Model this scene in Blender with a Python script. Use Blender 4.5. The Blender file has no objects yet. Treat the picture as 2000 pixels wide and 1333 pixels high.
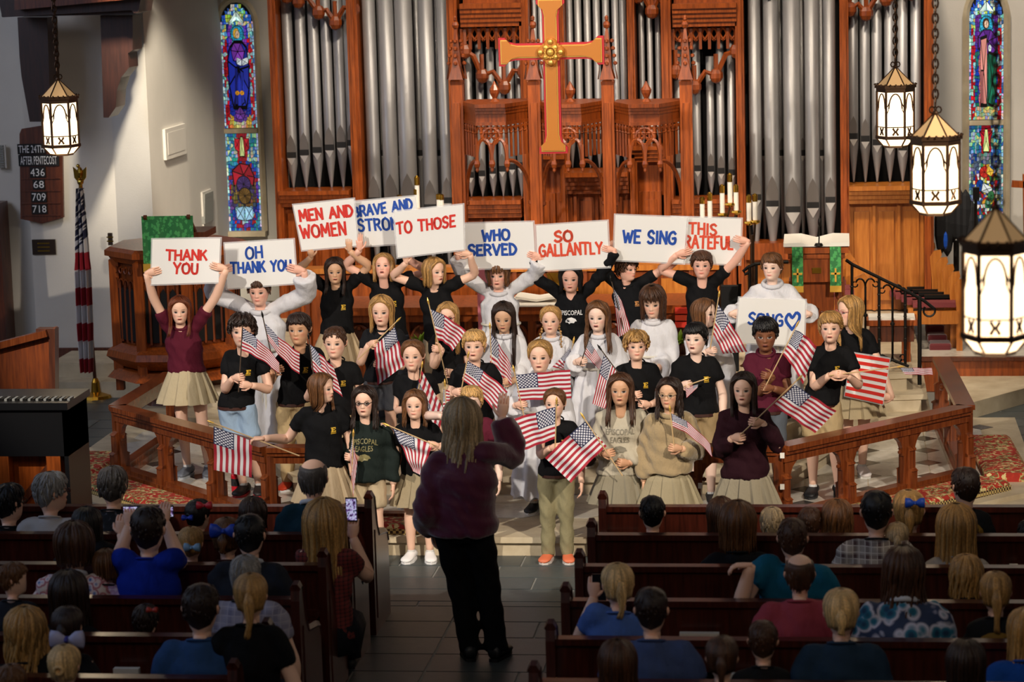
import bpy, bmesh, math, random
import numpy as np
from mathutils import Vector, Matrix
from mathutils.bvhtree import BVHTree
random.seed(7); rng=np.random.default_rng(7)
SC=bpy.context.scene; C=SC.collection
# ---------------------------------------------------------------- camera, world, lights
CF,CP,CY,CR,CH=5058.853,.1604,.1268,-.0276,4.627
_cy,_sy,_cp,_sp=math.cos(CY),math.sin(CY),math.cos(CP),math.sin(CP)
CFW=np.array([-_sy*_cp,_cy*_cp,-_sp]); _rt=np.array([_cy,_sy,0.]); _up=np.cross(_rt,CFW)
CRT=math.cos(CR)*_rt+math.sin(CR)*_up; CUP=-math.sin(CR)*_rt+math.cos(CR)*_up
CAMP=np.array([0,0,CH])
cam=bpy.data.cameras.new('camera'); co=bpy.data.objects.new('camera',cam); C.objects.link(co); SC.camera=co
co.matrix_world=Matrix(((CRT[0],CUP[0],-CFW[0],0),(CRT[1],CUP[1],-CFW[1],0),(CRT[2],CUP[2],-CFW[2],CH),(0,0,0,1)))
cam.sensor_width=36; cam.lens=36*CF/2000; cam.clip_end=200
cam.dof.use_dof=True; cam.dof.focus_distance=20.6; cam.dof.aperture_fstop=3.2
def ray(x,y): return CFW+CRT*(x-1000)/CF-CUP*(y-666.5)/CF
def at(x,y,Y):
    r=ray(x,y); return r*(Y/r[1])+CAMP
def onz(x,y,z):
    r=ray(x,y); return r*((z-CH)/r[2])+CAMP
W=bpy.data.worlds.new('nave_air'); SC.world=W; W.use_nodes=True
W.node_tree.nodes['Background'].inputs[0].default_value=(.55,.6,.75,1)
W.node_tree.nodes['Background'].inputs[1].default_value=.045
def spot(name,loc,tgt,watt,deg,blend=.25,col=(1,.83,.63),r=.12):
    l=bpy.data.lights.new(name,'SPOT'); l.energy=watt; l.spot_size=math.radians(deg); l.spot_blend=blend; l.color=col; l.shadow_soft_size=r
    o=bpy.data.objects.new(name,l); C.objects.link(o); o.location=loc
    o.rotation_euler=(Vector(tgt)-Vector(loc)).to_track_quat('-Z','Y').to_euler(); return o
def area(name,loc,tgt,watt,sx,sy,col):
    l=bpy.data.lights.new(name,'AREA'); l.energy=watt; l.shape='RECTANGLE'; l.size=sx; l.size_y=sy; l.color=col
    o=bpy.data.objects.new(name,l); C.objects.link(o); o.location=loc
    o.rotation_euler=(Vector(tgt)-Vector(loc)).to_track_quat('-Z','Y').to_euler(); return o
spot('chancel_spotlight',(-7.6,9.5,7.2),(-2.6,20.9,1.1),3500,31,.3,(1,.90,.78))
spot('chancel_spotlight',(3.4,9.0,7.2),(-1.6,20.9,1.2),4000,31,.3,(1,.88,.74))
spot('organ_spotlight',(-3.8,20.8,9.2),(-2.6,26.5,2.2),1350,62,.6,(1,.86,.70),.3)
spot('organ_spotlight',(0.2,20.8,9.2),(-1.2,26.5,2.2),1500,66,.6,(1,.84,.66),.3)
spot('wall_fill_spot',(1.6,23.5,6.6),(2.4,28,2.6),380,60,.7,(1,.9,.78),.2)  # added fill that brightens the dim right wall, no real fixture
spot('wall_fill_spot',(-6.1,23.6,5.2),(-7.05,26.2,2.9),1300,34,.8,(1,.88,.70),.15)  # added spot aimed to brighten the left pier
spot('cross_fill_spot',(-2.3,14.5,8.6),(-2.3,21.6,3.35),900,13,.5,(1,.86,.66),.1)  # narrow spot added to lift the dim cross front, no real fixture
spot('altar_spotlight',(-2.2,20.5,8.5),(-2.3,23.5,1.2),500,60,.5,(1,.8,.55),.3)
area('nave_window_light',(-13,19,6.5),(-9,26,2),200,3,4,(.78,.82,1))
area('nave_window_light',(-13,12,6.5),(-3,14,.8),230,5,4,(.42,.62,1))
area('nave_window_light',(9,12,6.5),(-1,13,.8),42,5,4,(.7,.8,1))
area('gallery_lamp',(-2,4,9),(-2,16,.5),120,3,3,(1,.85,.7))
SC.view_settings.view_transform='Standard'; SC.view_settings.look='None'; SC.view_settings.gamma=1
SC.view_settings.use_curve_mapping=False; SC.view_settings.exposure=.12
# ---------------------------------------------------------------- materials
def hexc(h):
    h=h.lstrip('#'); v=[int(h[i:i+2],16)/255 for i in (0,2,4)]
    return tuple((c/12.92 if c<=.04045 else ((c+.055)/1.055)**2.4) for c in v)
MATS={}
class NT:
    def __init__(s,name):
        s.m=bpy.data.materials.new(name); s.m.use_nodes=True; s.t=s.m.node_tree; s.b=s.t.nodes['Principled BSDF']
    def n(s,ty,**k):
        o=s.t.nodes.new(ty)
        for a,b in k.items(): setattr(o,a,b)
        return o
    def l(s,a,b): s.t.links.new(a,b)
    def mth(s,op,a,b=None,c=None):
        n=s.n('ShaderNodeMath',operation=op)
        for i,v in enumerate((a,b,c)):
            if v is None: continue
            if hasattr(v,'is_linked'): s.l(v,n.inputs[i])
            else: n.inputs[i].default_value=v
        return n.outputs[0]
    def mix(s,fac,a,b,mode='MIX'):
        n=s.n('ShaderNodeMix',data_type='RGBA',blend_type=mode)
        for i,v in ((0,fac),(6,a),(7,b)):
            if hasattr(v,'is_linked'): s.l(v,n.inputs[i])
            elif i==0: n.inputs[0].default_value=v
            else: n.inputs[i].default_value=(*v,1)
        return n.outputs[2]
    def noise(s,scale,detail=3,vec=None,rough=.55):
        n=s.n('ShaderNodeTexNoise'); n.inputs['Scale'].default_value=scale; n.inputs['Detail'].default_value=detail; n.inputs['Roughness'].default_value=rough
        if vec is not None: s.l(vec,n.inputs['Vector'])
        return n.outputs[0]
    def obj(s,sc=None):
        c=s.n('ShaderNodeTexCoord').outputs['Object']
        if sc:
            m=s.n('ShaderNodeMapping'); m.inputs['Scale'].default_value=sc; s.l(c,m.inputs[0]); c=m.outputs[0]
        return c
    def ramp(s,fac,stops):
        n=s.n('ShaderNodeValToRGB'); e=n.color_ramp.elements
        while len(e)<len(stops): e.new(.5)
        for i,(p,c) in enumerate(stops): e[i].position=p; e[i].color=(*c,1)
        s.l(fac,n.inputs[0]); return n.outputs[0]
    def bump(s,h,st,d=.01):
        n=s.n('ShaderNodeBump'); n.inputs['Strength'].default_value=st; n.inputs['Distance'].default_value=d; s.l(h,n.inputs['Height']); s.l(n.outputs[0],s.b.inputs['Normal'])
    def fin(s,col=None,rough=.6,metal=0,**k):
        if col is not None:
            if hasattr(col,'is_linked'): s.l(col,s.b.inputs['Base Color'])
            else: s.b.inputs['Base Color'].default_value=(*col,1)
        s.b.inputs['Roughness'].default_value=rough; s.b.inputs['Metallic'].default_value=metal
        for a,b in k.items(): s.b.inputs[a.replace('_',' ')].default_value=b
        MATS[s.m.name]=s.m; return s.m
def wood(name,c1,c2,rough=.35,sc=(14,14,1.2),coat=0.2):
    t=NT(name); v=t.obj(sc); a=t.noise(3,4,v); col=t.ramp(a,[(.3,c2),(.7,c1)]); t.bump(a,.15,.004)
    return t.fin(col,rough,Coat_Weight=coat,Coat_Roughness=.2)
wood('oak',hexc('AC541A'),hexc('73330B')); wood('oak_light',hexc('C47A30'),hexc('A25A1A'))
wood('rail_oak',hexc('8E4A22'),hexc('5C2711'),.25); wood('pew_oak',hexc('4C1D12'),hexc('2C0F08'),.3)
wood('oak_dark',hexc('6B351B'),hexc('45200F'),.4); wood('oak_carved',hexc('95450F'),hexc('622807'),.45)
wood('dark_beam',hexc('3A1C12'),hexc('241009'),.5)
def plain(name,c,rough=.6,metal=0,**k): return NT(name).fin(hexc(c),rough,metal,**k)
t=NT('plaster'); a=t.noise(60,4,t.obj()); b=t.noise(2,3,t.obj()); t.bump(a,.25,.004); t.fin(t.mix(b,hexc('C9C4BB'),hexc('DAD5CC')),.85)
t=NT('limestone'); a=t.noise(5,5,t.obj()); t.bump(t.noise(40,3,t.obj()),.1,.003); t.fin(t.ramp(a,[(.3,hexc('B7A688')),(.7,hexc('D3C5A8'))]),.55)
t=NT('slate'); oi=t.n('ShaderNodeObjectInfo'); a=t.noise(9,5,t.obj()); c=t.mix(a,hexc('3B4243'),hexc('565D5C')); t.bump(t.noise(25,4,t.obj()),.2,.004); t.fin(t.mix(t.mth('MULTIPLY',oi.outputs['Random'],.5),c,hexc('2C3236')),.42)
plain('grout','8C8C86',.8); plain('mortar','9A917F',.8)
t=NT('marble'); oi=t.n('ShaderNodeObjectInfo'); a=t.noise(4,7,t.obj(),.7); c=t.ramp(a,[(.35,hexc('B9B3A6')),(.5,hexc('DDD8CC')),(.7,hexc('CFC6B6'))]); t.fin(t.mix(t.mth('MULTIPLY',oi.outputs['Random'],.3),c,hexc('C2B6A2')),.22)
t=NT('dark_marble'); a=t.noise(6,6,t.obj()); t.fin(t.ramp(a,[(.3,hexc('33302D')),(.75,hexc('57504A'))]),.22)
t=NT('pipe_metal'); a=t.noise(7,3,t.obj((1,1,.2))); t.fin(t.ramp(a,[(.3,hexc('8A8888')),(.75,hexc('A6A4A2'))]),.45,.5)
t=NT('pipe_lip'); t.fin(hexc('6A6460'),.6,.4)
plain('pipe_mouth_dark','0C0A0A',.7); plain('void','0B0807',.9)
plain('iron','16130F',.45,.6); plain('bronze','4A3423',.4,.7); plain('brass','C79A3B',.25,1.); plain('gold','E2B65A',.35,.6); plain('gold_flat','D9A63A',.5,.2)
plain('crimson','B41420',.5); plain('black_satin','0E0E10',.35); plain('black_matte','121214',.8); plain('wax','EFE9DB',.5)
plain('cross_gold','B8701E',.5,.1); plain('paper','E9E4D8',.6); plain('paper_shade','CFC9BD',.7); plain('poster_card','E8E7E4',.6)
plain('paint_red','D02A1E',.45); plain('paint_orange','DB4A2E',.45); plain('paint_blue','1449A8',.45); plain('plaque','3B2C22',.4,.5); plain('white_plastic','E8E8E8',.4)
t=NT('film'); t.fin((.95,.95,.97),.12,Transmission_Weight=0.0,Alpha=.28)
t=NT('red_velvet'); t.bump(t.noise(80,3,t.obj()),.3,.004); t.fin(hexc('5E1018'),.8,Sheen_Weight=.4)
t=NT('seat_cushion'); t.bump(t.noise(60,3,t.obj()),.3,.003); t.fin(hexc('7A3336'),.8)
t=NT('needlepoint'); a=t.noise(11,2,t.obj((1,1,1))); b=t.noise(19,2,t.obj()); c=t.ramp(a,[(.40,hexc('A62B1C')),(.47,hexc('B8331F')),(.50,hexc('C9B377')),(.55,hexc('5F6B3A')),(.60,hexc('A62B1C'))]); c=t.mix(t.mth('GREATER_THAN',b,.60),c,hexc('D6C48A')); t.bump(t.noise(120,2,t.obj()),.3,.002); t.fin(c,.85)
t=NT('needlepoint_border'); ck=t.n('ShaderNodeTexChecker'); ck.inputs['Scale'].default_value=45; t.l(t.obj(),ck.inputs[0]); ck.inputs[1].default_value=(*hexc('C0A868'),1); ck.inputs[2].default_value=(*hexc('3A2018'),1); t.fin(ck.outputs[0],.85)
t=NT('green_damask'); v=t.n('ShaderNodeTexVoronoi'); v.inputs['Scale'].default_value=34; t.l(t.obj((1,1,.7)),v.inputs[0]); a=t.noise(60,3,t.obj()); f=t.mth('GREATER_THAN',t.mth('ADD',v.outputs[0],a),.98); t.fin(t.mix(f,hexc('48A355'),hexc('27753A')),.6)
# skin, hair, cloth
t=NT('skin'); a=t.n('ShaderNodeAttribute',attribute_name='Col'); t.fin(a.outputs['Color'],.5,Subsurface_Weight=.0)
t=NT('hair'); a=t.n('ShaderNodeAttribute',attribute_name='Col'); v=t.noise(60,3,t.obj((6,6,.5))); c=t.mix(1,a.outputs['Color'],t.ramp(v,[(.32,(.45,.45,.45)),(.5,(.95,.95,.95)),(.7,(1.45,1.4,1.3))]),'MULTIPLY'); t.bump(v,.5,.006); t.fin(c,.42,Specular_IOR_Level=.45)
def cloth(name,rough=.85,fine=240,big=11,st=.7,sheen=.1,**k):
    t=NT(name); oi=t.n('ShaderNodeObjectInfo'); a=t.noise(fine,2,t.obj()); b=t.noise(big,4,t.obj((1,1,.45)))
    t.bump(t.mth('ADD',t.mth('MULTIPLY',a,.08),b),st,.03); t.fin(oi.outputs['Color'],rough,Sheen_Weight=sheen,Specular_IOR_Level=.2,**k)
cloth('cloth',sheen=.0); cloth('velvet',.5,200,5,.6,.8); cloth('fleece',.95,60,12,.9,.5); cloth('trim',.7,200,6,.1,0)
t=NT('plain_color'); oi=t.n('ShaderNodeObjectInfo'); t.fin(oi.outputs['Color'],.5)
def patterned(name,fn,rough=.85):
    t=NT(name); c=fn(t); b=t.noise(9,4,t.obj((1,1,.45))); t.bump(b,.35,.03); t.fin(c,rough)
def plaid(c0,c1,c2,s):
    def fn(t):
        x=t.n('ShaderNodeSeparateXYZ'); t.l(t.obj(),x.inputs[0]); c=None
        fx=t.mth('LESS_THAN',t.mth('FRACT',t.mth('MULTIPLY',x.outputs[0],s)),.35); fz=t.mth('LESS_THAN',t.mth('FRACT',t.mth('MULTIPLY',x.outputs[2],s)),.35)
        fl=t.mth('LESS_THAN',t.mth('FRACT',t.mth('MULTIPLY',x.outputs[0],s*2)),.12); fm=t.mth('LESS_THAN',t.mth('FRACT',t.mth('MULTIPLY',x.outputs[2],s*2)),.12)
        return t.mix(t.mth('MULTIPLY',t.mth('MAXIMUM',fl,fm),.7),t.mix(t.mth('MULTIPLY',t.mth('ADD',fx,fz),.5),hexc(c0),hexc(c1)),hexc(c2))
    return fn
patterned('plaid_grey',plaid('9A9490','4E3A3C','D8D4D0',14)); patterned('plaid_pale',plaid('8E8CA0','6E6C84','A8A4B0',12)); patterned('gingham_red',plaid('7A2A28','2A1618','4A1A1A',40))
def vor(cs,sc,th):
    def fn(t):
        v=t.n('ShaderNodeTexVoronoi'); v.inputs['Scale'].default_value=sc; t.l(t.obj(),v.inputs[0]); r=t.ramp(v.outputs[0],[(p,hexc(c)) for p,c in zip(th,cs)]); return r
    return fn
patterned('paisley',vor(['2C5FA8','E0D0D0','A84A5A','D8C8C0'],22,[.1,.35,.55,.75])); patterned('blue_medallion',vor(['123A5C','1F6E8C','C8C8DC','2A3A5C'],13,[.15,.38,.55,.7])); patterned('lace',vor(['C8B0D8','B090C0','D8C8E0'],30,[.2,.5,.8])); patterned('dark_floral',vor(['0E0E12','15151A','5A5A66'],24,[.2,.6,.8]))
def stripe_sweater(t):
    x=t.n('ShaderNodeSeparateXYZ'); t.l(t.obj(),x.inputs[0]); z=x.outputs[2]
    f=t.mth('MULTIPLY',t.mth('GREATER_THAN',z,.99),t.mth('LESS_THAN',z,1.03)); return t.mix(f,hexc('B9B3B0'),hexc('4C5558'))
patterned('striped_sweater',stripe_sweater)
def lamp(name,c,e):
    t=NT(name); t.b.inputs['Emission Color'].default_value=(*hexc(c),1); t.b.inputs['Emission Strength'].default_value=e; t.fin(hexc(c),.6)
lamp('lantern_glass','FFDDB0',2.6); lamp('lantern_roof_glass','D9AE78',.2); lamp('screen','B8D8F0',1.5)
t=NT('stained'); a=t.n('ShaderNodeAttribute',attribute_name='Col'); t.l(a.outputs['Color'],t.b.inputs['Emission Color']); t.b.inputs['Emission Strength'].default_value=.6; t.l(a.outputs['Color'],t.b.inputs['Base Color']); t.b.inputs['Roughness'].default_value=.2; MATS['stained']=t.m
plain('lead','0A0A0B',.6,.4); plain('logo_gold','7A5C14',.7)
# flag print: stripes and stars in UV space
t=NT('flag_print'); uv=t.n('ShaderNodeUVMap',uv_map='UVMap'); x=t.n('ShaderNodeSeparateXYZ'); t.l(uv.outputs[0],x.inputs[0]); u,v=x.outputs[0],x.outputs[1]
st=t.mth('LESS_THAN',t.mth('MODULO',t.mth('FLOOR',t.mth('MULTIPLY',v,12.999)),2),.5)
c=t.mix(st,hexc('D8D6D8'),hexc('A3142B'))
can=t.mth('MULTIPLY',t.mth('LESS_THAN',u,.4),t.mth('GREATER_THAN',v,6/13))
def stargrid(nu,nv,ou,ov):
    a=t.mth('MULTIPLY',t.mth('SUBTRACT',u,ou),nu); b=t.mth('MULTIPLY',t.mth('SUBTRACT',v,ov),nv)
    ra=t.mth('SUBTRACT',t.mth('FRACT',a),.5); rb=t.mth('SUBTRACT',t.mth('FRACT',b),.5)
    ang=t.mth('ARCTAN2',ra,rb); rr=t.mth('SQRT',t.mth('ADD',t.mth('POWER',t.mth('ABSOLUTE',ra),2.),t.mth('POWER',t.mth('ABSOLUTE',rb),2.)))
    lim=t.mth('ADD',.235,t.mth('MULTIPLY',t.mth('COSINE',t.mth('MULTIPLY',ang,5.)),.075))
    ins=t.mth('MULTIPLY',t.mth('MULTIPLY',t.mth('GREATER_THAN',a,0),t.mth('LESS_THAN',a,round(nu*(.4-2*ou+.0)) if ou<.01 else 5.)),t.mth('MULTIPLY',t.mth('GREATER_THAN',b,0),t.mth('LESS_THAN',b,5. if ou<.01 else 4.)))
    return t.mth('MULTIPLY',t.mth('LESS_THAN',rr,lim),ins)
du=.4/6; dv=(7/13)/5
s1=stargrid(1/du,1/dv,.0,6/13); s2=stargrid(1/du,1/dv,du/2,6/13+dv/2)
c=t.mix(can,c,t.mix(t.mth('MAXIMUM',s1,s2),hexc('1B2147'),hexc('E4E4EA')))
t.bump(t.noise(300,2,t.obj()),.05,.001); t.fin(c,.7,Sheen_Weight=.1); t.b.inputs['Transmission Weight'].default_value=0
# ---------------------------------------------------------------- mesh helpers
def V(*a): return np.array(a,float)
def unit(v):
    v=np.asarray(v,float); n=np.linalg.norm(v); return v/n if n>1e-9 else v
class MB:
    def __init__(s): s.v=[]; s.f=[]; s.c=[]; s.n=0; s.uv=None
    def add(s,v,f,c=None):
        v=np.asarray(v,float).reshape(-1,3); o=s.n; s.v.append(v); s.f+=[tuple(i+o for i in q) for q in f]; s.n+=len(v)
        s.c.append(np.tile(np.array(c if c is not None else (1,1,1),float),(len(v),1)) if c is None or np.ndim(c)==1 else np.asarray(c,float)); return s
    def box(s,x0,y0,z0,x1,y1,z1,M=None,c=None):
        v=np.array([(x,y,z) for z in (z0,z1) for y in (y0,y1) for x in (x0,x1)],float)
        if M is not None: v=v@np.asarray(M)[:3,:3].T+np.asarray(M)[:3,3]
        return s.add(v,[(0,2,3,1),(4,5,7,6),(0,1,5,4),(2,6,7,3),(0,4,6,2),(1,3,7,5)],c)
    def bar(s,a,b,w,h,up=(0,0,1),c=None):
        a=V(*a); b=V(*b); d=unit(b-a); sd=np.cross(d,up)
        if np.linalg.norm(sd)<1e-6: sd=V(1,0,0)
        sd=unit(sd); u=np.cross(sd,d); v=[p+sd*i*w/2+u*j*h/2 for p in (a,b) for j in (-1,1) for i in (-1,1)]
        return s.add(v,[(0,1,3,2),(4,6,7,5),(0,4,5,1),(2,3,7,6),(0,2,6,4),(1,5,7,3)],c)
    def tube(s,P,r,n=8,cap=True,flat=1.,up=None,c=None,closed=False):
        P=np.asarray(P,float); m=len(P); r=np.broadcast_to(np.asarray(r,float),(m,))
        if closed: T=np.roll(P,-1,0)-np.roll(P,1,0)
        else: T=np.gradient(P,axis=0)
        T/= (np.linalg.norm(T,axis=1,keepdims=True)+1e-12)
        ref=V(*up) if up is not None else (V(0,0,1) if abs(T[0][2])<.9 else V(0,1,0)); vs=[]; a=np.linspace(0,2*np.pi,n,endpoint=False); ca,sa=np.cos(a)[:,None],np.sin(a)[:,None]
        for i in range(m):
            sd=np.cross(T[i],ref); sd=unit(sd) if np.linalg.norm(sd)>1e-6 else V(1,0,0); u=np.cross(sd,T[i])
            if up is None: ref=u
            vs.append(P[i]+r[i]*(ca*sd+sa*u*flat))
        f=[(i*n+j,i*n+(j+1)%n,(i+1)%m*n+(j+1)%n,(i+1)%m*n+j) for i in range(m if closed else m-1) for j in range(n)]
        if cap and not closed: f+=[tuple(range(n))[::-1],tuple((m-1)*n+j for j in range(n))]
        return s.add(np.vstack(vs),f,c)
    def loft(s,rings,cap=True,c=None):
        n=len(rings[0]); m=len(rings)
        f=[(i*n+j,i*n+(j+1)%n,(i+1)*n+(j+1)%n,(i+1)*n+j) for i in range(m-1) for j in range(n)]
        if cap: f+=[tuple(range(n))[::-1],tuple((m-1)*n+j for j in range(n))]
        return s.add(np.vstack(rings),f,c)
    def lathe(s,prof,o=(0,0,0),n=16,c=None,rot=0.):
        a=np.linspace(0,2*np.pi,n,endpoint=False)+rot
        return s.loft([np.c_[o[0]+r*np.cos(a),o[1]+r*np.sin(a),np.full(n,o[2]+z)] for r,z in prof],True,c)
    def ball(s,o,r,n=10,m=7,c=None):
        r=np.broadcast_to(np.asarray(r,float),(3,)); a=np.linspace(0,2*np.pi,n,endpoint=False)
        return s.loft([np.c_[o[0]+r[0]*math.sin(t)*np.cos(a),o[1]+r[1]*math.sin(t)*np.sin(a),np.full(n,o[2]-r[2]*math.cos(t))] for t in np.linspace(.08,math.pi-.08,m)],True,c)
    def prism(s,poly,o,ax,ay,th,c=None):
        """polygon (2D list) in the plane o + x*ax + y*ay, extruded by vector th"""
        o,ax,ay,th=map(lambda q:V(*q),(o,ax,ay,th)); p=np.array([o+ax*a+ay*b for a,b in poly]); n=len(p)
        return s.add(np.vstack([p,p+th]),[tuple(range(n))[::-1],tuple(range(n,2*n))]+[(i,(i+1)%n,n+(i+1)%n,n+i) for i in range(n)],c)
    def verts(s): return np.vstack(s.v)
    def xf(s,fn): s.v=[fn(v) for v in s.v]; return s
    def build(s,name,mat,parent=None,loc=None,color=None,smooth=False,col=False,kind=None):
        v=np.vstack(s.v)
        if parent is not None: L=np.array(WL[parent.name])
        elif loc is not None: L=np.array(loc,float)
        else: L=np.array([(v[:,0].min()+v[:,0].max())/2,(v[:,1].min()+v[:,1].max())/2,v[:,2].min()])
        me=bpy.data.meshes.new(name); me.from_pydata((v-L).tolist(),[],s.f); 
        if col:
            at_=me.color_attributes.new('Col','FLOAT_COLOR','POINT'); cc=np.vstack(s.c); at_.data.foreach_set('color',np.c_[cc,np.ones(len(cc))].astype(np.float32).ravel())
        if smooth: me.polygons.foreach_set('use_smooth',[True]*len(me.polygons))
        me.materials.append(MATS[mat]); me.update()
        o=bpy.data.objects.new(name,me); C.objects.link(o); WL[o.name]=tuple(L)
        if parent is not None: o.parent=parent
        else: o.location=L
        if color is not None: o.color=(*color,1)
        if kind: o['kind']=kind
        return o
WL={}
def fixn(o):
    bm=bmesh.new(); bm.from_mesh(o.data); bmesh.ops.recalc_face_normals(bm,faces=bm.faces); bm.to_mesh(o.data); bm.free(); return o
def sub(o,parent):  # re-home a child of a part: the part sits at its thing's origin
    return o
def thing(name,label,cat,loc,group=None):
    o=bpy.data.objects.new(name,None); C.objects.link(o); o.location=loc; o.empty_display_size=.1; WL[o.name]=tuple(float(q) for q in loc); return tag(o,label,cat,group)
def tag(o,label,cat,group=None):
    o['label']=label; o['category']=cat
    if group: o['group']=group
    return o
def struct(o): o['kind']='structure'; return o
_rm=bpy.data.objects.new('tmp',bpy.data.meshes.new('tmp')); C.objects.link(_rm); _md=_rm.modifiers.new('r','REMESH'); _md.mode='VOXEL'; _md.use_smooth_shade=True
def remesh(mb,vox,iters=2):
    me=bpy.data.meshes.new('t'); me.from_pydata(mb.verts().tolist(),[],mb.f)
    bm=bmesh.new(); bm.from_mesh(me); bmesh.ops.recalc_face_normals(bm,faces=bm.faces); bm.to_mesh(me); bm.free()
    _rm.data=me; _md.voxel_size=vox; _rm.update_tag(); bpy.context.view_layer.update()
    ev=_rm.evaluated_get(bpy.context.evaluated_depsgraph_get()); m2=ev.to_mesh()
    n=len(m2.vertices); co_=np.empty(n*3); m2.vertices.foreach_get('co',co_); co_=co_.reshape(-1,3)
    nl=len(m2.loops); li=np.empty(nl,int); m2.loops.foreach_get('vertex_index',li); F=li.reshape(-1,4) if nl==4*len(m2.polygons) else None
    faces=F.tolist() if F is not None else [list(p.vertices) for p in m2.polygons]
    ev.to_mesh_clear()
    if F is not None:
        E=np.vstack([F[:,[0,1]],F[:,[1,2]],F[:,[2,3]],F[:,[3,0]]]); cnt=np.bincount(E[:,0],minlength=n)+np.bincount(E[:,1],minlength=n)
        for _ in range(iters):
            s=np.zeros_like(co_)
            for k in range(3): s[:,k]=np.bincount(E[:,0],co_[E[:,1],k],n)+np.bincount(E[:,1],co_[E[:,0],k],n)
            co_=.45*co_+.55*s/np.maximum(cnt,1)[:,None]
    r=MB(); r.add(co_,faces); return r
def vnorm(mb):
    v=mb.verts(); F=np.array([f[:4] if len(f)>=4 else (f[0],f[1],f[2],f[2]) for f in mb.f]); nn=np.cross(v[F[:,2]]-v[F[:,0]],v[F[:,3]]-v[F[:,1]]); N=np.zeros_like(v)
    for k in range(4): 
        for a in range(3): N[:,a]+=np.bincount(F[:,k],nn[:,a],len(v))
    return N/(np.linalg.norm(N,axis=1,keepdims=True)+1e-12)
def spline(P,n):
    P=np.asarray(P,float); m=len(P); Q=np.vstack([2*P[0]-P[1],P,2*P[-1]-P[-2]]); out=[]
    for t in np.linspace(0,m-1-1e-9,n):
        i=int(t); u=t-i; a,b,c,d=Q[i:i+4]; out.append(.5*((2*b)+(-a+c)*u+(2*a-5*b+4*c-d)*u*u+(-a+3*b-3*c+d)*u**3))
    return np.array(out)
def text_mb(txt,size,font_off=.0,align='CENTER'):
    cu=bpy.data.curves.new('txt','FONT'); cu.body=txt; cu.size=size; cu.align_x=align; cu.offset=font_off; cu.resolution_u=2
    o=bpy.data.objects.new('txt',cu); C.objects.link(o); bpy.context.view_layer.update(); ev=o.evaluated_get(bpy.context.evaluated_depsgraph_get()); me=ev.to_mesh()
    v=np.array([tuple(q.co) for q in me.vertices]); f=[tuple(p.vertices) for p in me.polygons]; ev.to_mesh_clear(); bpy.data.objects.remove(o); return v,f
# ================================================================ SETTING
AX0,AX1=onz(735,982,.86)[0],onz(1172,985,.86)[0]      # aisle ends of the left and right pews
Y1=18.5                                                  # front of the first step
AXC=(AX0+AX1)/2
def rect_prism(mb,poly,z0,z1): return mb.prism(poly,(0,0,z0),(1,0,0),(0,1,0),(0,0,z1-z0))
fl=struct(rect_prism(MB(),[(-14,4),(8,4),(8,32),(-14,32)],-.08,-.006).build('floor','grout',loc=(0,0,0)))
tn=0; tstuff=MB(); tmesh={}
def tile(x0,x1,y0,y1,st=False):
    global tn
    g=.008
    if st or tn>=295: tstuff.box(x0+g,y0+g,-.006,x1-g,y1-g,0); return
    tn+=1; w,d=round(x1-x0,2),round(y1-y0,2)
    if (w,d) not in tmesh: tmesh[(w,d)]=MB().box(g-w/2,g-d/2,-.006,w/2-g,d/2-g,0).build('tile','slate',fl); o=tmesh[(w,d)]
    else: o=tmesh[(w,d)].copy(); C.objects.link(o)
    o.location=((x0+x1)/2,(y0+y1)/2,0)
WLc=WL
def tiles(xa,xb,ya,yb,dy,ws,st=False):
    y=ya
    while y<yb-.01:
        y2=min(y+dy,yb); x=xa-random.choice((0,.15,.3))
        while x<xb:
            w=random.choice(ws); x2=min(x+w,xb); tile(max(x,xa),x2,y,y2,st) if x2-max(x,xa)>.05 else None; x=x2
        y=y2
tiles(AX0-.15,AX1+.15,12,Y1-1.3,.39,(.45,.6,.75,.9))
tiles(-6.5,1.5,Y1-1.3,Y1+.05,.33,(.45,.6,.75))
tiles(-9.6,-6.4,19.2,27,.42,(.6,.9,1.2))
tiles(1.2,3.0,19,23,.36,(.45,.6,.9)); tiles(1.2,4.5,23,26,.36,(.6,.9),True)
tiles(AX0-.15,AX1+.15,6,12,.39,(.6,.9),True)
tiles(-13,-9.6,14,27,.42,(.9,1.2),True); tiles(-9.6,-6.4,17.2,19.2,.42,(.9,1.2),True); tiles(3.2,6,17,26,.4,(.9,),True)
tstuff.build('tiles','slate',fl,kind='stuff').location=(0,0,0)
# nave wood floor under the pews stays grout-dark; chancel platform
GL,GR=(-4.3,18.9),(-.42,18.9); CLn,CRn=(-5.95,20.6),(1.0,20.45); BL,BR=(-5.9,22.2),(.9,22.75)
plat=[(-4.55,Y1),(-.15,Y1),(1.5,20.1),(1.5,23.0),(-6.5,23.0),(-6.5,20.2)]
def step(name,poly,z0,z1,nose=.03,mat='limestone'):
    mb=MB(); rect_prism(mb,poly,z0,z1-.045)
    c=np.mean(np.array(poly),0); big=[tuple(c+(np.array(p)-c)*(1+nose/2)) for p in poly]
    rect_prism(mb,big,z1-.045,z1); return struct(mb.build(name,mat,loc=(0,0,z0)))
st1=step('step_1',plat,0,.147)
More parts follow.
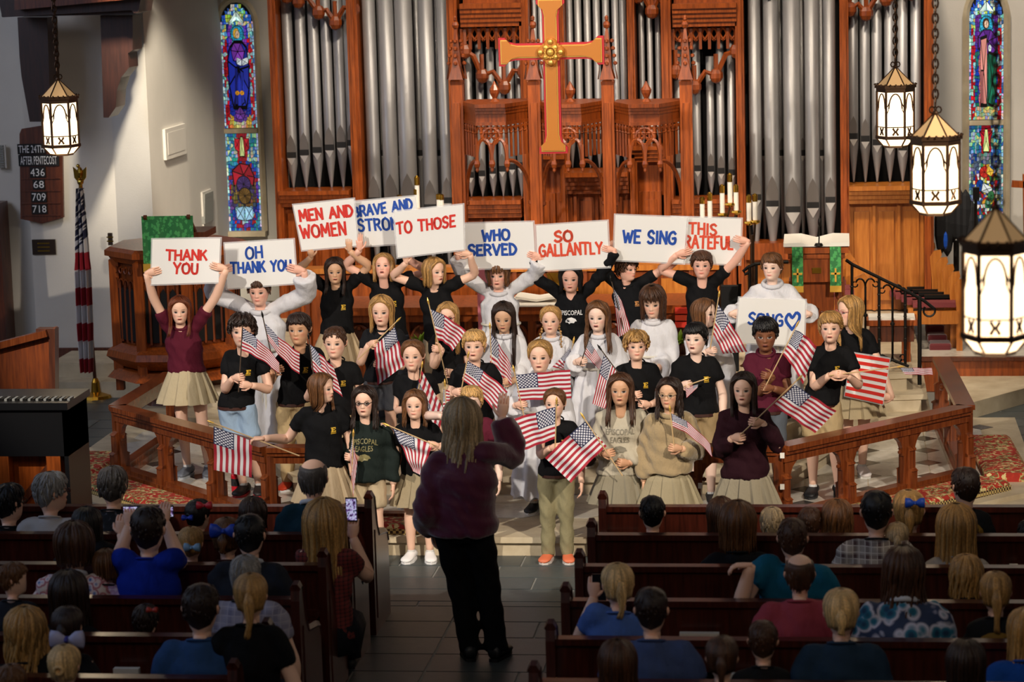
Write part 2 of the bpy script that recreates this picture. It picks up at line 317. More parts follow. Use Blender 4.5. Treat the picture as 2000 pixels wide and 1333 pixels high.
# marble floor on the first step: slabs with dark corner insets
mi=0
for i in range(-13,4):
    for j in range(0,9):
        x=i*.5-.02; y=Y1+.33+j*.5
        if y+.25>22.9: continue
        pts=[(x-.25,y-.25),(x+.25,y-.25),(x+.25,y+.25),(x-.25,y+.25)]
        def inside(px,py):
            k=0
            for a in range(6):
                (xa,ya),(xb,yb)=plat[a],plat[(a+1)%6]
                if (xb-xa)*(py-ya)-(yb-ya)*(px-xa)<.12*math.hypot(xb-xa,yb-ya): return False
            return True
        if not all(inside(*p) for p in pts): continue
        c=.115; q=.004
        poly=[(-.25+c,-.25+q),(.25-c,-.25+q),(.25-q,-.25+c),(.25-q,.25-c),(.25-c,.25-q),(-.25+c,.25-q),(-.25+q,.25-c),(-.25+q,-.25+c)]
        if mi==0: sl=MB().prism(poly,(0,0,0),(1,0,0),(0,1,0),(0,0,.004)).build('marble_slab','marble',st1,); sl0=sl; dm=MB().prism([(-.112,0),(0,-.112),(.112,0),(0,.112)],(0,0,0),(1,0,0),(0,1,0),(0,0,.004)).build('diamond_inset','dark_marble',st1); d0=dm
        else: sl=sl0.copy(); dm=d0.copy(); C.objects.link(sl); C.objects.link(dm)
        # mesh verts were made relative to the step origin at 0
        sl.location=(x,y,.147); dm.location=(x+.25,y+.25,.147); mi+=1
s2=[(-4.3,19.9),(-.45,19.9),(.30,22.3),(.75,22.36),(.75,27),(-6.3,27),(-6.3,22.6),(-5.3,22.2)]
step('step_2',s2,.147,.30)
step('step_3',[(-4.2,20.85),(-.6,20.85),(.1,22.48),(.72,22.56),(.72,27),(-6.0,27),(-6.0,23.0),(-5.0,22.6)],.30,.45)
step('step_4',[(-3.9,21.75),(-.9,21.75),(-.2,22.62),(.6,22.78),(.7,27.5),(-7.0,27.5),(-5.9,23.3),(-4.8,23.0)],.45,.60)
# low curb outside the rail (right and left) that carries the kneelers
for nm,pl in (('ledge_right',[(-.45,18.25),(1.42,19.75),(1.62,20.4),(1.5,23.2),(1.15,23.2),(1.2,20.4),(1.05,20.1),(-.5,18.7)]),('ledge_left',[(-4.3,18.7),(-6.1,20.45),(-6.2,22.6),(-6.55,22.6),(-6.5,20.35),(-4.4,18.25)])):
    o=rect_prism(MB(),pl,0,.11).build(nm,'limestone'); struct(o)
# walls: left nave wall, pier, chancel side, back walls
def wallbox(name,x0,x1,y0,y1,z0=0,z1=8,mat='plaster'): return struct(MB().box(x0,y0,z0,x1,y1,z1).build(name,mat))
YW=26.2
xa=at(300,200,YW)[0]; xp=at(222,300,YW)[0]; xpl=at(60,300,YW)[0]
wallbox('wall_left',-13.5,xpl-.05,YW+.25,YW+.6); wallbox('wall_back_left',xpl-.05,xp,YW,YW+.4)
o=MB().prism([(xp,YW),(xa,YW-.25),(xa+.02,YW+.4),(xp,YW+.4)],(0,0,0),(1,0,0),(0,1,0),(0,0,8)).build('wall_pier','plaster'); struct(o)
xb=at(440,200,29.0)[0]
o=MB().prism([(xa,YW-.2),(xb,29.0),(xb-.3,29.1),(xa-.1,YW+.4)],(0,0,0),(1,0,0),(0,1,0),(0,0,8)).build('wall_chancel_left','plaster'); struct(o)
wallbox('wall_back',xb-.3,at(560,200,29)[0]+1.2,29.0,29.3)
wallbox('wall_right',at(1800,200,28)[0],6.5,28.0,28.4)
wallbox('wall_side_right',6.0,6.3,10,28); wallbox('wall_side_left',-13.7,-13.4,4,26.6)
bx=[(-13.4,YW+.23),(xpl,YW+.23),(xpl,YW-.03),(xp,YW-.03),(xa+.02,YW-.29)]
mb=MB()
for a,b in zip(bx,bx[1:]): mb.bar((a[0],a[1],.16),(b[0],b[1],.16),.04,.32)
struct(mb.build('baseboard_left','oak_dark'))
mb=MB(); mb.box(-13.4,12,7.2,6,12.3,7.6); 
# ---------------- stained glass windows
def fig_col(u,v,kind,part):
    """flat colours of the glass pieces: u -1..1 across, v 0..1 up"""
    r=random.random(); j=lambda h:tuple(min(1,q*random.uniform(.55,1.25)) for q in hexc(h))
    if abs(u)>.86: return j(random.choice(['9FC4D8','7FA8C0','C8D8E0','3A6A9A']))
    if part=='low':
        if v>.72: return j(random.choice(['2A6AA0','88B0C8','B8C890','2A8A9A'])) if abs(u)>.25 else j('A01828')
        d=math.hypot(u*.8,(v-.36)*2.2)
        if kind=='mark':
            if .62<d<.78 : return j(random.choice(['8A1A2A','5A3A8A','1A3A9A']))
            if v<.24 and d<.75: return j('7FB0D0') if abs(u)<.5 else j('1A2A6A')
            return j(random.choice(['5A4A2A','6A5A3A','3A3A5A','2A2A4A'])) if d<.62 else j(random.choice(['1A4A9A','2A7A9A']))
        if d<.6: return j(random.choice(['B01A20','C8A83A','3A5AA0','D0D8D0','2A7A4A','3A3A3A']))
        return j(random.choice(['5A6A70','4A5A6A','1A3A8A','7A8A90']))
    if v>.84: return j(random.choice(['A8C84A','9AD0E0','D8E0C0','2A6AC8'])) if abs(u)<.8-(v-.84)*3 else j('2A5AC0')
    hd=math.hypot(u,(v-.755)*4.2)
    if hd<.22: return j('E8C8A0') if kind=='mark' else j('C8B0A0')
    if hd<.27 and kind=='mark' : return j('D8B040')
    if hd<.42: return j('3AA8C8')
    if abs(u)>.62: return j(random.choice(['A01420','C01828','88B0C0'])) if v<.72 else j(random.choice(['9AC8D8','C8C86A','5AA0D0']))
    if kind=='mark':
        if .52<v<.6 and -.2<u<.6: return j('D8E4E8')
        if v>.56 and abs(u)<.5: return j('7A3AB0')
        if v<.13 and abs(u)<.35: return j('6A3A9A') if v>.06 else j('C8C0A0')
        if .25<v<.32 and abs(u)<.3: return j('D88A1A')
        return j(random.choice(['1A2AA0','2038B8','142080'])) if v>.1 else j('C8A040')
    if v>.56: return j('C07A7A') if abs(u)<.22 else j('5A2A8A')
    if v>.12: return j('B86A6A') if -.4<u<-.02 else j('1A5A4A') if u<.5 and u>-.05 else j(random.choice(['1A3AA0','1A6A6A']))
    return j(random.choice(['A8A878','7AA0B0','C8B87A']))
def window(n,cx,Y,w,z0,zm,z1,kind):
    r=thing('window_%d'%n,'tall pointed stained glass window showing a robed saint, %s side'%('left' if n==1 else 'right'),'window',(cx,Y,z0)); r['kind']='structure'
    for part,a,b in (('low',z0,zm-.03),('up',zm+.03,z1)):
        gl=MB(); nx=17; H=b-a; ny=max(8,int(H/(w/nx)/1.7))
        jx=rng.normal(0,.24,(ny+1,nx+1)); jz=rng.normal(0,.26,(ny+1,nx+1)); jx[:,[0,-1]]=0; jz[[0,-1]]=0; jx[:,1]*=.3; jx[:,-2]*=.3
        for i in range(ny):
            for j in range(nx):
                q=[]
                for di,dj in ((0,0),(0,1),(1,1),(1,0)):
                    q.append([(j+dj+jx[i+di,j+dj])/nx*2-1,(i+di+jz[i+di,j+dj])/ny])
                q=np.array(q); c=q.mean(0); q=c+(q-c)*.86
                if part=='up':
                    lim=lambda v: 1. if v<.82 else math.sqrt(max(0,1-((v-.82)/.18)**2))**1.3
                    if abs(c[0])>lim(c[1])*.97: continue
                col=fig_col(c[0],c[1],kind,part)
                gl.add([(cx+u*w/2,Y-.03,a+v*H) for u,v in q],[(0,1,2,3)],col)
        gl.build('glass_pieces','stained',r,col=True,kind='stuff')
        ci=lambda x,y,a_,b_,n_=14:[(x+a_*math.cos(t),y+b_*math.sin(t)) for t in np.linspace(0,2*np.pi,n_+1)[:-1]]
        M1=[('2A9AC0',ci(0,.755,.40,.075)),('D8A838',ci(-.06,.765,.2,.045)),('E0C0A0',ci(.02,.755,.14,.034)),('1C2C9C',[(-.2,.71),(.25,.71),(.55,.66),(.66,.5),(.6,.3),(.42,.15),(-.4,.15),(-.62,.34),(-.66,.55),(-.5,.66)]),('7A38A8',[(-.25,.69),(.2,.69),(.42,.62),(.3,.54),(-.3,.54),(-.42,.63)]),('DCE8F0',[(-.1,.575),(.2,.555),(.2,.5),(-.1,.52)]),('DCE8F0',[(.22,.555),(.6,.575),(.6,.52),(.22,.5)]),('16207A',[(-.2,.5),(-.05,.5),(-.1,.18),(-.3,.18)]),('2436B0',[(.1,.48),(.3,.46),(.3,.2),(.1,.18)]),('E09A20',ci(-.12,.285,.14,.02)),('E09A20',ci(.16,.285,.14,.02)),('6A389A',[(-.3,.12),(0,.18),(.3,.12),(.2,.07),(-.2,.07)]),('C8E0D8',[(-.5,.85),(0,.95),(.5,.85),(.38,.845),(0,.905),(-.38,.845)])]
        M2=[('2A9AC0',ci(0,.755,.42,.075)),('4A2A1A',ci(-.02,.765,.2,.045)),('D8B8A0',ci(.0,.76,.13,.034)),('5A2A8A',[(-.2,.72),(.25,.72),(.6,.66),(.62,.55),(.3,.5),(-.5,.56),(-.5,.66)]),('C08078',[(-.35,.66),(.05,.68),(.05,.1),(-.35,.1)]),('1A6A50',[(.1,.55),(.6,.52),(.6,.2),(.4,.1),(.1,.12)]),('A06060',[(-.32,.4),(-.16,.4),(-.16,.12),(-.32,.12)]),('C8DCE0',ci(.2,.57,.1,.03)),('C8E0D8',[(-.5,.85),(0,.95),(.5,.85),(.38,.845),(0,.905),(-.38,.845)])]
        L1=[('8A1828',[(-.7,.62),(-.2,.7),(.4,.68),(.7,.55),(.6,.45),(.2,.58),(-.3,.56),(-.6,.45)]),('3A2A5A',ci(0,.48,.45,.09)),('5A4422',ci(.05,.36,.4,.09)),('8AB8D8',[(-.5,.24),(-.02,.26),(-.02,.1),(-.5,.12)]),('8AB8D8',[(.02,.26),(.5,.24),(.5,.12),(.02,.1)]),('A81828',[(-.45,.95),(-.1,.95),(-.1,.8),(-.45,.84)]),('A81828',[(.45,.95),(.1,.95),(.1,.8),(.45,.84)]),('C8D890',[(-.08,.97),(.08,.97),(.16,.76),(-.16,.76)])]
        L2=[('C03028',ci(-.1,.55,.3,.06)),('D8B040',[(.1,.62),(.5,.56),(.3,.5),(0,.54)]),('1A4AA0',ci(-.35,.42,.25,.06)),('D0DCE0',[(-.2,.45),(.4,.4),(.3,.33),(-.3,.36)]),('3A7A4A',ci(.3,.32,.22,.05)),('A81828',[(-.4,.95),(.4,.95),(.2,.8),(-.2,.8)]),('C8D890',[(-.08,.97),(.08,.97),(.2,.74),(-.2,.74)])]
        ov=MB(); ol=MB()
        for i_,(cc_,pl_) in enumerate({'upmark':M1,'lowmark':L1,'uppaul':M2,'lowpaul':L2}[part+kind]):
            P_=np.array(pl_); ce=P_.mean(0); y_=Y-.032-.0012*i_; bb=np.array(hexc(cc_))
            for sc_,mb_,dy_,k_ in ((1.0,ol,0,(0,0,0)),(.90,ov,-.0006,bb)):
                q_=ce+(P_-ce)*sc_; n_=len(q_); 
                for j_ in range(n_):
                    g_=.10 if sc_<1 else 0; a_,b_=q_[j_],q_[(j_+1)%n_]; kk=bb*random.uniform(.6,1.25) if sc_<1 else k_; c2=ce+((a_+b_)/2-ce)*g_; a2=a_+((a_+b_)/2-a_)*g_; b2=b_+((a_+b_)/2-b_)*g_
                    mb_.add([(cx+u*w/2,y_+dy_,a+v*H) for u,v in (c2,a2,b2)],[(0,1,2)],np.clip(kk,0,1))
        ol.build('lead_lines','lead',r); ov.build('saint_figure','stained',r,col=True,kind='stuff')
    arch=[(-w/2,zm+.03)]+[(w/2,zm+.03)]+[(w/2*math.cos(t)**.9 if t<1.5707 else 0,z1-(z1-zm)*.19+(z1-zm)*.2*math.sin(t)) for t in np.linspace(0,math.pi/2,8)]+[(-w/2*math.cos(t)**.9 if t<1.5707 else 0,z1-(z1-zm)*.19+(z1-zm)*.2*math.sin(t)) for t in np.linspace(math.pi/2,0,8)[1:]]
    MB().prism(arch,(cx,Y-.02,0),(1,0,0),(0,0,1),(0,.015,0)).build('lead_came','lead',r)
    MB().box(cx-w/2,Y-.02,z0,cx+w/2,Y-.005,zm-.03).build('lead_came','lead',r)
    fr=MB(); P=[(-w/2-.03,z0-.03)]+[(-w/2-.03,zm)]+[(x*1.13,z) for x,z in arch[::-1][:8]]+[(x*1.13,z+.03) for x,z in arch[2:10]][::-1]
    pts=[(cx-w/2-.035,Y-.05,z0)]+[(cx+(-1)*(w/2+.035)*max(0,math.cos(t))**.9,Y-.05,z1-(z1-zm)*.19+((z1-zm)*.2+.04)*math.sin(t)) for t in np.linspace(0,math.pi/2,9)]+[(cx+(w/2+.035)*max(0,math.cos(t))**.9,Y-.05,z1-(z1-zm)*.19+((z1-zm)*.2+.04)*math.sin(t)) for t in np.linspace(math.pi/2,0,9)[1:]]+[(cx+w/2+.035,Y-.05,z0)]
    fr.tube(pts,.035,4); fr.bar((cx-w/2,Y-.05,zm),(cx+w/2,Y-.05,zm),.06,.05); fr.bar((cx-w/2-.05,Y-.06,z0-.03),(cx+w/2+.05,Y-.06,z0-.03),.09,.06); fr.build('window_frame','limestone',r)
c1=at(470,260,28.9); wd=(at(503,250,28.9)-at(438,250,28.9))[0]
window(1,c1[0],28.97,wd,at(475,452,28.9)[2],at(472,256,28.9)[2],at(463,8,28.9)[2],'mark')
c2=at(1926,240,27.95); window(2,c2[0],27.97,(at(1960,250,27.9)-at(1893,250,27.9))[0],at(1925,448,27.9)[2],at(1925,240,27.9)[2],at(1925,-12,27.9)[2],'paul')
# ---------------------------------------------------------------- roof bracket timbers, top left
r=thing('roof_bracket','dark carved wooden roof bracket on the left pier','bracket',at(230,230,YW-.5))
def px_poly(Y,pts): return [tuple(at(x,y,Y)[[0,2]]) for x,y in pts]
def slab(mb,pts,Y,th): return mb.prism(px_poly(Y,pts),(0,Y,0),(1,0,0),(0,0,1),(0,th,0))
slab(MB(),[(196,30),(259,30),(259,98),(250,104),(252,132),(236,152),(228,178),(226,210),(212,230),(202,230)],YW-.9,.35).build('corbel','dark_beam',r)
r=thing('roof_bracket','dark wooden roof bracket behind the left lantern','bracket',at(60,230,YW-.5))
slab(MB(),[(34,34),(92,34),(97,180),(84,238),(58,238),(42,150),(38,110)],YW-.6,.35).build('corbel','dark_beam',r)
r=thing('roof_beam','dark wooden roof beam across the top left corner','beam',at(100,20,YW-1))
slab(MB(),[(0,-60),(285,-60),(270,24),(262,26),(256,20),(5,34),(3,32)],YW-1.2,.5).build('beam','dark_beam',r)
slab(MB(),[(28,20),(280,-4),(282,-40),(28,-30)],YW-1.35,.2).build('moulding','oak_dark',r)
o=slab(MB(),[(-20,-80),(285,-60),(275,22),(260,28),(4,33)],YW-1.1,.3).build('beam','dark_beam',r)
# ---------------------------------------------------------------- vents, plaques, memorial
def vent(x0,y0,x1,y1,Y,lab,n=9,slope=0):
    r=thing('vent',lab,'vent',at(x0,y1,Y)); a=at(x0,y0,Y); b=at(x1,y1,Y)
    MB().box(a[0],Y-.02,b[2],b[0],Y,a[2]).build('frame','plaster',r)
    for k in range(n):
        z=b[2]+(a[2]-b[2])*(k+.5)/n; MB().box(a[0]+.02,Y-.035,z-.008,b[0]-.02,Y-.02,z+.008).build('slat','grout',r)
vent(-8,283,14,328,YW+.2,'white wall vent at the left edge beside the hymn board',10)
def plaque(x0,y0,x1,y1,Y,lab,mat='plaque',lines=3):
    a=at(x0,y0,Y); b=at(x1,y1,Y); r=thing('plaque',lab,'plaque',(a[0],Y,b[2]))
    MB().box(a[0],Y-.02,b[2],b[0],Y,a[2]).build('plate',mat,r)
    m=MB()
    for k in range(lines): z=a[2]-(a[2]-b[2])*(k+1)/(lines+1); m.box(a[0]+.06,Y-.024,z-.006,b[0]-.06,Y-.02,z+.006)
    if lines: m.build('engraved_lines','brass',r)
plaque(63,468,110,497,YW,'dark bronze plaque on the left wall below the hymn board')
plaque(211,455,221,479,YW-.2,'small bronze plaque on the left pier','plaque',2)
def wallpt(px,py):
    best=min(np.linspace(0,1,400),key=lambda t:abs(at(px,py,YW-.2+(29-YW+.2)*t)[0]-(xa+(xb-xa)*t))); return at(px,py,YW-.2+(29-YW+.2)*best)
def on_side_wall(x0,y0,x1,y1,mat,name,par=None,th=.03,inset=0.):
    p,q=wallpt(x0,y0),wallpt(x1,y1); d=unit((q-p)*V(1,1,0)); nr=V(d[1],-d[0],0); L_=np.linalg.norm((q-p)[:2]); return MB().prism([(inset,inset),(L_-inset,inset),(L_-inset,p[2]-q[2]-inset),(inset,p[2]-q[2]-inset)],(p[0],p[1],q[2]),d,(0,0,1),nr*th).build(name,mat,par)
vt=thing('vent','grey slatted wall vent left of the left stained window','vent',wallpt(403,432)); on_side_wall(392,376,413,434,'plaster','frame',vt,.02)
for k in range(11): on_side_wall(394,380+k*4.8,411,382.4+k*4.8,'grout','slat',vt,.035)
mt=thing('memorial_tablet','pale stone memorial tablet on the left chancel side wall','tablet',wallpt(338,300)); on_side_wall(317,253,360,300,'plaster','frame',mt,.03); on_side_wall(320,257,357,296,'plaster','recess',mt,.034,.02)
# hymn board
Yh=YW-.05; r=thing('hymn_board','dark wooden hymn board with pointed foot on left wall','hymn board',at(80,436,Yh))
slab(MB(),[(38,262),(42,252),(78,246),(118,250),(121,262),(124,425),(82,437),(40,428)],Yh-.03,.04).build('board','oak_dark',r)
for (x0,y0,x1,y1,tx,sz) in ((36,281,92,300,'THE 24TH',.16),(38,302,118,323,'AFTER PENTECOST',.125),(60,326,92,346,'436',.16),(66,350,90,369,'68',.16),(63,374,94,394,'709',.16),(64,398,95,417,'718',.16)):
    a=at(x0,y0,Yh); b=at(x1,y1,Yh); card=MB().box(a[0],Yh-.045,b[2],b[0],Yh-.032,a[2]).build('number_card','black_matte',r)
    v,f=text_mb(tx,1.); w=v[:,0].max()-v[:,0].min(); h=v[:,1].max(); s=(b[0]-a[0])*.9/w; zz=(a[2]-b[2])*.72/h
    m=MB(); m.add(np.c_[(a[0]+b[0])/2+v[:,0]*s,np.full(len(v),Yh-.047),b[2]+(a[2]-b[2])*.14+v[:,1]*zz],f); m.build('numerals','white_plastic',card)
for k in range(4):
    a=at(44,348+k*24,Yh); b=at(120,348+k*24,Yh); MB().box(a[0],Yh-.04,a[2]-.012,b[0],Yh-.03,a[2]).build('rail','oak_dark',r)
# ---------------------------------------------------------------- ORGAN
YO=26.5
def ox(px,py=250): return at(px,py,YO)[0]
def oz(px,py): return at(px,py,YO)[2]
organ=thing('pipe_organ','huge pipe organ with silver pipes in a carved oak case','organ',(ox(1180),YO,.6))
ZT=oz(1100,-120)
def obox(name,x0,y0,x1,y1,d0,d1,mat='oak'):
    a=at(x0,y0,YO); b=at(x1,y1,YO); return MB().box(a[0],YO+d0,b[2],b[0],YO+d1,a[2]).build(name,mat,organ)
def post(px0,px1,py=250,d=.22,z0=.6,mat='oak'):
    x0,x1=ox(px0,py),ox(px1,py); m=MB().box(x0,YO-d,z0,x1,YO+.1,ZT); m.box(x0+(x1-x0)*.3,YO-d-.03,z0+.1,x0+(x1-x0)*.7,YO-d,ZT); m.build('case_post',mat,organ)
for a,b in ((541,556),(692,712),(885,905),(1024,1042),(1097,1110),(1232,1246),(1297,1316),(1440,1456),(1641,1658),(1804,1822)): post(a,b)
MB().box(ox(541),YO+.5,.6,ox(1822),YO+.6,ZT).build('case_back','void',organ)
def cap(x0,x1,y0,n=3,dy=9,out=.12,mat='oak'):
    for k in range(n):
        a=at(x0,y0+k*dy,YO); b=at(x1,y0+k*dy+dy*.75,YO); MB().box(a[0],YO-.2-out*(1-k/n),b[2],b[0],YO+.1,a[2]).build('moulding',mat,organ)
def panels(x0,x1,y0,y1,n,mat='oak'):
    a=at(x0,y0,YO); b=at(x1,y1,YO); zb=b[2]; MB().box(a[0],YO-.08,zb,b[0],YO+.1,a[2]).build('case_wall',mat,organ)
    w=(b[0]-a[0])/n
    for k in range(n):
        xx=a[0]+w*k; m=MB(); t=.05
        MB().box(xx+t,YO-.11,zb+t*2,xx+w-t,YO-.08,a[2]-t*1.6).build('panel',mat,organ)
        MB().box(xx-.015,YO-.13,zb,xx+.015,YO-.08,a[2]).build('stile',mat,organ)
ZB=.6
def zpx(x,z): # pixel row of height z at the organ front
    for y in range(300,760):
        if oz(x,y)<=z: return y
    return 760
cap(556,692,368,4,8); panels(556,692,400,zpx(620,.62),4)
cap(905,1024,386,4,9); panels(905,1024,424,zpx(960,.62),3,'oak')
cap(1110,1232,330,5,9,.25,'oak'); panels(1042,1297,376,zpx(1170,.62),6,'oak')
cap(1316,1440,384,4,9); panels(1316,1440,420,zpx(1380,.62),3,'oak')
cap(1658,1804,358,4,9,.14,'oak_light'); panels(1658,1804,396,zpx(1730,.62),3,'oak_light')
panels(712,885,545,zpx(800,.62),3); panels(1456,1641,500,zpx(1540,.62),3,'oak_light')
obox('case_wall',1042,300,1110,380,-.05,.1,'oak'); obox('case_wall',1232,300,1297,380,-.05,.1,'oak')
cap(1042,1108,300,3,8,.1); cap(1236,1300,282,4,8,.1)
obox('lower_rail',712,520,885,545,-.25,.1,'oak_dark'); obox('lower_rail',1456,470,1641,500,-.25,.1,'oak')
# pipes: body, conical foot, mouth
def pipe(px,dpx,ym,yfoot,ytop=-110,dy=0.,mat='pipe_metal'):
    c=at(px,ym,YO+dy); r=dpx/2*YO/CF; x=c[0]; zm=c[2]; zf=at(px,yfoot,YO+dy)[2]; zt=at(px,ytop,YO+dy)[2]; y=YO+dy
    m=MB(); m.lathe([(r*.16,zf-zm),(r*.2,zf-zm+.02),(r*.97,-.09),(r,-.05),(r,zt-zm),(r*.9,zt-zm)],(x,y,zm),18); p=m.build('organ_pipe',mat,organ,smooth=True)
    q=MB(); H=r*3.4   # flattened upper lip: a pointed leaf lying on the front of the pipe
    pts=[(-.8*r,0),(.8*r,0),(.8*r,H*.35),(.45*r,H*.75),(0,H),(-.45*r,H*.75),(-.8*r,H*.35)]
    q.prism(pts,(x,y-r*1.03,zm+.035),(1,0,0),(0,0,1),(0,r*.5,0)); q.build('upper_lip','pipe_lip',p)
    q=MB().prism([(-.85*r,0),(.85*r,0),(.85*r,.06),(-.85*r,.06)],(x,y-r*1.06,zm-.02),(1,0,0),(0,0,1),(0,r*.5,0)); q.build('mouth_slot','pipe_mouth_dark',p)
    q=MB().prism([(-.8*r,0),(0,-r*1.4),(.8*r,0)],(x,y-r*1.03,zm-.022),(1,0,0),(0,0,1),(0,r*.4,0)); q.build('lower_lip','white_lip',p)
plain('white_lip','C9C5C0',.4,.6)
for px,ym in zip((571,596,621,645,668,689),(304,299,294,289,284,280)): pipe(px,21,ym,368)
for px,d,ym in ((733,26,392),(766,31,396),(800,35,402),(843,29,405),(875,24,392)): pipe(px,d,ym,530,dy=-.05)
for px,ym,yt in zip((920,942,963,982,1001,1018),(343,340,335,331,327,324),(62,78,92,40,30,20)): pipe(px,15,ym,385,yt)
for px in (1117,1134,1152,1170,1188,1206,1221): pipe(px,13.5,268,329)
for px in (1049,1061,1072,1084,1094): pipe(px,10,250,300)
for px in (1256,1272,1288): pipe(px,11,240,285)
for px,ym,yt in zip((1327,1345,1363,1389,1409,1430),(324,327,330,331,335,338),(30,40,60,110,75,62)): pipe(px,15,ym,382,yt)
for px,d,ym in ((1477,24,386),(1509,29,398),(1549,34,409),(1588,28,401),(1622,23,391)): pipe(px,d,ym,500,dy=-.05)
for px,ym in zip((1667,1690,1713,1738,1763,1789),(267,272,279,284,289,293)): pipe(px,20,ym,356)
# dark rows of inner pipes seen between
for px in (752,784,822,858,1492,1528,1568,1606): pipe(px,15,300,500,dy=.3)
# top friezes with tracery arches
def tracery(x0,x1,y0,h,n,dy=-.15,mat='oak_carved',drop=None):
    a=at(x0,y0,YO)[0]; b=at(x1,y0,YO)[0]; z=at((x0+x1)/2,y0,YO)[2]; w=(b-a)/n; H=h*YO/CF; m=MB()
    for k in range(n):
        xx=a+w*(k+.5)
        for s in (-1,1):
            m.tube([(xx+s*w*.5*math.cos(t),YO+dy,z-H*.55+H*.55*math.sin(t)) for t in np.linspace(0,math.pi/2,6)],.018,4)
            m.tube([(xx+s*w*(1-math.cos(t))*.9-s*w*.5,YO+dy,z-H*.6*math.sin(t)) for t in np.linspace(0,math.pi/2.4,5)],.014,4)
        m.bar((a+w*k,YO+dy,z),(a+w*k,YO+dy,z-H),.03,.03)
    m.bar((b,YO+dy,z),(b,YO+dy,z-H),.03,.03); m.build('tracery',mat,organ)
def swag(pts,mat='oak_carved'):
    m=MB(); P=[at(x,y,YO-.15) for x,y in pts]
    for a,b in zip(P,P[1:]): m.tube([a,(a+b)/2+V(0,0,abs(b[0]-a[0])*.45),b],.028,5)
    for p in P: m.ball(p,(.07,.06,.08),8,6); m.tube([p,p+V(0,0,.22)],.025,5)
    m.build('carved_pendant',mat,organ)
for x0,x1 in ((905,1024),(1316,1440)):
    cap(x0,x1,6,5,9,.1); obox('frieze',x0,-60,x1,6,-.1,.1); tracery(x0,x1,54,40,7)
swag([(908,100),(942,148),(985,170),(1022,140)]); swag([(1320,140),(1357,170),(1399,148),(1438,100)])
swag([(560,-8),(583,2),(622,24),(655,44),(690,18)]); swag([(1660,18),(1692,26),(1731,-2),(1780,-14)]); swag([(1246,-8),(1273,22),(1296,-6)]); swag([(1456,-30),(1500,-20)])
MB().box(ox(541),YO-.2,ZT-.1,ox(1822),YO+.6,ZT+.1).build('cornice','oak',organ)
# ---------------------------------------------------------------- choir canopy screen in front of the organ
YC=24.4
scr=thing('canopy_screen','carved oak screen with three octagonal canopies and spired posts','screen',(at(1120,400,YC)[0],YC,.6))
def cx_(px,py=300): return at(px,py,YC)[0]
def cz(px,py): return at(px,py,YC)[2]
cpost=[897,1047,1190,1342]
for k,px in enumerate(cpost):
    x=cx_(px); w=.058; m=MB(); m.box(x-w,YC-w,.6,x+w,YC+w,cz(px,165)); m.box(x-w*.5,YC-w-.02,.8,x+w*.5,YC-w,cz(px,200)); m.box(x-w*1.5,YC-w*1.5,.6,x+w*1.5,YC+w*1.5,.9); m.build('post','oak',scr)
    zt=cz(px,165); m=MB()
    m.lathe([(.085,0),(.09,.03),(.06,.06),(.05,.3),(.02,.5),(.008,.56)],(x,YC,zt),4,rot=math.pi/4)
    for q in range(4):
        a=q*math.pi/2; d=V(math.cos(a),math.sin(a),0)
        m.add([V(x,YC,zt+.05)+d*.09+V(-d[1],d[0],0)*.07,V(x,YC,zt+.05)+d*.09-V(-d[1],d[0],0)*.07,V(x,YC,zt+.30)+d*.055],[(0,1,2)])
        for h in (.2,.27,.34,.41): m.ball(V(x,YC,zt+h)+d*(.10-.13*h),(.022,.022,.02),6,4)
    m.ball((x,YC,zt+.56),(.035,.035,.04),8,5); m.ball((x,YC,zt+.62),(.02,.02,.03),6,4)
    m.build('spire','oak_carved',scr)
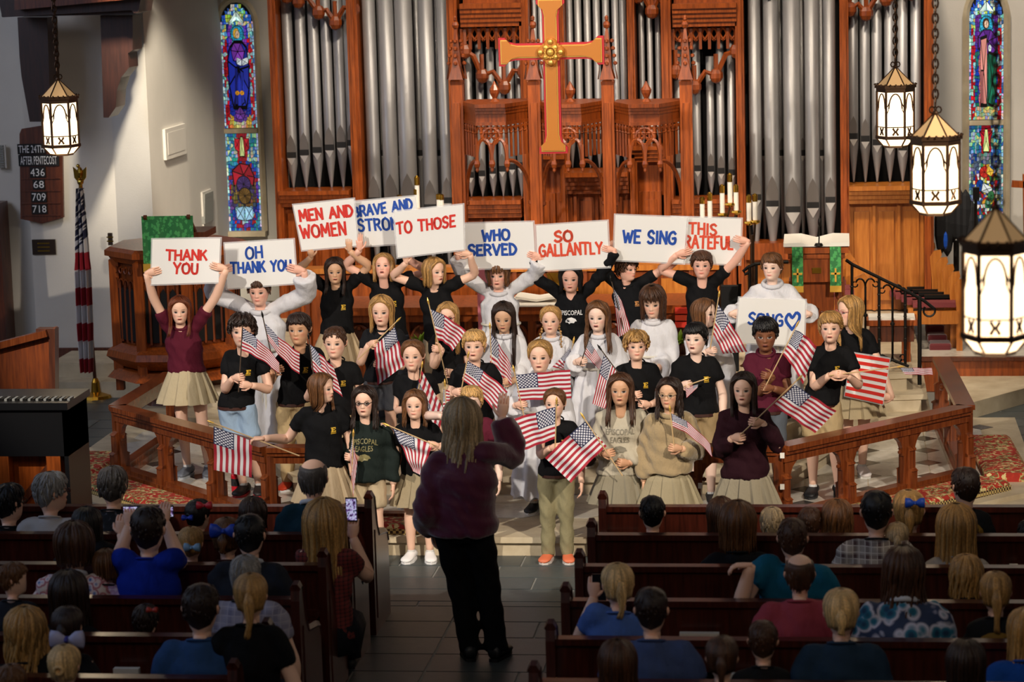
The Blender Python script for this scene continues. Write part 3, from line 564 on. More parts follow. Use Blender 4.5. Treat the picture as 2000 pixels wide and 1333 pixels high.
for k in range(3):
    xa_,xb_=cx_(cpost[k])+.06,cx_(cpost[k+1])-.06; w=xb_-xa_; pj=.42
    pl=[(xa_,YC+.25),(xa_,YC-.02),(xa_+w*.27,YC-pj),(xb_-w*.27,YC-pj),(xb_,YC-.02),(xb_,YC+.25)]
    z1=cz(cpost[k]+70,204); z0=cz(cpost[k]+70,232)
    m=MB(); 
    for i,(o_,za,zb) in enumerate(((.05,z1,z1+.035),(.03,z1-.03,z1),(.015,z1-.06,z1-.03),(0,z0,z1-.06),(.02,z0-.03,z0))):
        rect_prism(m,[((x-(xa_+xb_)/2)*(1+(o_*.0)/w)+(xa_+xb_)/2,y-(o_ if y<YC else 0)) for x,y in pl],za,zb)
    m.build('canopy','oak_carved',scr)
    m=MB(); m.lathe([(.05,0),(.02,.03),(.045,.08),(.05,.11),(.02,.16),(.005,.19)],((xa_+xb_)/2,YC-.1,z1+.035),8); m.build('finial','oak_carved',scr)
    for (p,q,n) in ((pl[1],pl[2],5),(pl[2],pl[3],6),(pl[3],pl[4],5)):
        p=np.array(p);q=np.array(q); m=MB(); H=.33
        for i in range(n+1):
            g=p+(q-p)*i/n; hh=H if (p[1]!=q[1]) else H*.45; m.tube([(g[0],g[1],z0-.03),(g[0],g[1],z0-hh)],.014,5); m.ball((g[0],g[1],z0-.1),.022,5,3)
            if i<n:
                g2=p+(q-p)*(i+1)/n; c=(g+g2)/2; d=(g2-g)/2
                m.tube([(c[0]-d[0]*math.cos(t),c[1]-d[1]*math.cos(t),z0-.12+.07*math.sin(t)) for t in np.linspace(0,math.pi,7)],.012,4)
        m.build('colonnette_row','oak_carved',scr)
    # big hanging arches: two narrow in the middle, one wide curve to each post
    m=MB(); xm=(xa_+xb_)/2; yf=YC-pj; zc=z0-.36
    xl,xr=pl[2][0],pl[3][0]
    for a,b,hh in ((xl,xm,.18),(xm,xr,.18)):
        c=(a+b)/2; h=(b-a)/2
        for s in (-1,1): m.tube([(c+s*h*math.cos(t)**.8,yf,zc+.2*math.sin(t)) for t in np.linspace(0,math.pi/2-.01,7)],.018,5)
    m.tube([(xm+.08*math.cos(t),yf,z0-.13+.08*math.sin(t)) for t in np.linspace(0,2*math.pi,13)[:-1]],.014,5,closed=True)
    for q in range(4): m.tube([(xm+.04*math.cos(q*math.pi/2)+.035*math.cos(t),yf,z0-.13+.04*math.sin(q*math.pi/2)+.035*math.sin(t)) for t in np.linspace(0,2*math.pi,9)[:-1]],.009,4,closed=True)
    for x in (xl,xm,xr): m.ball((x,yf,zc-.03),(.03,.03,.045),8,5); m.ball((x,yf,zc-.08),(.018,.018,.03),6,4); m.tube([(x,yf,zc),(x,yf,zc+.15)],.02,5)
    for e,s,xp_ in ((xl,-1,xa_),(xr,1,xb_)):
        m.tube([(e+(xp_-e)*math.sin(t),yf+(YC-yf)*math.sin(t),zc-.0-.42*(1-math.cos(t))) for t in np.linspace(0,math.pi/2,9)],.02,5); m.ball((xp_,YC,zc-.44),.03,6,4)
    m.build('pointed_arch','oak_carved',scr)
# ---------------------------------------------------------------- hanging cross
YX=21.6; cr=thing('hanging_cross','large gold and red cross hanging above the choir','cross',at(1078,300,YX))
k=YX/CF
def cross(e,yo,mat,name,th):
    c=at(1076.5,100,YX); top=-4; L=(.5*209*k,); 
    a=.5*(31)*k+e; fl_=.5*54*k+e; R=26*k
    up=104*k+e; dn=200*k+e; sd=103*k+e
    def arm(l):  # half outline of one arm in arm coordinates (along, across)
        return [(a,a),(l-R*1.25,a),(l-R*.75,a+R*.12),(l-R*.45,a+R*.45),(l-R*.35,fl_),(l,fl_),(l,-fl_),(l-R*.35,-fl_),(l-R*.45,-a-R*.45),(l-R*.75,-a-R*.12),(l-R*1.25,-a)]
    P=[]
    for l,(dx,dz) in ((sd,(1,0)),(dn,(0,-1)),(sd,(-1,0)),(up,(0,1))):
        for u,v in arm(l): P.append((u*dx+v*dz*1,u*dz-v*dx*1) if False else (u*dx-v*(-dz)*1.0, u*dz-v*dx) )
    # order the outline properly by walking arms clockwise
    Q=[]
    for l,(dx,dz) in ((sd,(1,0)),(dn,(0,-1)),(sd,(-1,0)),(up,(0,1))):
        px_,pz_=-dz,dx   # left of the arm
        for u,v in arm(l): Q.append((u*dx+v*px_,u*dz+v*pz_))
    m=MB().prism(Q,(c[0],YX+yo,c[2]),(1,0,0),(0,0,1),(0,th,0)); return fixn(m.build(name,mat,cr))
cross(.8*k,0,'crimson','red_border',.05); cross(-3.4*k,-.012,'gold','gold_moulding',.03); cross(-5.6*k,-.022,'cross_gold','gilded_face',.03)
c=at(1077,101,YX); m=MB()
for dx,dz in ((1,0),(-1,0),(0,1),(0,-1)): m.tube([(c[0]+dx*.062,c[1]-.02,c[2]+dz*.062),(c[0]+dx*.062,c[1]-.06,c[2]+dz*.062),(c[0]+dx*.062,c[1]-.07,c[2]+dz*.062)],[.055,.055,.045],16)
m.prism([(-.07,-.07),(.07,-.07),(.07,.07),(-.07,.07)],(c[0],c[1]-.03,c[2]),(1,0,0),(0,0,1),(0,-.03,0)); m.build('quatrefoil','cross_gold',cr)
m=MB()
for q in range(8):
    a=q*math.pi/4; rr=.055 if q%2 else .085; m.ball((c[0]+rr*math.cos(a),c[1]-.085,c[2]+rr*math.sin(a)),(.022,.015,.022),8,5)
for q in range(16): a=q*math.pi/8; m.ball((c[0]+.045*math.cos(a),c[1]-.09,c[2]+.045*math.sin(a)),(.012,.015,.012),6,4)
m.ball((c[0],c[1]-.09,c[2]),(.03,.02,.03)); m.build('gilt_rosette','gold',cr)
m=MB()
for s in (-1,1): m.tube([(c[0]+s*.05,YX+.03,c[2]+.45),(c[0]+s*.05,YX+.03,8)],.004,4)
m.build('hanging_wire','iron',cr)
# ---------------------------------------------------------------- lanterns
def lantern(px,ytop,ybot,dpx,Y,lab,ych=-120):
    S=Y/CF; c0=at(px,(ytop+ybot)/2,Y); H=(ybot-ytop)*S; R=dpx/2*S; zb=c0[2]-H/2; x,y=c0[0],c0[1]
    r=thing('lantern',lab,'lantern',(x,y,zb),'hanging gothic lanterns'); n=6; rot=math.atan2(-y,-x)-math.pi/6
    # heights from bottom: base 0-.1, drum .1-.78, crown band, cone to 1
    b0,b1,d1,cr1=.10*H,.14*H,.70*H,.78*H
    gl=MB(); gl.lathe([(R*.84,b1),(R*.84,d1)],(x,y,zb),n,rot=rot); gl.build('glass_shade','lantern_glass',r)
    gl=MB(); gl.lathe([(R*.60,0.01),(R*.86,b0)],(x,y,zb),n,rot=rot); gl.build('glass_base','lantern_glass',r)
    gl=MB(); gl.lathe([(R*.84,cr1),(R*.06,H*.99)],(x,y,zb),n,rot=rot); gl.build('glass_roof','lantern_roof_glass',r)
    for rr,z0,z1 in ((.97,b0,b1),(.93,d1-.01*H,d1+.05*H),(1.0,d1+.04*H,cr1)):
        m=MB()
        m.loft([np.c_[x+R*q*np.cos(np.arange(n)*2*np.pi/n+rot),y+R*q*np.sin(np.arange(n)*2*np.pi/n+rot),np.full(n,zb+z)] for q,z in ((rr,z0),(rr,z1),(rr-.1,z1),(rr-.1,z0))],False)
        m.build('band','bronze',r)
    m=MB(); m.lathe([(R*.56,-.012*H),(R*.62,0.012*H)],(x,y,zb),n,rot=rot); m.build('bottom_boss','bronze',r); m=MB()
    for k in range(24): a=k*2*math.pi/24; m.ball((x+R*math.cos(a)*.99,y+R*math.sin(a)*.99,zb+cr1+.005*H),R*.05,6,4)
    m.build('beading','bronze',r)
    for k in range(n):
        a=rot+k*2*math.pi/n; a2=a+2*math.pi/n; p=lambda q,z,t=0.:V(x+R*q*(math.cos(a)*(1-t)+math.cos(a2)*t),y+R*q*(math.sin(a)*(1-t)+math.sin(a2)*t),zb+z)
        f=MB(); f.tube([p(.88,b1),p(.88,d1)],R*.065,5); f.tube([p(.84,cr1),p(.06,H*.99)],R*.035,5); f.tube([p(.60,.01),p(.90,b0)],R*.045,5)
        zr=b1+(d1-b1)*.2
        f.tube([p(.87,zr,0),p(.87,zr,1)],R*.025,4)
        for s in (0,1):
            f.tube([p(.87,b1+(d1-b1)*(.62+.33*math.sin(q)),abs(s-(.14+.36*(1-math.cos(q))))) for q in np.linspace(0,math.pi/2,6)],R*.035,4)
            f.tube([p(.87,b1+(d1-b1)*(.62-.12*q),abs(s-(.14-.12*math.sin(q*2)*q))) for q in np.linspace(0,1,4)],R*.02,4)
            f.tube([p(.87,b1+(d1-b1)*.66,abs(s-.06)),p(.87,b1+(d1-b1)*.9,abs(s-.3))],R*.02,4)
        for s in (0,1): f.tube([p(.87,b1+(d1-b1)*.02,.5+(s-.5)*.3),p(.87,b1+(d1-b1)*.1,.5+(s-.5)*.06),p(.87,b1+(d1-b1)*.18,.5+(s-.5)*.3)],R*.05,4)
        f.build('tracery_frame','bronze',r)
    m=MB(); zt=zb+H; ztop=at(px,ych,Y)[2]
    for s in (-1,1): m.tube([(x+s*R*.12+R*.1*math.cos(t),y,zt+R*.12+R*.12*math.sin(t)) for t in np.linspace(0,2*np.pi,9)[:-1]],R*.03,4,closed=True)
    m.ball((x,y,zt),(R*.12,R*.12,R*.1),8,5); m.build('hook','bronze',r)
    m=MB(); l=R*.34; z=zt+R*.25; k=0
    while z<ztop:
        w=l*.32
        pts=[(w*math.cos(t),l*.6*math.sin(t)) for t in np.linspace(0,2*np.pi,9)[:-1]]
        m.tube([(x+(a if k%2 else a*.15),y+(a if not k%2 else a*.15),z+l*.5+b) for a,b in pts],R*.035,4,closed=True); z+=l*.82; k+=1
    m.build('chain','bronze',r); 
    pl=bpy.data.lights.new('lantern_bulb','POINT'); pl.energy=14*(Y/19)**0; pl.color=(1,.78,.5); pl.shadow_soft_size=.1; po=bpy.data.objects.new('lantern_bulb',pl); C.objects.link(po); po.location=(x,y,zb-.25)
lantern(117,153,304,80,19.5,'lit iron lantern hanging in front of the hymn board, farthest left')
lantern(1749,132,285,80,19.5,'lit iron lantern hanging in front of right organ pipes, upper right')
lantern(1827,222,417,104,15.2,'lit iron lantern on long chain before the right stained window')
lantern(1944,405,690,140,10.4,'large blurred lit lantern nearest the camera at right edge')
# ================================================================ FURNITURE
# communion rail: a run between two plan points with posts, braces, plinth and moulded top
ZR=.75
def rail_run(r,a,b,n,end0=True,end1=True):
    a=V(*a,0); b=V(*b,0); d=unit(b-a); nrm=V(d[1],-d[0],0); L=np.linalg.norm(b-a); z0=.147
    m=MB(); m.bar(a+V(0,0,ZR-.02),b+V(0,0,ZR-.02),.15,.04); m.bar(a+V(0,0,ZR-.055),b+V(0,0,ZR-.055),.115,.03); m.bar(a+V(0,0,ZR-.10),b+V(0,0,ZR-.10),.07,.06); m.build('handrail','rail_oak',r)
    m=MB(); m.bar(a+V(0,0,z0+.03),b+V(0,0,z0+.03),.17,.06); m.bar(a+V(0,0,z0+.075),b+V(0,0,z0+.075),.10,.03); m.build('plinth','rail_oak',r)
    for i in range(n+1):
        if (i==0 and not end0) or (i==n and not end1): continue
        p=a+(b-a)*i/n; m=MB(); w=.055
        for dd in (-.035,.035): m.bar(p+d*dd+V(0,0,z0),p+d*dd+V(0,0,ZR-.07),.05,.05,up=tuple(nrm))
        # stepped buttress front and back
        for s in (-1,1):
            for zz0,zz1,t in ((z0,.34,.075),(.34,.50,.055)):
                m.prism([(-.035,zz0),(.035,zz0),(.035,zz1),(-.035,zz1)],p+nrm*s*.0,d,(0,0,1),nrm*s*t)
                m.prism([(0,zz1),(t+.012,zz1),(0,zz1+.05)],p-d*.035,nrm*s,(0,0,1),d*.07)
        m.build('rail_post','rail_oak',r)
        for s in (-1,1):
            if (i==0 and s<0) or (i==n and s>0): continue
            q=MB(); P=[(.055,.46),(.07,.46),(.075,.52),(.10,.575),(.15,.62),(.21,.64),(.225,.625),(.24,.65),(.24,.66),(.055,.66)]
            q.prism(P,p-nrm*.02,d*s,(0,0,1),nrm*.04); q.ball(p+d*s*.085+V(0,0,.49),.018,6,4); q.ball(p+d*s*.23+V(0,0,.635),.018,6,4); q.build('carved_brace','rail_oak',r)
rl=thing('communion_rail','dark oak communion rail with carved braces, left half','rail',(*CLn,.147),'communion rails around the chancel')
rail_run(rl,GL,CLn,3,True,True); rail_run(rl,CLn,BL,1,False,True); rail_run(rl,GL,(-3.15,18.9),1,False,True)
rr=thing('communion_rail','dark oak communion rail with carved braces, right half','rail',(*CRn,.147),'communion rails around the chancel')
rail_run(rr,GR,CRn,3,True,True); rail_run(rr,CRn,BR,2,False,True); rail_run(rr,GR,(-1.08,18.9),1,False,True)
# white paper slips on the end posts
for i,(x,y) in enumerate(((1368,892),(1368,948),(1528,889),(1528,950))):
    p=at(x,y,18.83); o=MB().box(p[0]-.016,18.80,p[2]-.02,p[0]+.016,18.812,p[2]+.02).build('paper_tag','paper'); tag(o,('upper','lower')[i%2]+' small paper tag on the rail post, '+('left' if i<2 else 'right')+' side of the maroon jacket girl','tag')
# needlepoint kneelers
def kneeler(lab,a,b,w=.36,z=.11,h=.11,off=.30):
    a=V(*a,0); b=V(*b,0); d=unit(b-a); nr=V(d[1],-d[0],0)
    if nr[1]>0 and abs(nr[1])>.3: nr=-nr
    if lab.find('side')>=0: nr=V(1,0,0) if a[0]>-2 else V(-1,0,0)
    c0=a+nr*off; c1=b+nr*off; r=thing('kneeler',lab,'kneeler',tuple((c0+c1)/2+V(0,0,z)),'red floral needlepoint kneelers around the rail')
    m=MB(); R=[]
    for t,s in ((0,.0),(.0,1),(1,1),(1,0)): pass
    prof=[(-w/2,z),(-w/2,z+h*.8),(-w/2+.03,z+h),(w/2-.03,z+h),(w/2,z+h*.8),(w/2,z)]
    m.loft([np.array([p+nr*u+V(0,0,v) for u,v in prof]) for p in (c0+d*.01,c1-d*.01)]); fixn(m.build('cushion','needlepoint',r))
    m=MB(); m.bar(c0+nr*(w/2+.003)+V(0,0,z+h*.36),c1+nr*(w/2+.003)+V(0,0,z+h*.36),.008,h*.7); m.build('side_band','needlepoint_border',r)
kneeler('red floral kneeler cushion along the right diagonal of the rail',(-.40,18.95),(.98,20.4))
kneeler('red floral kneeler cushion along the right side rail beside dark slate',(1.0,20.35),(.93,21.9),off=.33)
kneeler('red floral kneeler cushion along the left diagonal of the rail',(-4.36,18.95),(-5.95,20.55))
kneeler('short red floral kneeler cushion at the left side rail corner',(-5.95,20.5),(-5.95,21.3),off=.33)
kneeler('red floral kneeler cushion at front left gate behind aisle pew end',(-4.25,18.9),(-3.1,18.9),w=.3,off=.20)
kneeler('red floral kneeler cushion at front right gate behind right pew',(-1.1,18.9),(-.45,18.9),w=.3,off=.20)
# stone steps seen right of the platform
for nm,z0,z1,x0,x1,y0,y1 in (('stone_base_left',0,.16,-8.2,-6.75,25.0,26.1),('stone_base_left_upper',.16,.3,-8.0,-6.75,25.3,26.1)):
    struct(MB().box(x0,y0,z0,x1,y1,z1).build('step','limestone'))
qa=onz(1872,794,.15); qb=onz(2000,759,.15); qc=qa+(qb-qa)*2.5; o=rect_prism(MB(),[(qa[0],qa[1]),(qc[0],qc[1]),(6.5,27.9),(1.0,27.9),(1.0,qa[1]+.05)],0,.15).build('step','limestone'); struct(o)
YB=onz(1950,735,.15)[1]; ZC=at(1950,697,YB)[2]
# oak chancel platform to the right, with edge board
pl=struct(MB().box(.75,YB,.0,6.2,27.9,ZC-.008).build('platform_edge','oak')); MB().box(.75,YB-.04,ZC-.035,6.2,YB+.03,ZC).build('nosing','oak_dark',pl); struct(MB().box(.75,YB+.04,ZC-.008,6.2,27.9,ZC).build('floor_choir','marble'))
# ---------------------------------------------------------------- pulpit
YP=23.4
c=at(350,600,YP); px_=c[0]; r=thing('pulpit','octagonal carved oak pulpit on a pedestal behind the left singers','pulpit',(px_,YP,.3))
Rp=.60; zt=at(350,474,YP)[2]
def octa(R,x,y,n=8,rot=math.pi/8): a=np.arange(n)*2*np.pi/n+rot; return x+R*np.cos(a),y+R*np.sin(a)
def oloft(mb,prof,x,y,z): 
    for (r0,z0),(r1,z1) in zip(prof,prof[1:]): mb.lathe([(r0,z0),(r1,z1)],(x,y,z),8,rot=math.pi/8)
m=MB(); oloft(m,[(Rp+.07,-.08),(Rp+.07,-.03),(Rp+.02,0)],px_,YP,zt); oloft(m,[(Rp+.0,-.14),(Rp+.04,-.08)],px_,YP,zt); m.build('cornice','oak',r)
m=MB(); oloft(m,[(Rp-.05,-.92),(Rp-.05,-.1)],px_,YP,zt); m.build('drum','oak_carved',r)
m=MB(); oloft(m,[(Rp+.10,-1.02),(Rp+.08,-.96),(Rp-.02,-.90)],px_,YP,zt); oloft(m,[(Rp-.02,-1.12),(Rp+.10,-1.02)],px_,YP,zt); oloft(m,[(.3,-1.3),(Rp-.06,-1.1)],px_,YP,zt);oloft(m,[(Rp+.1,-1.22),(Rp+.02,-1.14)],px_,YP,zt); m.build('corbelled_base','oak',r)
m=MB(); oloft(m,[(.28,-(zt-.3)),(.28,-1.25)],px_,YP,zt); oloft(m,[(.5,-(zt-.3)),(.45,-(zt-.4))],px_,YP,zt); m.build('pedestal','oak_dark',r)
xs,ys=octa(Rp-.02,px_,YP)
for i in range(8):
    p=V(xs[i],ys[i],0); q=V(xs[(i+1)%8],ys[(i+1)%8],0)
    if (p+q)[1]/2>YP+.25: continue
    m=MB(); m.bar(p+V(0,0,zt-1.15),p+V(0,0,zt-.12),.09,.09); m.ball(p+V(0,0,zt-.15),.06,6,4); m.bar(p+V(0,0,zt-1.2),p+V(0,0,zt-1.35),.07,.07); m.build('corner_buttress','oak',r)
    d=q-p; k=unit(V(d[1],-d[0],0)); c=(p+q)/2
    if (c-V(px_,YP,0))@k<0: k=-k
    m=MB()
    for t in (.2,.4,.6,.8): m.bar(p+d*t+V(0,0,zt-.88),p+d*t+V(0,0,zt-.3),.02,.03)
    for t in (.1,.3,.5,.7,.9):
        o_=p+d*t+k*.012
        m.tube([o_+unit(d)*.045*math.cos(a)+V(0,0,zt-.34+.05*math.sin(a)) for a in np.linspace(0,math.pi,7)],.01,4)
        m.tube([o_+unit(d)*.03*math.cos(a)+V(0,0,zt-.21+.03*math.sin(a)) for a in np.linspace(0,2*math.pi,9)[:-1]],.009,4,closed=True)
    m.build('carved_tracery','oak_carved',r)
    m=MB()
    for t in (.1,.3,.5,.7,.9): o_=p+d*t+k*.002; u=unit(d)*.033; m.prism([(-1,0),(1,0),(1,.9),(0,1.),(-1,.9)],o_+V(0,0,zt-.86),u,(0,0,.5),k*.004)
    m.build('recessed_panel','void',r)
# pulpit hanging
a=at(273,424,YP-.75); b=at(374,424,YP-.75); zb=at(300,533,YP-.75)[2]
f=thing('pulpit_hanging','green damask pulpit hanging with gold cross and gold fringe','cloth',((a[0]+b[0])/2,YP-.7,zb))
m=MB(); nx,nz=10,12; v=[(a[0]+(b[0]-a[0])*i/nx,YP-.70+.012*math.sin(i*1.7)*(1-j/nz),zb+.07+(a[2]-zb-.07)*j/nz) for j in range(nz+1) for i in range(nx+1)]
m.add(v,[(j*(nx+1)+i,j*(nx+1)+i+1,(j+1)*(nx+1)+i+1,(j+1)*(nx+1)+i) for j in range(nz) for i in range(nx)]); m.build('damask','green_damask',f)
m=MB().box(a[0],YP-.72,zb,b[0],YP-.68,zb+.075); m.build('fringe','gold_flat',f)
cx0=(a[0]+b[0])/2; m=MB().box(cx0-.022,YP-.73,at(324,505,YP)[2],cx0+.022,YP-.715,at(324,452,YP)[2]); m.box(cx0-.09,YP-.73,at(324,469,YP)[2],cx0+.09,YP-.715,at(324,462,YP)[2]); m.build('embroidered_cross','gold_flat',f)
o=MB(); o.box(cx0-.22,YP-.55,zt+.1,cx0+.3,YP-.1,zt+.16,M=None); o.bar((cx0-.2,YP-.72,a[2]),(cx0-.2,YP-.3,zt),.03,.03); o.bar((cx0+.2,YP-.72,a[2]),(cx0+.2,YP-.3,zt),.03,.03); o.build('bookrest','oak_dark',r)
# ---------------------------------------------------------------- flag stand
Yf=25.0; b=at(188,775,Yf); t_=at(155,318,Yf); fs=thing('flag_on_pole','united states flag drooping on a tall pole with brass eagle','flag',(b[0],Yf,0))
m=MB(); m.tube([(b[0],Yf,.02),(t_[0],Yf,t_[2]-.3)],.018,8); m.build('pole','oak_dark',fs)
m=MB(); m.lathe([(.16,0),(.15,.03),(.05,.06),(.04,.16),(.025,.2)],(b[0],Yf,0),16); m.build('base','brass',fs)
m=MB(); e=V(t_[0],Yf,t_[2]-.32); m.tube([e,e+V(0,0,.1)],.02,8); m.ball(e+V(0,0,.13),.035); m.ball(e+V(0,0,.22),(.03,.03,.06)); m.ball(e+V(-.01,-.02,.29),.02); 
for s in (-1,1): m.prism([(0,0),(.07,.06),(.06,-.05),(.02,-.1)],e+V(0,0,.22),(s,0,0),(0,0,1),(0,.012,0))
m.build('eagle_finial','brass',fs)
P=[(156,362),(160,455),(163,560),(168,640),(172,720)]; 
def draped(name,mat,rows,parent,folds=5,amp=.05):
    """rows: list of (left px,right px,row px,u-range,v) -> hanging cloth with folds"""
    m=MB(); nx=36; V_=[];UV=[]
    for (xl,xr,y,u0,u1,v) in rows:
        p=at(xl,y,Yf-.1); q=at(xr,y,Yf-.1)
        for i in range(nx+1):
            t=i/nx; V_.append(p+(q-p)*t+V(0,-amp*math.sin(t*folds*2*math.pi),0)); UV.append((u0+(u1-u0)*t,v))
    n=len(rows); F=[(j*(nx+1)+i,j*(nx+1)+i+1,(j+1)*(nx+1)+i+1,(j+1)*(nx+1)+i) for j in range(n-1) for i in range(nx)]
    m.add(V_,F); o=m.build(name,mat,parent,smooth=True); uvl=o.data.uv_layers.new(name='UVMap'); UV=np.array(UV)
    li=np.empty(len(o.data.loops),int); o.data.loops.foreach_get('vertex_index',li); uvl.data.foreach_set('uv',UV[li].ravel()); return o
rows=[]
for k in range(17):
    s=k/16; y=368+(728-368)*s; w=10+12*min(1,s*3)+ (4 if s>.4 else 0)-8*max(0,s-.75)*3; xc=156+14*s
    rows.append((xc-w*.62,xc+w*.6,y,.04+s*1.05 if s<.9 else .98,min(1,.16+s*.95),.97-s*.80))
draped('flag_cloth','flag_print',rows,fs,3,.05)
# ---------------------------------------------------------------- upright piano and console, lower left
Yp=16.98; a=at(-40,786,Yp); b=at(128,786,Yp); pn=thing('upright_piano','black upright piano seen from its unfinished wooden back','piano',((a[0]+b[0])/2,Yp,0))
x0,x1,zt=a[0]-.5,b[0],b[2]
m=MB().box(x0,Yp,zt-.38,x1,Yp+.5,zt-.04); m.box(x0,Yp-.03,zt-.05,x1+.02,Yp+.52,zt); m.build('case','black_satin',pn)
MB().box(x0,Yp+.12,0.05,x1-.03,Yp+.16,zt-.38).build('soundboard','oak',pn)
for k in range(5): xx=x1-.11-.37*k; MB().box(xx-.05,Yp,.03,xx+.05,Yp+.11,zt-.38).build('back_post','oak',pn)
MB().box(x0,Yp,0,x1,Yp+.45,.06).build('bottom_board','black_satin',pn); MB().box(x1-.03,Yp,0,x1,Yp+.5,zt-.05).build('side','black_satin',pn)
m=MB(); 
for k in range(4): m.bar((x1-.15-.37*k,Yp+.1,zt-.45),(x1-.45-.37*k,Yp+.1,zt-.8),.02,.05)
m.build('brace','oak_dark',pn)
o=thing('keyboard_vent','ribbed black and grey panel lying on top of the piano','panel',(x1-.5,Yp+.25,zt))
for k in range(22): MB().box(x0+.52+.028*k,Yp+.05,zt,x0+.538+.028*k,Yp+.15,zt+.015).build('rib','grout' if k%2 else 'iron',o)
Yc=18.6; r=thing('organ_console_screen','sloping polished wood screen behind the black piano','screen',at(50,770,Yc)*V(1,1,0)+V(0,0,0))
def quad(Y,pts,th,name,mat,par): return slab(MB(),pts,Y,th).build(name,mat,par)
quad(Yc,[(-60,735),(-60,690),(92,655),(104,640),(108,640),(110,960),(-60,960)],.06,'panel','oak_carved',r)
m=MB(); m.bar(at(-60,690,Yc-.02),at(94,650,Yc-.02),.1,.05); m.build('sloping_cap','rail_oak',r)
quad(Yc-.03,[(70,643),(107,643),(109,960),(97,960),(95,660),(70,656)],.1,'end_stile','oak_dark',r)
a=at(-3,400,YW-.2); b=at(12,690,YW-.2); o=MB().box(a[0]-.5,YW-.1,0,b[0]-.02,YW+.2,a[2]).build('door_frame','oak_dark'); struct(o)
# ---------------------------------------------------------------- altar
YA=23.0; xa0,xa1=at(640,690,YA)[0],at(1400,690,YA)[0]; zt=at(1040,588,YA)[2]
al=thing('altar','long oak altar table with carved front behind the singers','altar',((xa0+xa1)/2,YA,.6))
m=MB().box(xa0,YA-.35,zt-.07,xa1,YA+.4,zt); m.box(xa0+.06,YA-.30,zt-.14,xa1-.06,YA+.35,zt-.07); m.build('table_top','oak',al)
MB().box(xa0+.15,YA-.2,.75,xa1-.15,YA+.3,zt-.14).build('body','oak_dark',al); MB().box(xa0+.05,YA-.3,.6,xa1-.05,YA+.35,.75).build('base','oak',al)
n=11
for k in range(n+1):
    x=xa0+.2+(xa1-xa0-.4)*k/n; MB().box(x-.035,YA-.27,.75,x+.035,YA-.2,zt-.14).build('pilaster','oak',al)
    if k<n:
        w=(xa1-xa0-.4)/n; m=MB()
        for s in (-1,1): m.tube([(x+w/2+s*(w/2-.03)*math.cos(t),YA-.22,zt-.36+.18*math.sin(t)) for t in np.linspace(0,math.pi/2,7)],.015,5)
        m.ball((x+w/2,YA-.22,zt-.2),.03,6,4); m.build('carved_arch','oak_carved',al)
# reredos-like oak dado behind the altar with orange panels
o=thing('choir_screen','panelled oak choir screen directly behind the altar','screen',(at(1100,600,23.9)[0],23.9,.6))
a=at(600,530,23.9); b=at(1420,530,23.9); zq=a[2]-.02
MB().box(a[0],23.9,.6,b[0],24.0,zq).build('backing','oak',o); MB().box(a[0]-.03,23.84,zq,b[0]+.03,24.05,zq+.05).build('top_rail','oak_light',o)
n=12; w=(b[0]-a[0])/n
for k in range(n):
    MB().box(a[0]+w*k+.05,23.87,.75,a[0]+w*(k+1)-.05,23.9,zq-.08).build('panel','oak_light' if k>6 else 'oak',o)
    MB().box(a[0]+w*k-.02,23.85,.6,a[0]+w*k+.02,23.9,zq).build('stile','oak_carved',o)
# altar linen, missal on stand, pink frontal pieces
p0=at(1000,581,YA); p1=at(1080,581,YA); o=MB().box(p0[0],YA-.36,zt,p1[0]+.1,YA+.2,zt+.012).build('altar_linen','paper'); tag(o,'white linen cloth lying on the oak altar','cloth')
o=thing('altar_book','open white book with gilt rest on the altar','book',(at(1052,575,YA)[0],YA,zt+.012))
for s in (-1,1): MB().prism([(0,0),(.19,.03),(.19,.05),(0,.02)],(at(1052,575,YA)[0],YA-.2,zt+.02),(s,0,0),(0,0,1),(0,.3,0)).build('page_block','paper',o)
a=at(1070,532,23.2);b=at(1100,560,23.2); b[2]=zt; o=MB(); o.box(a[0],23.15,b[2],b[0],23.22,a[2]); o.bar((a[0],23.12,b[2]),(b[0],23.12,a[2]),.015,.02); o.bar((b[0],23.12,b[2]),(a[0],23.12,a[2]),.015,.02); o=o.build('brass_book_stand','brass'); tag(o,'brass scrolled stand on the altar left of the black hoodie child','stand')
for (x0,y0,x1,y1,l) in ((930,520,958,560,'upper'),(905,562,925,586,'lower')):
    a=at(x0,y0,22.6);b=at(x1,y1,22.6); o=MB().box(a[0],22.58,b[2],b[0],22.62,a[2]).build('pink_hanging','pink_cloth') if 0 else None
plain('pink_cloth','C8707C',.7); plain('scarlet','D8301C',.6); plain('leaf','7FA01E',.6); plain('ribbon_green','4E8A5A',.5)
a=at(932,525,22.6);b=at(962,600,22.6); o=MB().box(a[0],22.56,b[2]-.2,b[0],22.6,a[2]).build('banner','pink_cloth'); tag(o,'pink fabric banner standing behind the white robed sign holder','banner')
def cushion(px,py,Y,w,lab,mat):
    p=at(px,py,Y); m=MB(); m.ball((p[0],Y,p[2]),(w,w*.6,w*.35),14,8); o=m.build('cushion',mat,smooth=True); tag(o,lab,'cushion')
0 and cushion(1045,632,22.3,.12,'scarlet cushion before the altar behind the front braid girl','scarlet')
# scarlet books stack right of altar
o=thing('red_hanging','scarlet striped fabric hanging on the altar right end','cloth',at(1335,640,22.5)); a=at(1318,600,22.6);b=at(1350,640,22.6)
for k in range(3): MB().box(a[0],22.60,b[2]+(a[2]-b[2])*k/3,b[0],22.65+.01*k,b[2]+(a[2]-b[2])*(k+.8)/3).build('fold','scarlet' if k!=1 else 'paint_orange',o)
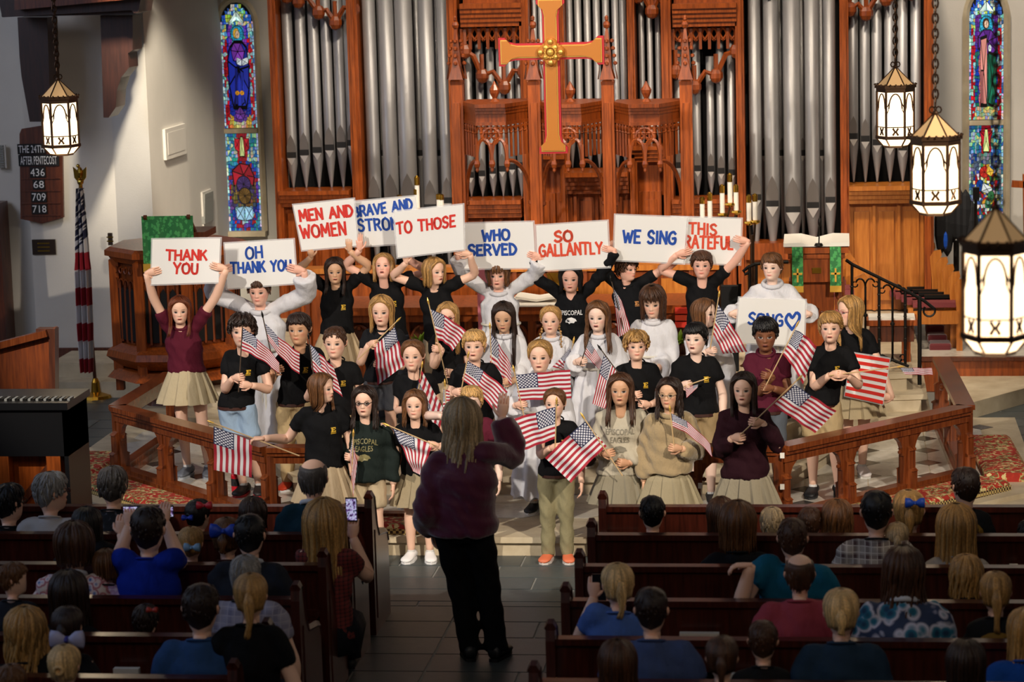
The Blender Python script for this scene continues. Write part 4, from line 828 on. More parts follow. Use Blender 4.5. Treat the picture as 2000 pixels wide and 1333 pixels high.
# ferns
def plant(px,py,Y,s,lab,mat='leaf'):
    p=at(px,py,Y); r=thing('potted_foliage',lab,'plant',(p[0],Y,p[2]-s))
    MB().lathe([(s*.3,0),(s*.42,s*.5),(s*.38,s*.5)],(p[0],Y,p[2]-s),12).build('pot','oak_dark',r); g_=.3 if px>1000 else .6; MB().lathe([(.12,g_-p[2]+s),(.1,g_-p[2]+s+.03),(.03,g_-p[2]+s+.06),(.03,-.02),(.1,0)],(p[0],Y,p[2]-s),12).build('plant_stand','oak_dark',r); m=MB()
    for k in range(40):
        a=random.uniform(0,6.28); e=random.uniform(.2,1.2); d=V(math.cos(a)*math.cos(e),math.sin(a)*math.cos(e),math.sin(e)); L=s*random.uniform(.7,1.2); o_=V(p[0],Y,p[2]-s*.5)
        m.tube([o_,o_+d*L*.6,o_+d*L+V(0,0,-L*.15)],[.008,.016,.003],4,flat=.3)
    m.build('leaves',mat,r,kind='stuff')
plant(820,660,21.9,.14,'green foliage behind the blond boy with the flag'); plant(1328,655,20.9,.15,'yellow green flowers right of long haired robed boy')
# ---------------------------------------------------------------- lectern
YL=22.9; a=at(1533,476,YL); b=at(1657,476,YL); cx0=(a[0]+b[0])/2; w=(b[0]-a[0])/2; zt=a[2]
le=thing('lectern','tall oak lectern right of the singers holding an open book','lectern',(cx0,YL,.6))
m=MB().box(cx0-w,YL-.25,zt-.06,cx0+w,YL+.25,zt-.01); m.box(cx0-w+.03,YL-.22,zt-.11,cx0+w-.03,YL+.22,zt-.06); m.build('desk_top','oak',le)
MB().box(cx0-w+.05,YL-.2,zt-.32,cx0+w-.05,YL+.2,zt-.11).build('desk_box','oak',le); MB().box(cx0-.04,YL-.215,zt-.24,cx0+.04,YL-.2,zt-.19).build('name_plate','brass',le)
MB().box(cx0-.15,YL-.12,.75,cx0+.15,YL+.12,zt-.32).build('stem','oak',le)
for s in (-1,1): m=MB().box(cx0+s*.2-.045,YL-.14,.75,cx0+s*.2+.045,YL+.14,zt-.32); m.ball((cx0+s*.2,YL-.12,.75+.55),.05,6,4); m.build('side_column','oak_carved',le)
m=MB()
for q in range(5): t=q*1.2566+math.pi/2; m.ball((cx0+.045*math.cos(t),YL-.125,zt-.62+.045*math.sin(t)),(.022,.012,.022),6,4)
m.build('carved_leaf','oak_dark',le)
MB().box(cx0-.32,YL-.22,.6,cx0+.32,YL+.22,.75).build('base','oak_dark',le)
bk=thing('open_book','large open white book lying on the lectern','book',(cx0,YL,zt-.01))
for s in (-1,1):
    m=MB().prism([(0,0),(w*.5,.035),(w*1.03,.03),(w*1.03,.0),(0,-.0)],(cx0,YL-.24,zt),(s,0,0),(0,0,1),(0,.44,.03)); fixn(m.build('page_block','paper',bk))
ms=thing('gooseneck_microphone','black gooseneck microphone standing on the lectern book','microphone',(cx0+.02,YL-.2,zt+.02))
m=MB().lathe([(.04,0),(.03,.02)],(cx0+.02,YL-.25,zt+.01),10); m.tube([(cx0+.02,YL-.25,zt),(cx0+.025,YL-.25,zt+.1),(cx0+.03,YL-.28,zt+.2)],.006,6); m.build('neck','iron',ms); m=MB().ball((cx0+.03,YL-.29,zt+.22),(.016,.016,.04)); m.build('head','iron',ms)
for s,l in ((-1,'left'),(1,'right')):
    xx=cx0+s*.165; z1=zt; z0=at(1560,570,YL-.3)[2]; r=thing('green_bookmark','green damask hanging with gold cross and fringe, %s side of lectern'%l,'hanging',(xx,YL-.28,z0))
    MB().box(xx-.048,YL-.275,z0+.04,xx+.048,YL-.26,z1).build('damask','green_damask',r); MB().box(xx-.05,YL-.28,z0-.01,xx+.05,YL-.26,z0+.045).build('fringe','gold_flat',r)
    MB().box(xx-.008,YL-.285,z0+.08,xx+.008,YL-.275,z0+.2).box(xx-.04,YL-.285,z0+.145,xx+.04,YL-.275,z0+.162).build('embroidered_cross','gold_flat',r)
# ---------------------------------------------------------------- iron hand rails
ir=thing('iron_handrail','black wrought iron stair rail descending right from the lectern','rail',(*at(1797,745,23.0)[:2],.6))
Yi=22.85; top=[(1652,508),(1665,517),(1728,548),(1775,571),(1805,588),(1824,603)]; T=[at(x,y,Yi) for x,y in top]
m=MB(); m.tube(T,.016,6); e=T[-1]; m.tube([e+V(-.04+.05*math.cos(t),0,-.02+.05*math.sin(t)) for t in np.linspace(.6,-3.9,10)],.010,5); m.tube([at(1702,688,Yi),at(1775,716,Yi)],.014,6); m.build('top_bar','iron',ir)
for x,y0,y1 in ((1664,517,690),(1717,543,695),(1768,568,712),(1796,580,752)):
    m=MB(); p,q=at(x,y0,Yi),at(x,y1,Yi); m.tube([p,q],.018 if x>1790 else .013,6); c_=(p+q)/2
    for k in (-2,-1,0,1,2): m.ball(c_+V(0,0,.05*k*2),.018,6,3)
    m.build('baluster','iron',ir)
for x,y0,y1 in ((1690,560,672),(1743,572,694)):
    m=MB(); p,q=at(x,y0,Yi),at(x,y1,Yi); m.tube([p,q],.011,5)
    for s in (-1,1):
        for e,sg in ((p,1),(q,-1)):
            m.tube([e+V(s*(.045-.045*math.cos(t)),0,sg*(.07*math.sin(t)))for t in np.linspace(0,2.6,7)],.008,4); m.tube([e+V(s*(.09+.025*math.cos(t)),0,sg*(.02+.025*math.sin(t)))for t in np.linspace(1.5,-3.2,7)],.006,4)
    m.ball((p+q)/2,.022,6,4); m.build('scroll_baluster','iron',ir)
i2=thing('iron_handrail','black wrought iron rail with scroll left of the lectern','rail',at(1463,640,22.6)); m=MB()
m.tube([at(x,y,22.6) for x,y in ((1540,512),(1500,513),(1475,516),(1460,523),(1452,530),(1455,536),(1462,533))],.016,6); m.build('top_bar','iron',i2)
for x in (1464,1477): MB().tube([at(x,518,22.6),at(x,640,22.6)],.014,6).build('baluster','iron',i2)
st=thing('music_stand','black speaker and stand behind the tall boy on the right','stand',at(1430,650,22.4)); a=at(1408,560,22.4);b=at(1442,660,22.4)
MB().box(a[0],22.4,b[2]-.3,b[0],22.5,a[2]).build('cabinet','black_matte',st); MB().tube([at(1445,555,22.4),at(1440,690,22.4)],.015,6).build('stand_leg','iron',st)
# ---------------------------------------------------------------- choir stalls at right
def seat_row(x0,y0,x1,y1): pass
st=thing('choir_stalls','row of oak choir chairs with dark red seats at far right','stalls',(*at(1850,700,24.)[:2],.6))
n=6
for k in range(n):
    t=k/(n-1); Y=YB+.35+.95*t; xr=at(1868-60*t,480+0*t,Y)[0]; 
    zt=at(1862-55*t,545-70*t,Y)[2]; s=1.0
    prof=[(0,ZC),(.06,ZC),(.06,zt-.12),(.10,zt-.05),(.09,zt),(.02,zt-.01),(-.02,zt-.07),(-.0,zt-.3)]
    m=MB().prism(prof,(xr,Y,0),(1,0,0),(0,0,1),(0,.05,0)); m.build('chair_end','oak_light',st)
    zs=ZC+.43; m=MB().box(xr-.42,Y+.02,zs,xr,Y+.30,zs+.05); m.build('seat_cushion','seat_cushion',st)
    MB().box(xr-.30,Y+.30,zs+.03,xr+.02,Y+.335,zs+.085).build('book_ledge','iron',st)
    if k==0: MB().box(xr-.45,Y-.02,zs-.16,xr+.02,Y+.02,zs-.03).build('seat_apron','oak_light',st); MB().box(xr-.47,Y-.03,ZC,xr-.42,Y+.03,zs).build('leg','oak_light',st)
ks=[]
for k,(x0,y0,x1,y1,d) in enumerate(((1815,672,1858,698,0.),(1812,655,1850,672,.25),(1808,636,1845,654,.45))):
    a=at(x0,y0,YB+.4+d);b=at(x1,y1,YB+.4+d); z=b[2]; m=MB().box(a[0],YB+.4+d,z,b[0],YB+.65+d,a[2]); o=m.build('kneeling_cushion','red_velvet'); md=o.modifiers.new('b','BEVEL'); md.width=.02; md.segments=2
    tag(o,('front','middle','rearmost')[k]+' dark red velvet kneeling cushion stacked under the choir seats','cushion','velvet kneelers')
# stalls left group (behind lectern) : stacked oak chair wings and red steps
st=thing('choir_stalls','oak choir chairs with red seats behind the lectern rail','stalls',(*at(1680,560,24.5)[:2],.6))
for k in range(5):
    Y=24.2+.35*k; xl=at(1668-8*k,500,Y)[0]; zt=at(1670,535-13*k,Y)[2]
    m=MB().prism([(0,.6),(.05,.6),(.07,zt-.15),(.13,zt-.06),(.09,zt),(0,zt-.04)],(xl,Y,0),(1,0,0),(0,0,1),(0,.05,0)); m.build('chair_end','oak_light',st); MB().box(xl-.42,Y,1.05,xl,Y+.3,1.1).build('seat_cushion','seat_cushion',st)
YD=23.3; a=at(1692,608,YD); b=at(1792,626,YD); dk=thing('choir_desk','low oak choir desk right of the lectern','desk',((a[0]+b[0])/2,YD,.6))
MB().box(a[0],YD,b[2]-.05,b[0],YD+.35,b[2]).build('desk_top','oak',dk); MB().box(a[0]+.03,YD+.03,b[2]-.2,b[0]-.03,YD+.3,b[2]-.05).build('apron','oak_dark',dk)
for x in (a[0]+.06,b[0]-.1): MB().box(x-.04,YD+.05,.6,x+.04,YD+.13,b[2]-.1).build('leg','oak',dk)
o=MB().box(a[0]+.02,YD+.02,b[2],b[0]-.02,YD+.33,b[2]+.015); o=o.build('sheet_music','paper'); tag(o,'white sheet music spread on the low choir desk','paper')
o=thing('cloth_bundle','black clothes and coats hanging by the right wall','coats',at(1850,500,26.5)); m=MB()
for k in range(6): p=at(1838+k*12,430+random.uniform(-15,25),26.6); m.ball(p,(.07,.08,.28),8,6)
m.build('coats','black_matte',o); a=at(1847,470,26.4); MB().ball(a,(.025,.03,.09),7,5).build('blue_patch','paint_blue',o); a=at(1868,470,26.6); MB().tube([a,(a[0],26.6,0)],.03,8).build('coat_stand_pole','iron',o)
st=thing('music_stand','thin black microphone stand in front of right stained window','stand',at(1906,450,26)); MB().tube([at(1906,365,26),at(1906,365,26)*V(1,1,0)],.015,6).build('pole','iron',st); MB().box(*(lambda p:(p[0]-.03,25.9,p[2]-.12,p[0]+.03,26,p[2]))(at(1906,365,26))).build('clip','iron',st)
st=thing('cross_finial','small wooden processional cross top at right wall','cross',at(1990,370,27)); MB().bar(at(1976,359,27),at(2010,361,27),.06,.07).bar(at(2003,340,27),at(2006,520,27),.06,.06).build('cross_bar','oak',st)
# ---------------------------------------------------------------- brass candelabra with candles
def candelabrum(pts,base,Y,lab):
    r=thing('candelabrum',lab,'candelabrum',at(base[0],base[1],Y))
    B=at(base[0],base[1],Y); B[2]=.6; m=MB(); top=min(p[2] for p in pts); m.tube([B,at(base[0],top+25,Y)],.02,8); m.lathe([(.12,0),(.05,.05),(.02,.1)],tuple(B),12)
    for (x,y0,y1) in pts:
        e=at(x,y1+2,Y); mid=at(base[0],y1+40,Y); m.tube(spline([mid,(mid+e)/2+V(0,0,-.07),e],7),.010,5)
    m.build('arms','bronze',r)
    for k,(x,y0,y1) in enumerate(pts):
        e=at(x,y1,Y); t=at(x,y0,Y); h=t[2]-e[2]; m=MB(); m.lathe([(.02,-.02),(.05,0),(.045,.015),(.022,.02)],tuple(e),10); m.build('drip_pan','brass',r)
        o=thing('altar_candle','white candle, %s'%CANDLAB[(int(x),int(y0))] ,'candle',tuple(e),'white altar candles')
        MB().lathe([(.022,.015),(.022,h*.72)],tuple(e),12).build('wax_shaft','wax',o); MB().lathe([(.024,h*.72),(.024,h*.95),(.008,h)],tuple(e),12).build('follower','brass',o)
C1=[(1372,384,434),(1387,375,436),(1411,360,420),(1426,338,400),(1438,360,415)]; C2=[(1463,380,436),(1475,378,434)]; C3=[(816,343,410),(814,368,412),(863,379,420),(858,378,420),(781,380,412)]
CANDLAB={}
for L,w,nm in ((C1,'right of the canopy',None),(C2,'beside the big right organ pipes',None),(C3,'behind the posters at left centre',None)):
    q=sorted(L); 
    for i,p in enumerate(q): CANDLAB[(p[0],p[1])]='%s of those %s'%(('leftmost','second','third','fourth','rightmost')[i] if len(q)==5 else ('left one','right one')[i],w)
candelabrum(C1,(1408,560),23.2,'brass branched candelabrum with white candles right of the canopy screen'); candelabrum(C2,(1469,600),23.2,'brass candelabrum with two candles beside the large right pipes'); candelabrum(C3,(838,560),23.2,'brass candelabrum mostly hidden behind the raised posters')
# ---------------------------------------------------------------- bottles on the floor
def bottle(px,py,Y,z,r,h,mat,capm,lab):
    p=onz(px,py,z); t=thing('water_bottle',lab,'bottle',(p[0],p[1],z)); MB().lathe([(r*.9,0),(r,.02),(r,h*.72),(r*.7,h*.8)],(p[0],p[1],z),14).build('body',mat,t,smooth=False)
    MB().lathe([(r*.7,h*.8),(r*.7,h*.93),(r*.3,h)],(p[0],p[1],z),12).build('cap',capm,t); MB().lathe([(r*1.02,h*.3),(r*1.02,h*.6)],(p[0],p[1],z),14).build('label_band','black_matte',t)
plain('red_bottle','B01624',.3)
bottle(461,963,19.9,.151,.036,.20,'red_bottle','white_plastic','red and black water bottle standing behind the left rail')
bottle(1497,978,19.2,.151,.03,.17,'paint_blue','white_plastic','blue and white bottle on the floor behind the maroon jacket girl')
# ---------------------------------------------------------------- PEWS
SP=.782; PY0=16.395
def pewY(i): return PY0-SP*(i-1)
def pew(i,side):
    Y=pewY(i); x0,x1=(AX1,AX1+6.6) if side>0 else (AX0-6.0,AX0)
    nm=['front','second','third','fourth','fifth','sixth','seventh','eighth'][i-1]
    r=thing('pew','dark oak pew, %s row %s of the aisle'%(nm,'right' if side>0 else 'left'),'pew',((x0+x1)/2,Y,0),'dark oak pews')
    if side>0 : xb0,xb1=x0+.05,x1
    else: xb0,xb1=x0,x1-.05
    m=MB().box(xb0,Y-.02,.12,xb1,Y+.02,.83); m.build('backrest','pew_oak',r)
    m=MB().box(xb0,Y-.045,.83,xb1,Y+.035,.865); m.build('top_rail','pew_oak',r)
    MB().box(xb0,Y+.02,.29,xb1,Y+.42,.33).build('seat','pew_oak',r)
    MB().box(xb0,Y-.16,.58,xb1,Y-.14,.62).build('book_rack','pew_oak',r); MB().box(xb0,Y-.16,.56,xb1,Y-.02,.575).build('rack_shelf','pew_oak',r)
    xe=x0 if side>0 else x1
    prof=[(-.07,0),(.50,0),(.50,.50),(.47,.56),(.40,.58),(.16,.62),(.10,.70),(.04,.90),(.0,.925),(-.055,.915),(-.07,.86)]
    for e in ((xe-.0 if side>0 else xe-.05),):
        m=MB().prism(prof,(e,Y,0),(0,1,0),(0,0,1),(.05,0,0)); fixn(m.build('pew_end','pew_oak',r))
        m=MB(); P=[(e+.025,Y+u,z+.012) for u,z in prof[2:-1]]; m.tube(P,.032,6); m.build('end_cap','pew_oak',r)
        m=MB().prism([(.0,.1),(.42,.1),(.42,.42),(.12,.5),(.0,.7)],(e-.006 if side>0 else e+.05,Y,0),(0,1,0),(0,0,1),(.006,0,0)); m.build('end_panel','pew_oak',r)
for i in range(1,9):
    for s in (-1,1): pew(i,s)
# hymnals and papers in the racks
pk=0
LEAF=['pale leaflet in the first right pew rack near the aisle','pale leaflet in right fourth pew rack beside the teal shirt arm','wide pale leaflet in fifth right pew rack above the boy','pale leaflet in fifth right pew rack, just right of another leaflet','pale leaflet in sixth right pew rack behind the light blue shirt man','narrow leaflet in sixth right pew rack left of the low ponytail','wide leaflet in sixth right pew rack between two long haired women','narrow leaflet in fifth left pew rack left of the small child','narrow leaflet in fifth left pew rack right of the small child','wide leaflet in the sixth left pew rack','tiny leaflet in the sixth left pew rack beside a wide one','tiny white leaflet at right end of second pew','narrow leaflet in second right pew rack behind the short blond head']
for (px,py,row,w) in ((1197,1042,1,.3),(1100,1044,2,.0),(1330,1104,2,.0),(1365,1171,4,.22),(1305,1238,5,.0),(1370,1236,5,.28),(1422,1241,5,.24),(1245,1310,6,.2),(1375,1312,6,.1),(1765,1313,6,.3),(243,1226,5,.14),(320,1236,5,.1),(232,1312,6,.28),(205,1305,6,.05),(1980,1048,2,.05),(1490,1046,2,.1)):
    if w==0: continue
    Y=pewY(row)-.09; p=at(px,py,Y); z=.70; o=MB(); o.box(p[0]-w/2,Y-.02,.58,p[0]+w/2,Y+.02,z); o=o.build('service_leaflet','paper_shade'); pk+=1
    tag(o,LEAF[pk-1],'leaflet','leaflets in pew racks')
p=onz(845/1471*500+1060,885/1333*453+880,.9)
# ================================================================ PEOPLE
HZ=np.array([-.98,-.80,-.64,-.53,-.495,-.46,-.40,-.30,-.20,-.10,0,.10,.20,.30,.38,.44,.48,.5])
HW=np.array([.19,.19,.19,.20,.185,.20,.235,.278,.306,.328,.338,.345,.343,.318,.270,.200,.11,.012])
HFr=np.array([.11,.12,.135,.17,.315,.370,.398,.412,.415,.418,.420,.428,.425,.390,.325,.235,.13,.012])
HB=np.array([.25,.23,.225,.235,.245,.255,.28,.32,.36,.40,.425,.44,.435,.40,.335,.245,.13,.012])
def hw(z): return np.interp(z,HZ,HW)
def hf(z): return np.interp(z,HZ,HFr)
def hb(z): return np.interp(z,HZ,HB)
def fdisp(u,v):
    g=lambda a,s: np.exp(-(a/s)**2)
    d=np.zeros_like(u)
    nz=np.clip((.03-v)/.17,0,1); d-= (.012+.052*nz)*g(u,.030+.018*nz)*(v>-.16)*(v<.05)
    d-= np.where(v<=-.16,.064*g(u,.05)*np.clip(1-(-.16-v)/.035,0,1),0)
    d-= .022*g(np.abs(u)-.048,.022)*g(v+.145,.028)
    d+= .034*g(np.abs(u)-.145,.075)*g(v+.02,.055)
    d-= .005*g(np.abs(u)-.14,.11)*g(v-.085,.03)
    d-= .022*g(u,.11)*g(v+.27,.045); d+= .012*g(u,.09)*g(v+.335,.03); d-=.015*g(u,.07)*g(v+.41,.05)
    d-= .014*g(np.abs(u)-.19,.07)*g(v+.13,.07)
    return d
def facey(u,v):
    w=hw(v); return -hf(v)*np.sqrt(np.clip(1-np.abs(u/w)**2.2,0,1))+fdisp(u,v)
_fi=np.r_[np.linspace(-math.pi,-1.25,9)[:-1],np.linspace(-1.25,1.25,31),np.linspace(1.25,math.pi,9)[1:-1]]
_hz=np.r_[-.98,-.85,-.72,-.62,-.56,-.52,np.linspace(-.495,.14,27),np.linspace(.18,.40,7),.43,.46,.48,.495]
def head_mesh(mb,skin,M,eyes='5A4030',brow=(.2,.12,.06),mouth=1,face=True):
    """head with neck, in unit head heights, transformed by M (function)"""
    rings=[]; cols=[]; n=len(_fi)
    for z in _hz:
        w,f,b=hw(z),hf(z),hb(z); s,c=np.sin(_fi),np.cos(_fi)
        x=w*s; y=np.where(c>0,-f*np.abs(c)**(2/2.1),b*np.abs(c)**.95)
        if face and -.5<z<.2:
            y=y+np.where(c>.05,fdisp(x,np.full(n,z))*np.clip(c*3,0,1),0)
        rings.append(np.c_[x,y,np.full(n,z)])
        k=np.array(skin); cc=np.tile(k,(n,1))
        if face:
            bl=np.exp(-((np.abs(x)-.2)/.08)**2-((z+.14)/.08)**2)*(c>0); cc=cc*(1-.22*bl[:,None]*np.array([.1,1,.9]))
            lp=np.exp(-(x/.1)**4-((z+.27)/.035)**2)*(c>0); cc=cc*(1-lp[:,None]*np.array([.05,.35,.3]))
            ey=np.exp(-((np.abs(x)-.145)/.07)**2-((z+.005)/.04)**2)*(c>0); cc=cc*(1-.16*ey[:,None])
        cols.append(cc)
    m=len(rings); F=[(i*n+j,i*n+(j+1)%n,(i+1)*n+(j+1)%n,(i+1)*n+j) for i in range(m-1) for j in range(n)]+[tuple((m-1)*n+j for j in range(n)),tuple(range(n))[::-1]]
    mb.add(M(np.vstack(rings)),F,np.vstack(cols))
    for s in (-1,1): # ears
        e=MB(); P=[(s*(.325),.02,-.13),(s*.365,.045,-.09),(s*.385,.07,0),(s*.375,.075,.06),(s*.345,.045,.075),(s*.33,.02,.04)]
        e.tube(P,[.022,.03,.036,.034,.028,.02],6,flat=1.); e.ball((s*.345,.035,-.02),(.025,.05,.08),6,5); mb.add(M(e.verts()),e.f,np.array(skin)*np.array([.98,.86,.82]))
    if not face: return
    def patch(cu,cv,a,b,colf,off,nu=9,nv=5,top=1.,bot=1.):
        vs=[];cs=[]
        for j in range(nv):
            for i in range(nu):
                p=i/(nu-1)*2-1; q=j/(nv-1)*2-1; h=math.sqrt(max(0,1-p*p))*.96+.04
                u=cu+p*a; v=cv+q*b*h*(top if q>0 else bot); bul=off*(1-.6*p*p)*(1-.3*q*q)
                vs.append((u,float(facey(np.array([u]),np.array([v]))[0])-bul,v)); cs.append(colf(p,q*h))
        F=[(j*nu+i,j*nu+i+1,(j+1)*nu+i+1,(j+1)*nu+i) for j in range(nv-1) for i in range(nu-1)]
        mb.add(M(np.array(vs)),F,np.array(cs))
    ir=np.array(hexc(eyes))
    for s in (-1,1):
        def ec(p,q):
            d=math.hypot(p*1.0,q*.55)
            if q>.5: return (.05,.03,.025)
            if d<.2: return (.01,.01,.01)
            if d<.54: return ir*.7
            return (.50,.45,.42)
        patch(s*.143,-.025,.078,.040,ec,.020,13,7,1.1,.8)
        patch(s*.15,.085,.078,.011,lambda p,q:np.array(brow)*.7+np.array(skin)*.3,.008,7,3,1.1,.3)
    lipc=np.array(skin)*np.array([.92,.50,.48])
    if mouth: 
        patch(0,-.280,.092,.038 if mouth==1 else .052,lambda p,q:(.05,.012,.01) if abs(q)<(.42 if mouth==1 else .55) and abs(p)<.8 else lipc,.012,11,7)
    else: patch(0,-.272,.082,.026,lambda p,q:np.array(lipc)*(.5 if abs(q)<.18 else 1),.010,11,7)
def sstep(x): x=np.clip(x,0,1); return x*x*(3-2*x)
def hairline(fi,back=-.42,front=.33):
    a=abs(fi); return float(np.interp(a,[0,.35,.65,.95,1.3,1.7,2.1,3.15],[front,front-.02,front-.09,.10,-.05,-.08,-.30,back]))
def hair_mesh(col,M,style,R,L=1.0,part=.15,seed_dark=.8):
    """style: short, crop, curly, bob, long, wavy, ponytail, braids, bun, mop, bald"""
    mb=MB(); col=np.array(col)
    longs=style in ('bob','long','wavy','ringlets','mop'); tied=style in ('ponytail','braids','bun','halfup')
    off=.035 if style in('crop','bald') else .055
    fi=np.linspace(-math.pi,math.pi,33)[:-1]; rr=[]; n=32
    th=np.linspace(0,1,14)
    for t in th:
        ring=[]
        for f in fi:
            zl=hairline(f,-.40,.36 if longs or tied else .31); z=.5-(.5-zl)*(t**1.25); z=min(z,.497); w,ff,b=hw(z),hf(z),hb(z); c=math.cos(f); o=off*(1-.75*max(0,t-.85)/.15)
            zz=z+ (o*max(0,(z-.2)/.3))
            x=(w+o)*math.sin(f); y=-(ff+o)*c if c>0 else (b+o)*abs(c)
            if style=='bald' and z>.33: x*=.93;y*=.93;zz-=o*1.3
            ring.append((x,y,zz))
        rr.append(np.array(ring))
    cc=[]
    for t in th:
        cc.append(np.tile(col*(.85 if style!='bald' else 1),(n,1)))
    m=len(rr); F=[(i*n+j,i*n+(j+1)%n,(i+1)*n+(j+1)%n,(i+1)*n+j) for i in range(m-1) for j in range(n)]+[tuple(range(n))]
    mb.add(M(np.vstack(rr)),F,np.vstack(cc))
    if style!='bald': q=MB(); q.ball((0,.03,.47),(.19,.22,.07),12,6); mb.add(M(q.verts()),q.f,col*.8)
    def surf(f,z,o):
        zc=min(z,.497); w,ff,b=hw(max(zc,-.15)),hf(max(zc,.05)),hb(max(zc,-.25)); c=math.cos(f)
        return V((w+o)*math.sin(f),-(ff+o)*c if c>0 else (b+o)*abs(c),z+o*max(0,(zc-.2)/.3))
    def lock(f0,zend,w,o0,o1,fshift=0.,wav=0.,n=9,start=.49,tip=.25,flow=None,k=0.):
        P=[];ph=R.uniform(0,6.28)
        for i in range(n):
            t=i/(n-1); z=start-(start-zend)*t**1.1
            f=f0+fshift*t
            if flow is not None and abs(f)<flow: f=math.copysign(abs(f)+(flow-abs(f))*float(sstep((.5-z)/.33)),f0 if f0!=0 else 1)
            o=o0+(o1-o0)*t+ .02*math.sin(t*math.pi)
            p=surf(f,z,o)
            if z<-.35: p[1]+= (.0 if math.cos(f)<0 else -.05)*min(1,(-.35-z)*2); p[0]*=1+.12*min(1,(-.35-z)*1.5)
            if z<-.62: 
                p[1]+= (.10 if math.cos(f)<0.1 else -.14)*min(1,(-.62-z)*3)
            if wav: p+=V(math.sin(ph+t*wav*5),math.cos(ph+t*wav*5),0)*.035*min(1,t*2)
            P.append(p+V(*R.normal(0,.004,3)))
        r=[w*(1-(1-tip)*max(0,(i/(n-1)-.45)/.55)**1.5) for i in range(n)]
        cc=np.clip(col*R.uniform(.60,1.35),0,1)
        q=MB(); q.tube(P,r,5,flat=.55,up=(0,0,1) if False else None); mb.add(M(q.verts()),q.f,cc)
    U=R.uniform
    if style=='bald':
        for k in range(26): f=U(1.2,math.pi)*R.choice([-1,1]); lock(f,hairline(f)-.02,.045,.0,.02,start=U(.0,.2),n=5)
    elif style in('short','crop','curly','side'):
        cu=style=='curly'; cr_=style=='crop'; base=.02 if cr_ else .04
        N=90 if cr_ else 130
        for k in range(N):
            f=U(-math.pi,math.pi); lay=k/N; st=.5-.62*lay*(1 if abs(f)>1.1 else .35); zl=hairline(f,-.36,.26)
            ln=(.12 if cr_ else .22)+(.06 if cu else 0); e=max(st-ln,zl-.03)
            if abs(f)<.9 and not cr_: e=max(e-.03,(.20 if style!='side' else .17)+U(-.03,.04))
            if st-e<.04: st=e+.07
            lock(f,e,(.026 if cr_ else .034)*(1.2 if cu else 1),base+(.05 if cu else 0)*U(.4,1),base+.01+(.07*U(.3,1) if cu else 0),fshift=U(-.35,.35) if cu else (.28 if style=='side' else U(-.12,.12)),wav=1.2 if cu else 0,n=6,start=st,tip=.35)
        if style in('side','short'):
            for k in range(20): f=-.95+.09*k; lock(f,.21+U(-.04,.04),.028,.045+U(0,.02),.045,fshift=.5,n=7,start=.47,tip=.2)
    else:
        if longs:
            N=118
            for k in range(N):
                f=(k+.5)/N*2*math.pi-math.pi+U(-.05,.05)
                end=-L+U(-.05,.08)*L if abs(f)>.0 else -L
                ln=1.0 if abs(f)>1.0 else U(.9,1)
                lock(f+ (0 if abs(f)>.1 else .1*R.choice([-1,1])),end*ln if style!='bob' else end,.036+U(0,.016),.030+U(0,.035),.03+U(0,.05)*(2.2 if style in('wavy','ringlets') else 1),wav={'wavy':1.5,'ringlets':2.6,'mop':1.2}.get(style,.25),n=14 if L>.6 else 9,flow=1.12 if style!='mop' else .95,start=.49,tip=.3)
            for k in range(30):  # upper layer
                f=U(-math.pi,math.pi); f=f if abs(f)>.25 else .3; lock(f,-L*U(.35,.85),.034,.055,.07,wav=1.2 if style in('wavy','ringlets','mop') else .2,n=10,flow=1.2,start=.49,tip=.2)
            if style=='mop':
                for k in range(14): f=-.8+.12*k; lock(f,.12+U(-.05,.05),.045,.06,.07,fshift=.3,wav=.8,n=7,start=.47,tip=.2)
        else:
            for k in range(56):
                f=(k+.5)/56*2*math.pi-math.pi; zl=hairline(f,-.36,.26)
                lock(f,max(zl,-.30),.05,.035,.03,n=8,flow=1.1,start=.49,tip=.6)
            if style in('ponytail','halfup'):
                zc=.12
                for k in range(30):
                    a=U(0,6.28); q=V(.05*math.cos(a),.50,zc+.05*math.sin(a)); P=[q+V(U(-.02,.02),-.07,0),q+V(0,.06,.03)]
                    for t in np.linspace(.15,1,8): P.append(V(.09*math.cos(a)*(1-.3*t)+.02*math.sin(t*7+a),.55+.05*math.sin(a)+.07*t*(1-t)*2,zc-.05-L*t+.02*math.cos(a)))
                    c2=MB(); c2.tube(P,[.03,.035]+[.036*(1-.7*t) for t in np.linspace(0,1,8)],5); mb.add(M(c2.verts()),c2.f,np.clip(col*U(.75,1.25),0,1))
            if style=='braids':
                for s in (-1,1):
                    for k in range(9): 
                        z=-.25-k*.085*L; p=V(s*(.30+.03*min(k,3)),-.02-.04*min(k,4)+0,z); q=MB(); q.ball(p+V(.012*(-1)**k,0,0),(.055-.002*k,.05-.002*k,.05),7,5); mb.add(M(q.verts()),q.f,np.clip(col*U(.8,1.2),0,1))
            if style=='bun':
                for k in range(16): a=k/16*6.28; q=MB(); q.tube([V(.10*math.cos(a+t),.50+.05*math.cos(t*3),.02+.10*math.sin(a+t)) for t in np.linspace(0,1.4,5)],[.03,.05,.055,.05,.03],5); mb.add(M(q.verts()),q.f,np.clip(col*U(.75,1.2),0,1))
    return mb
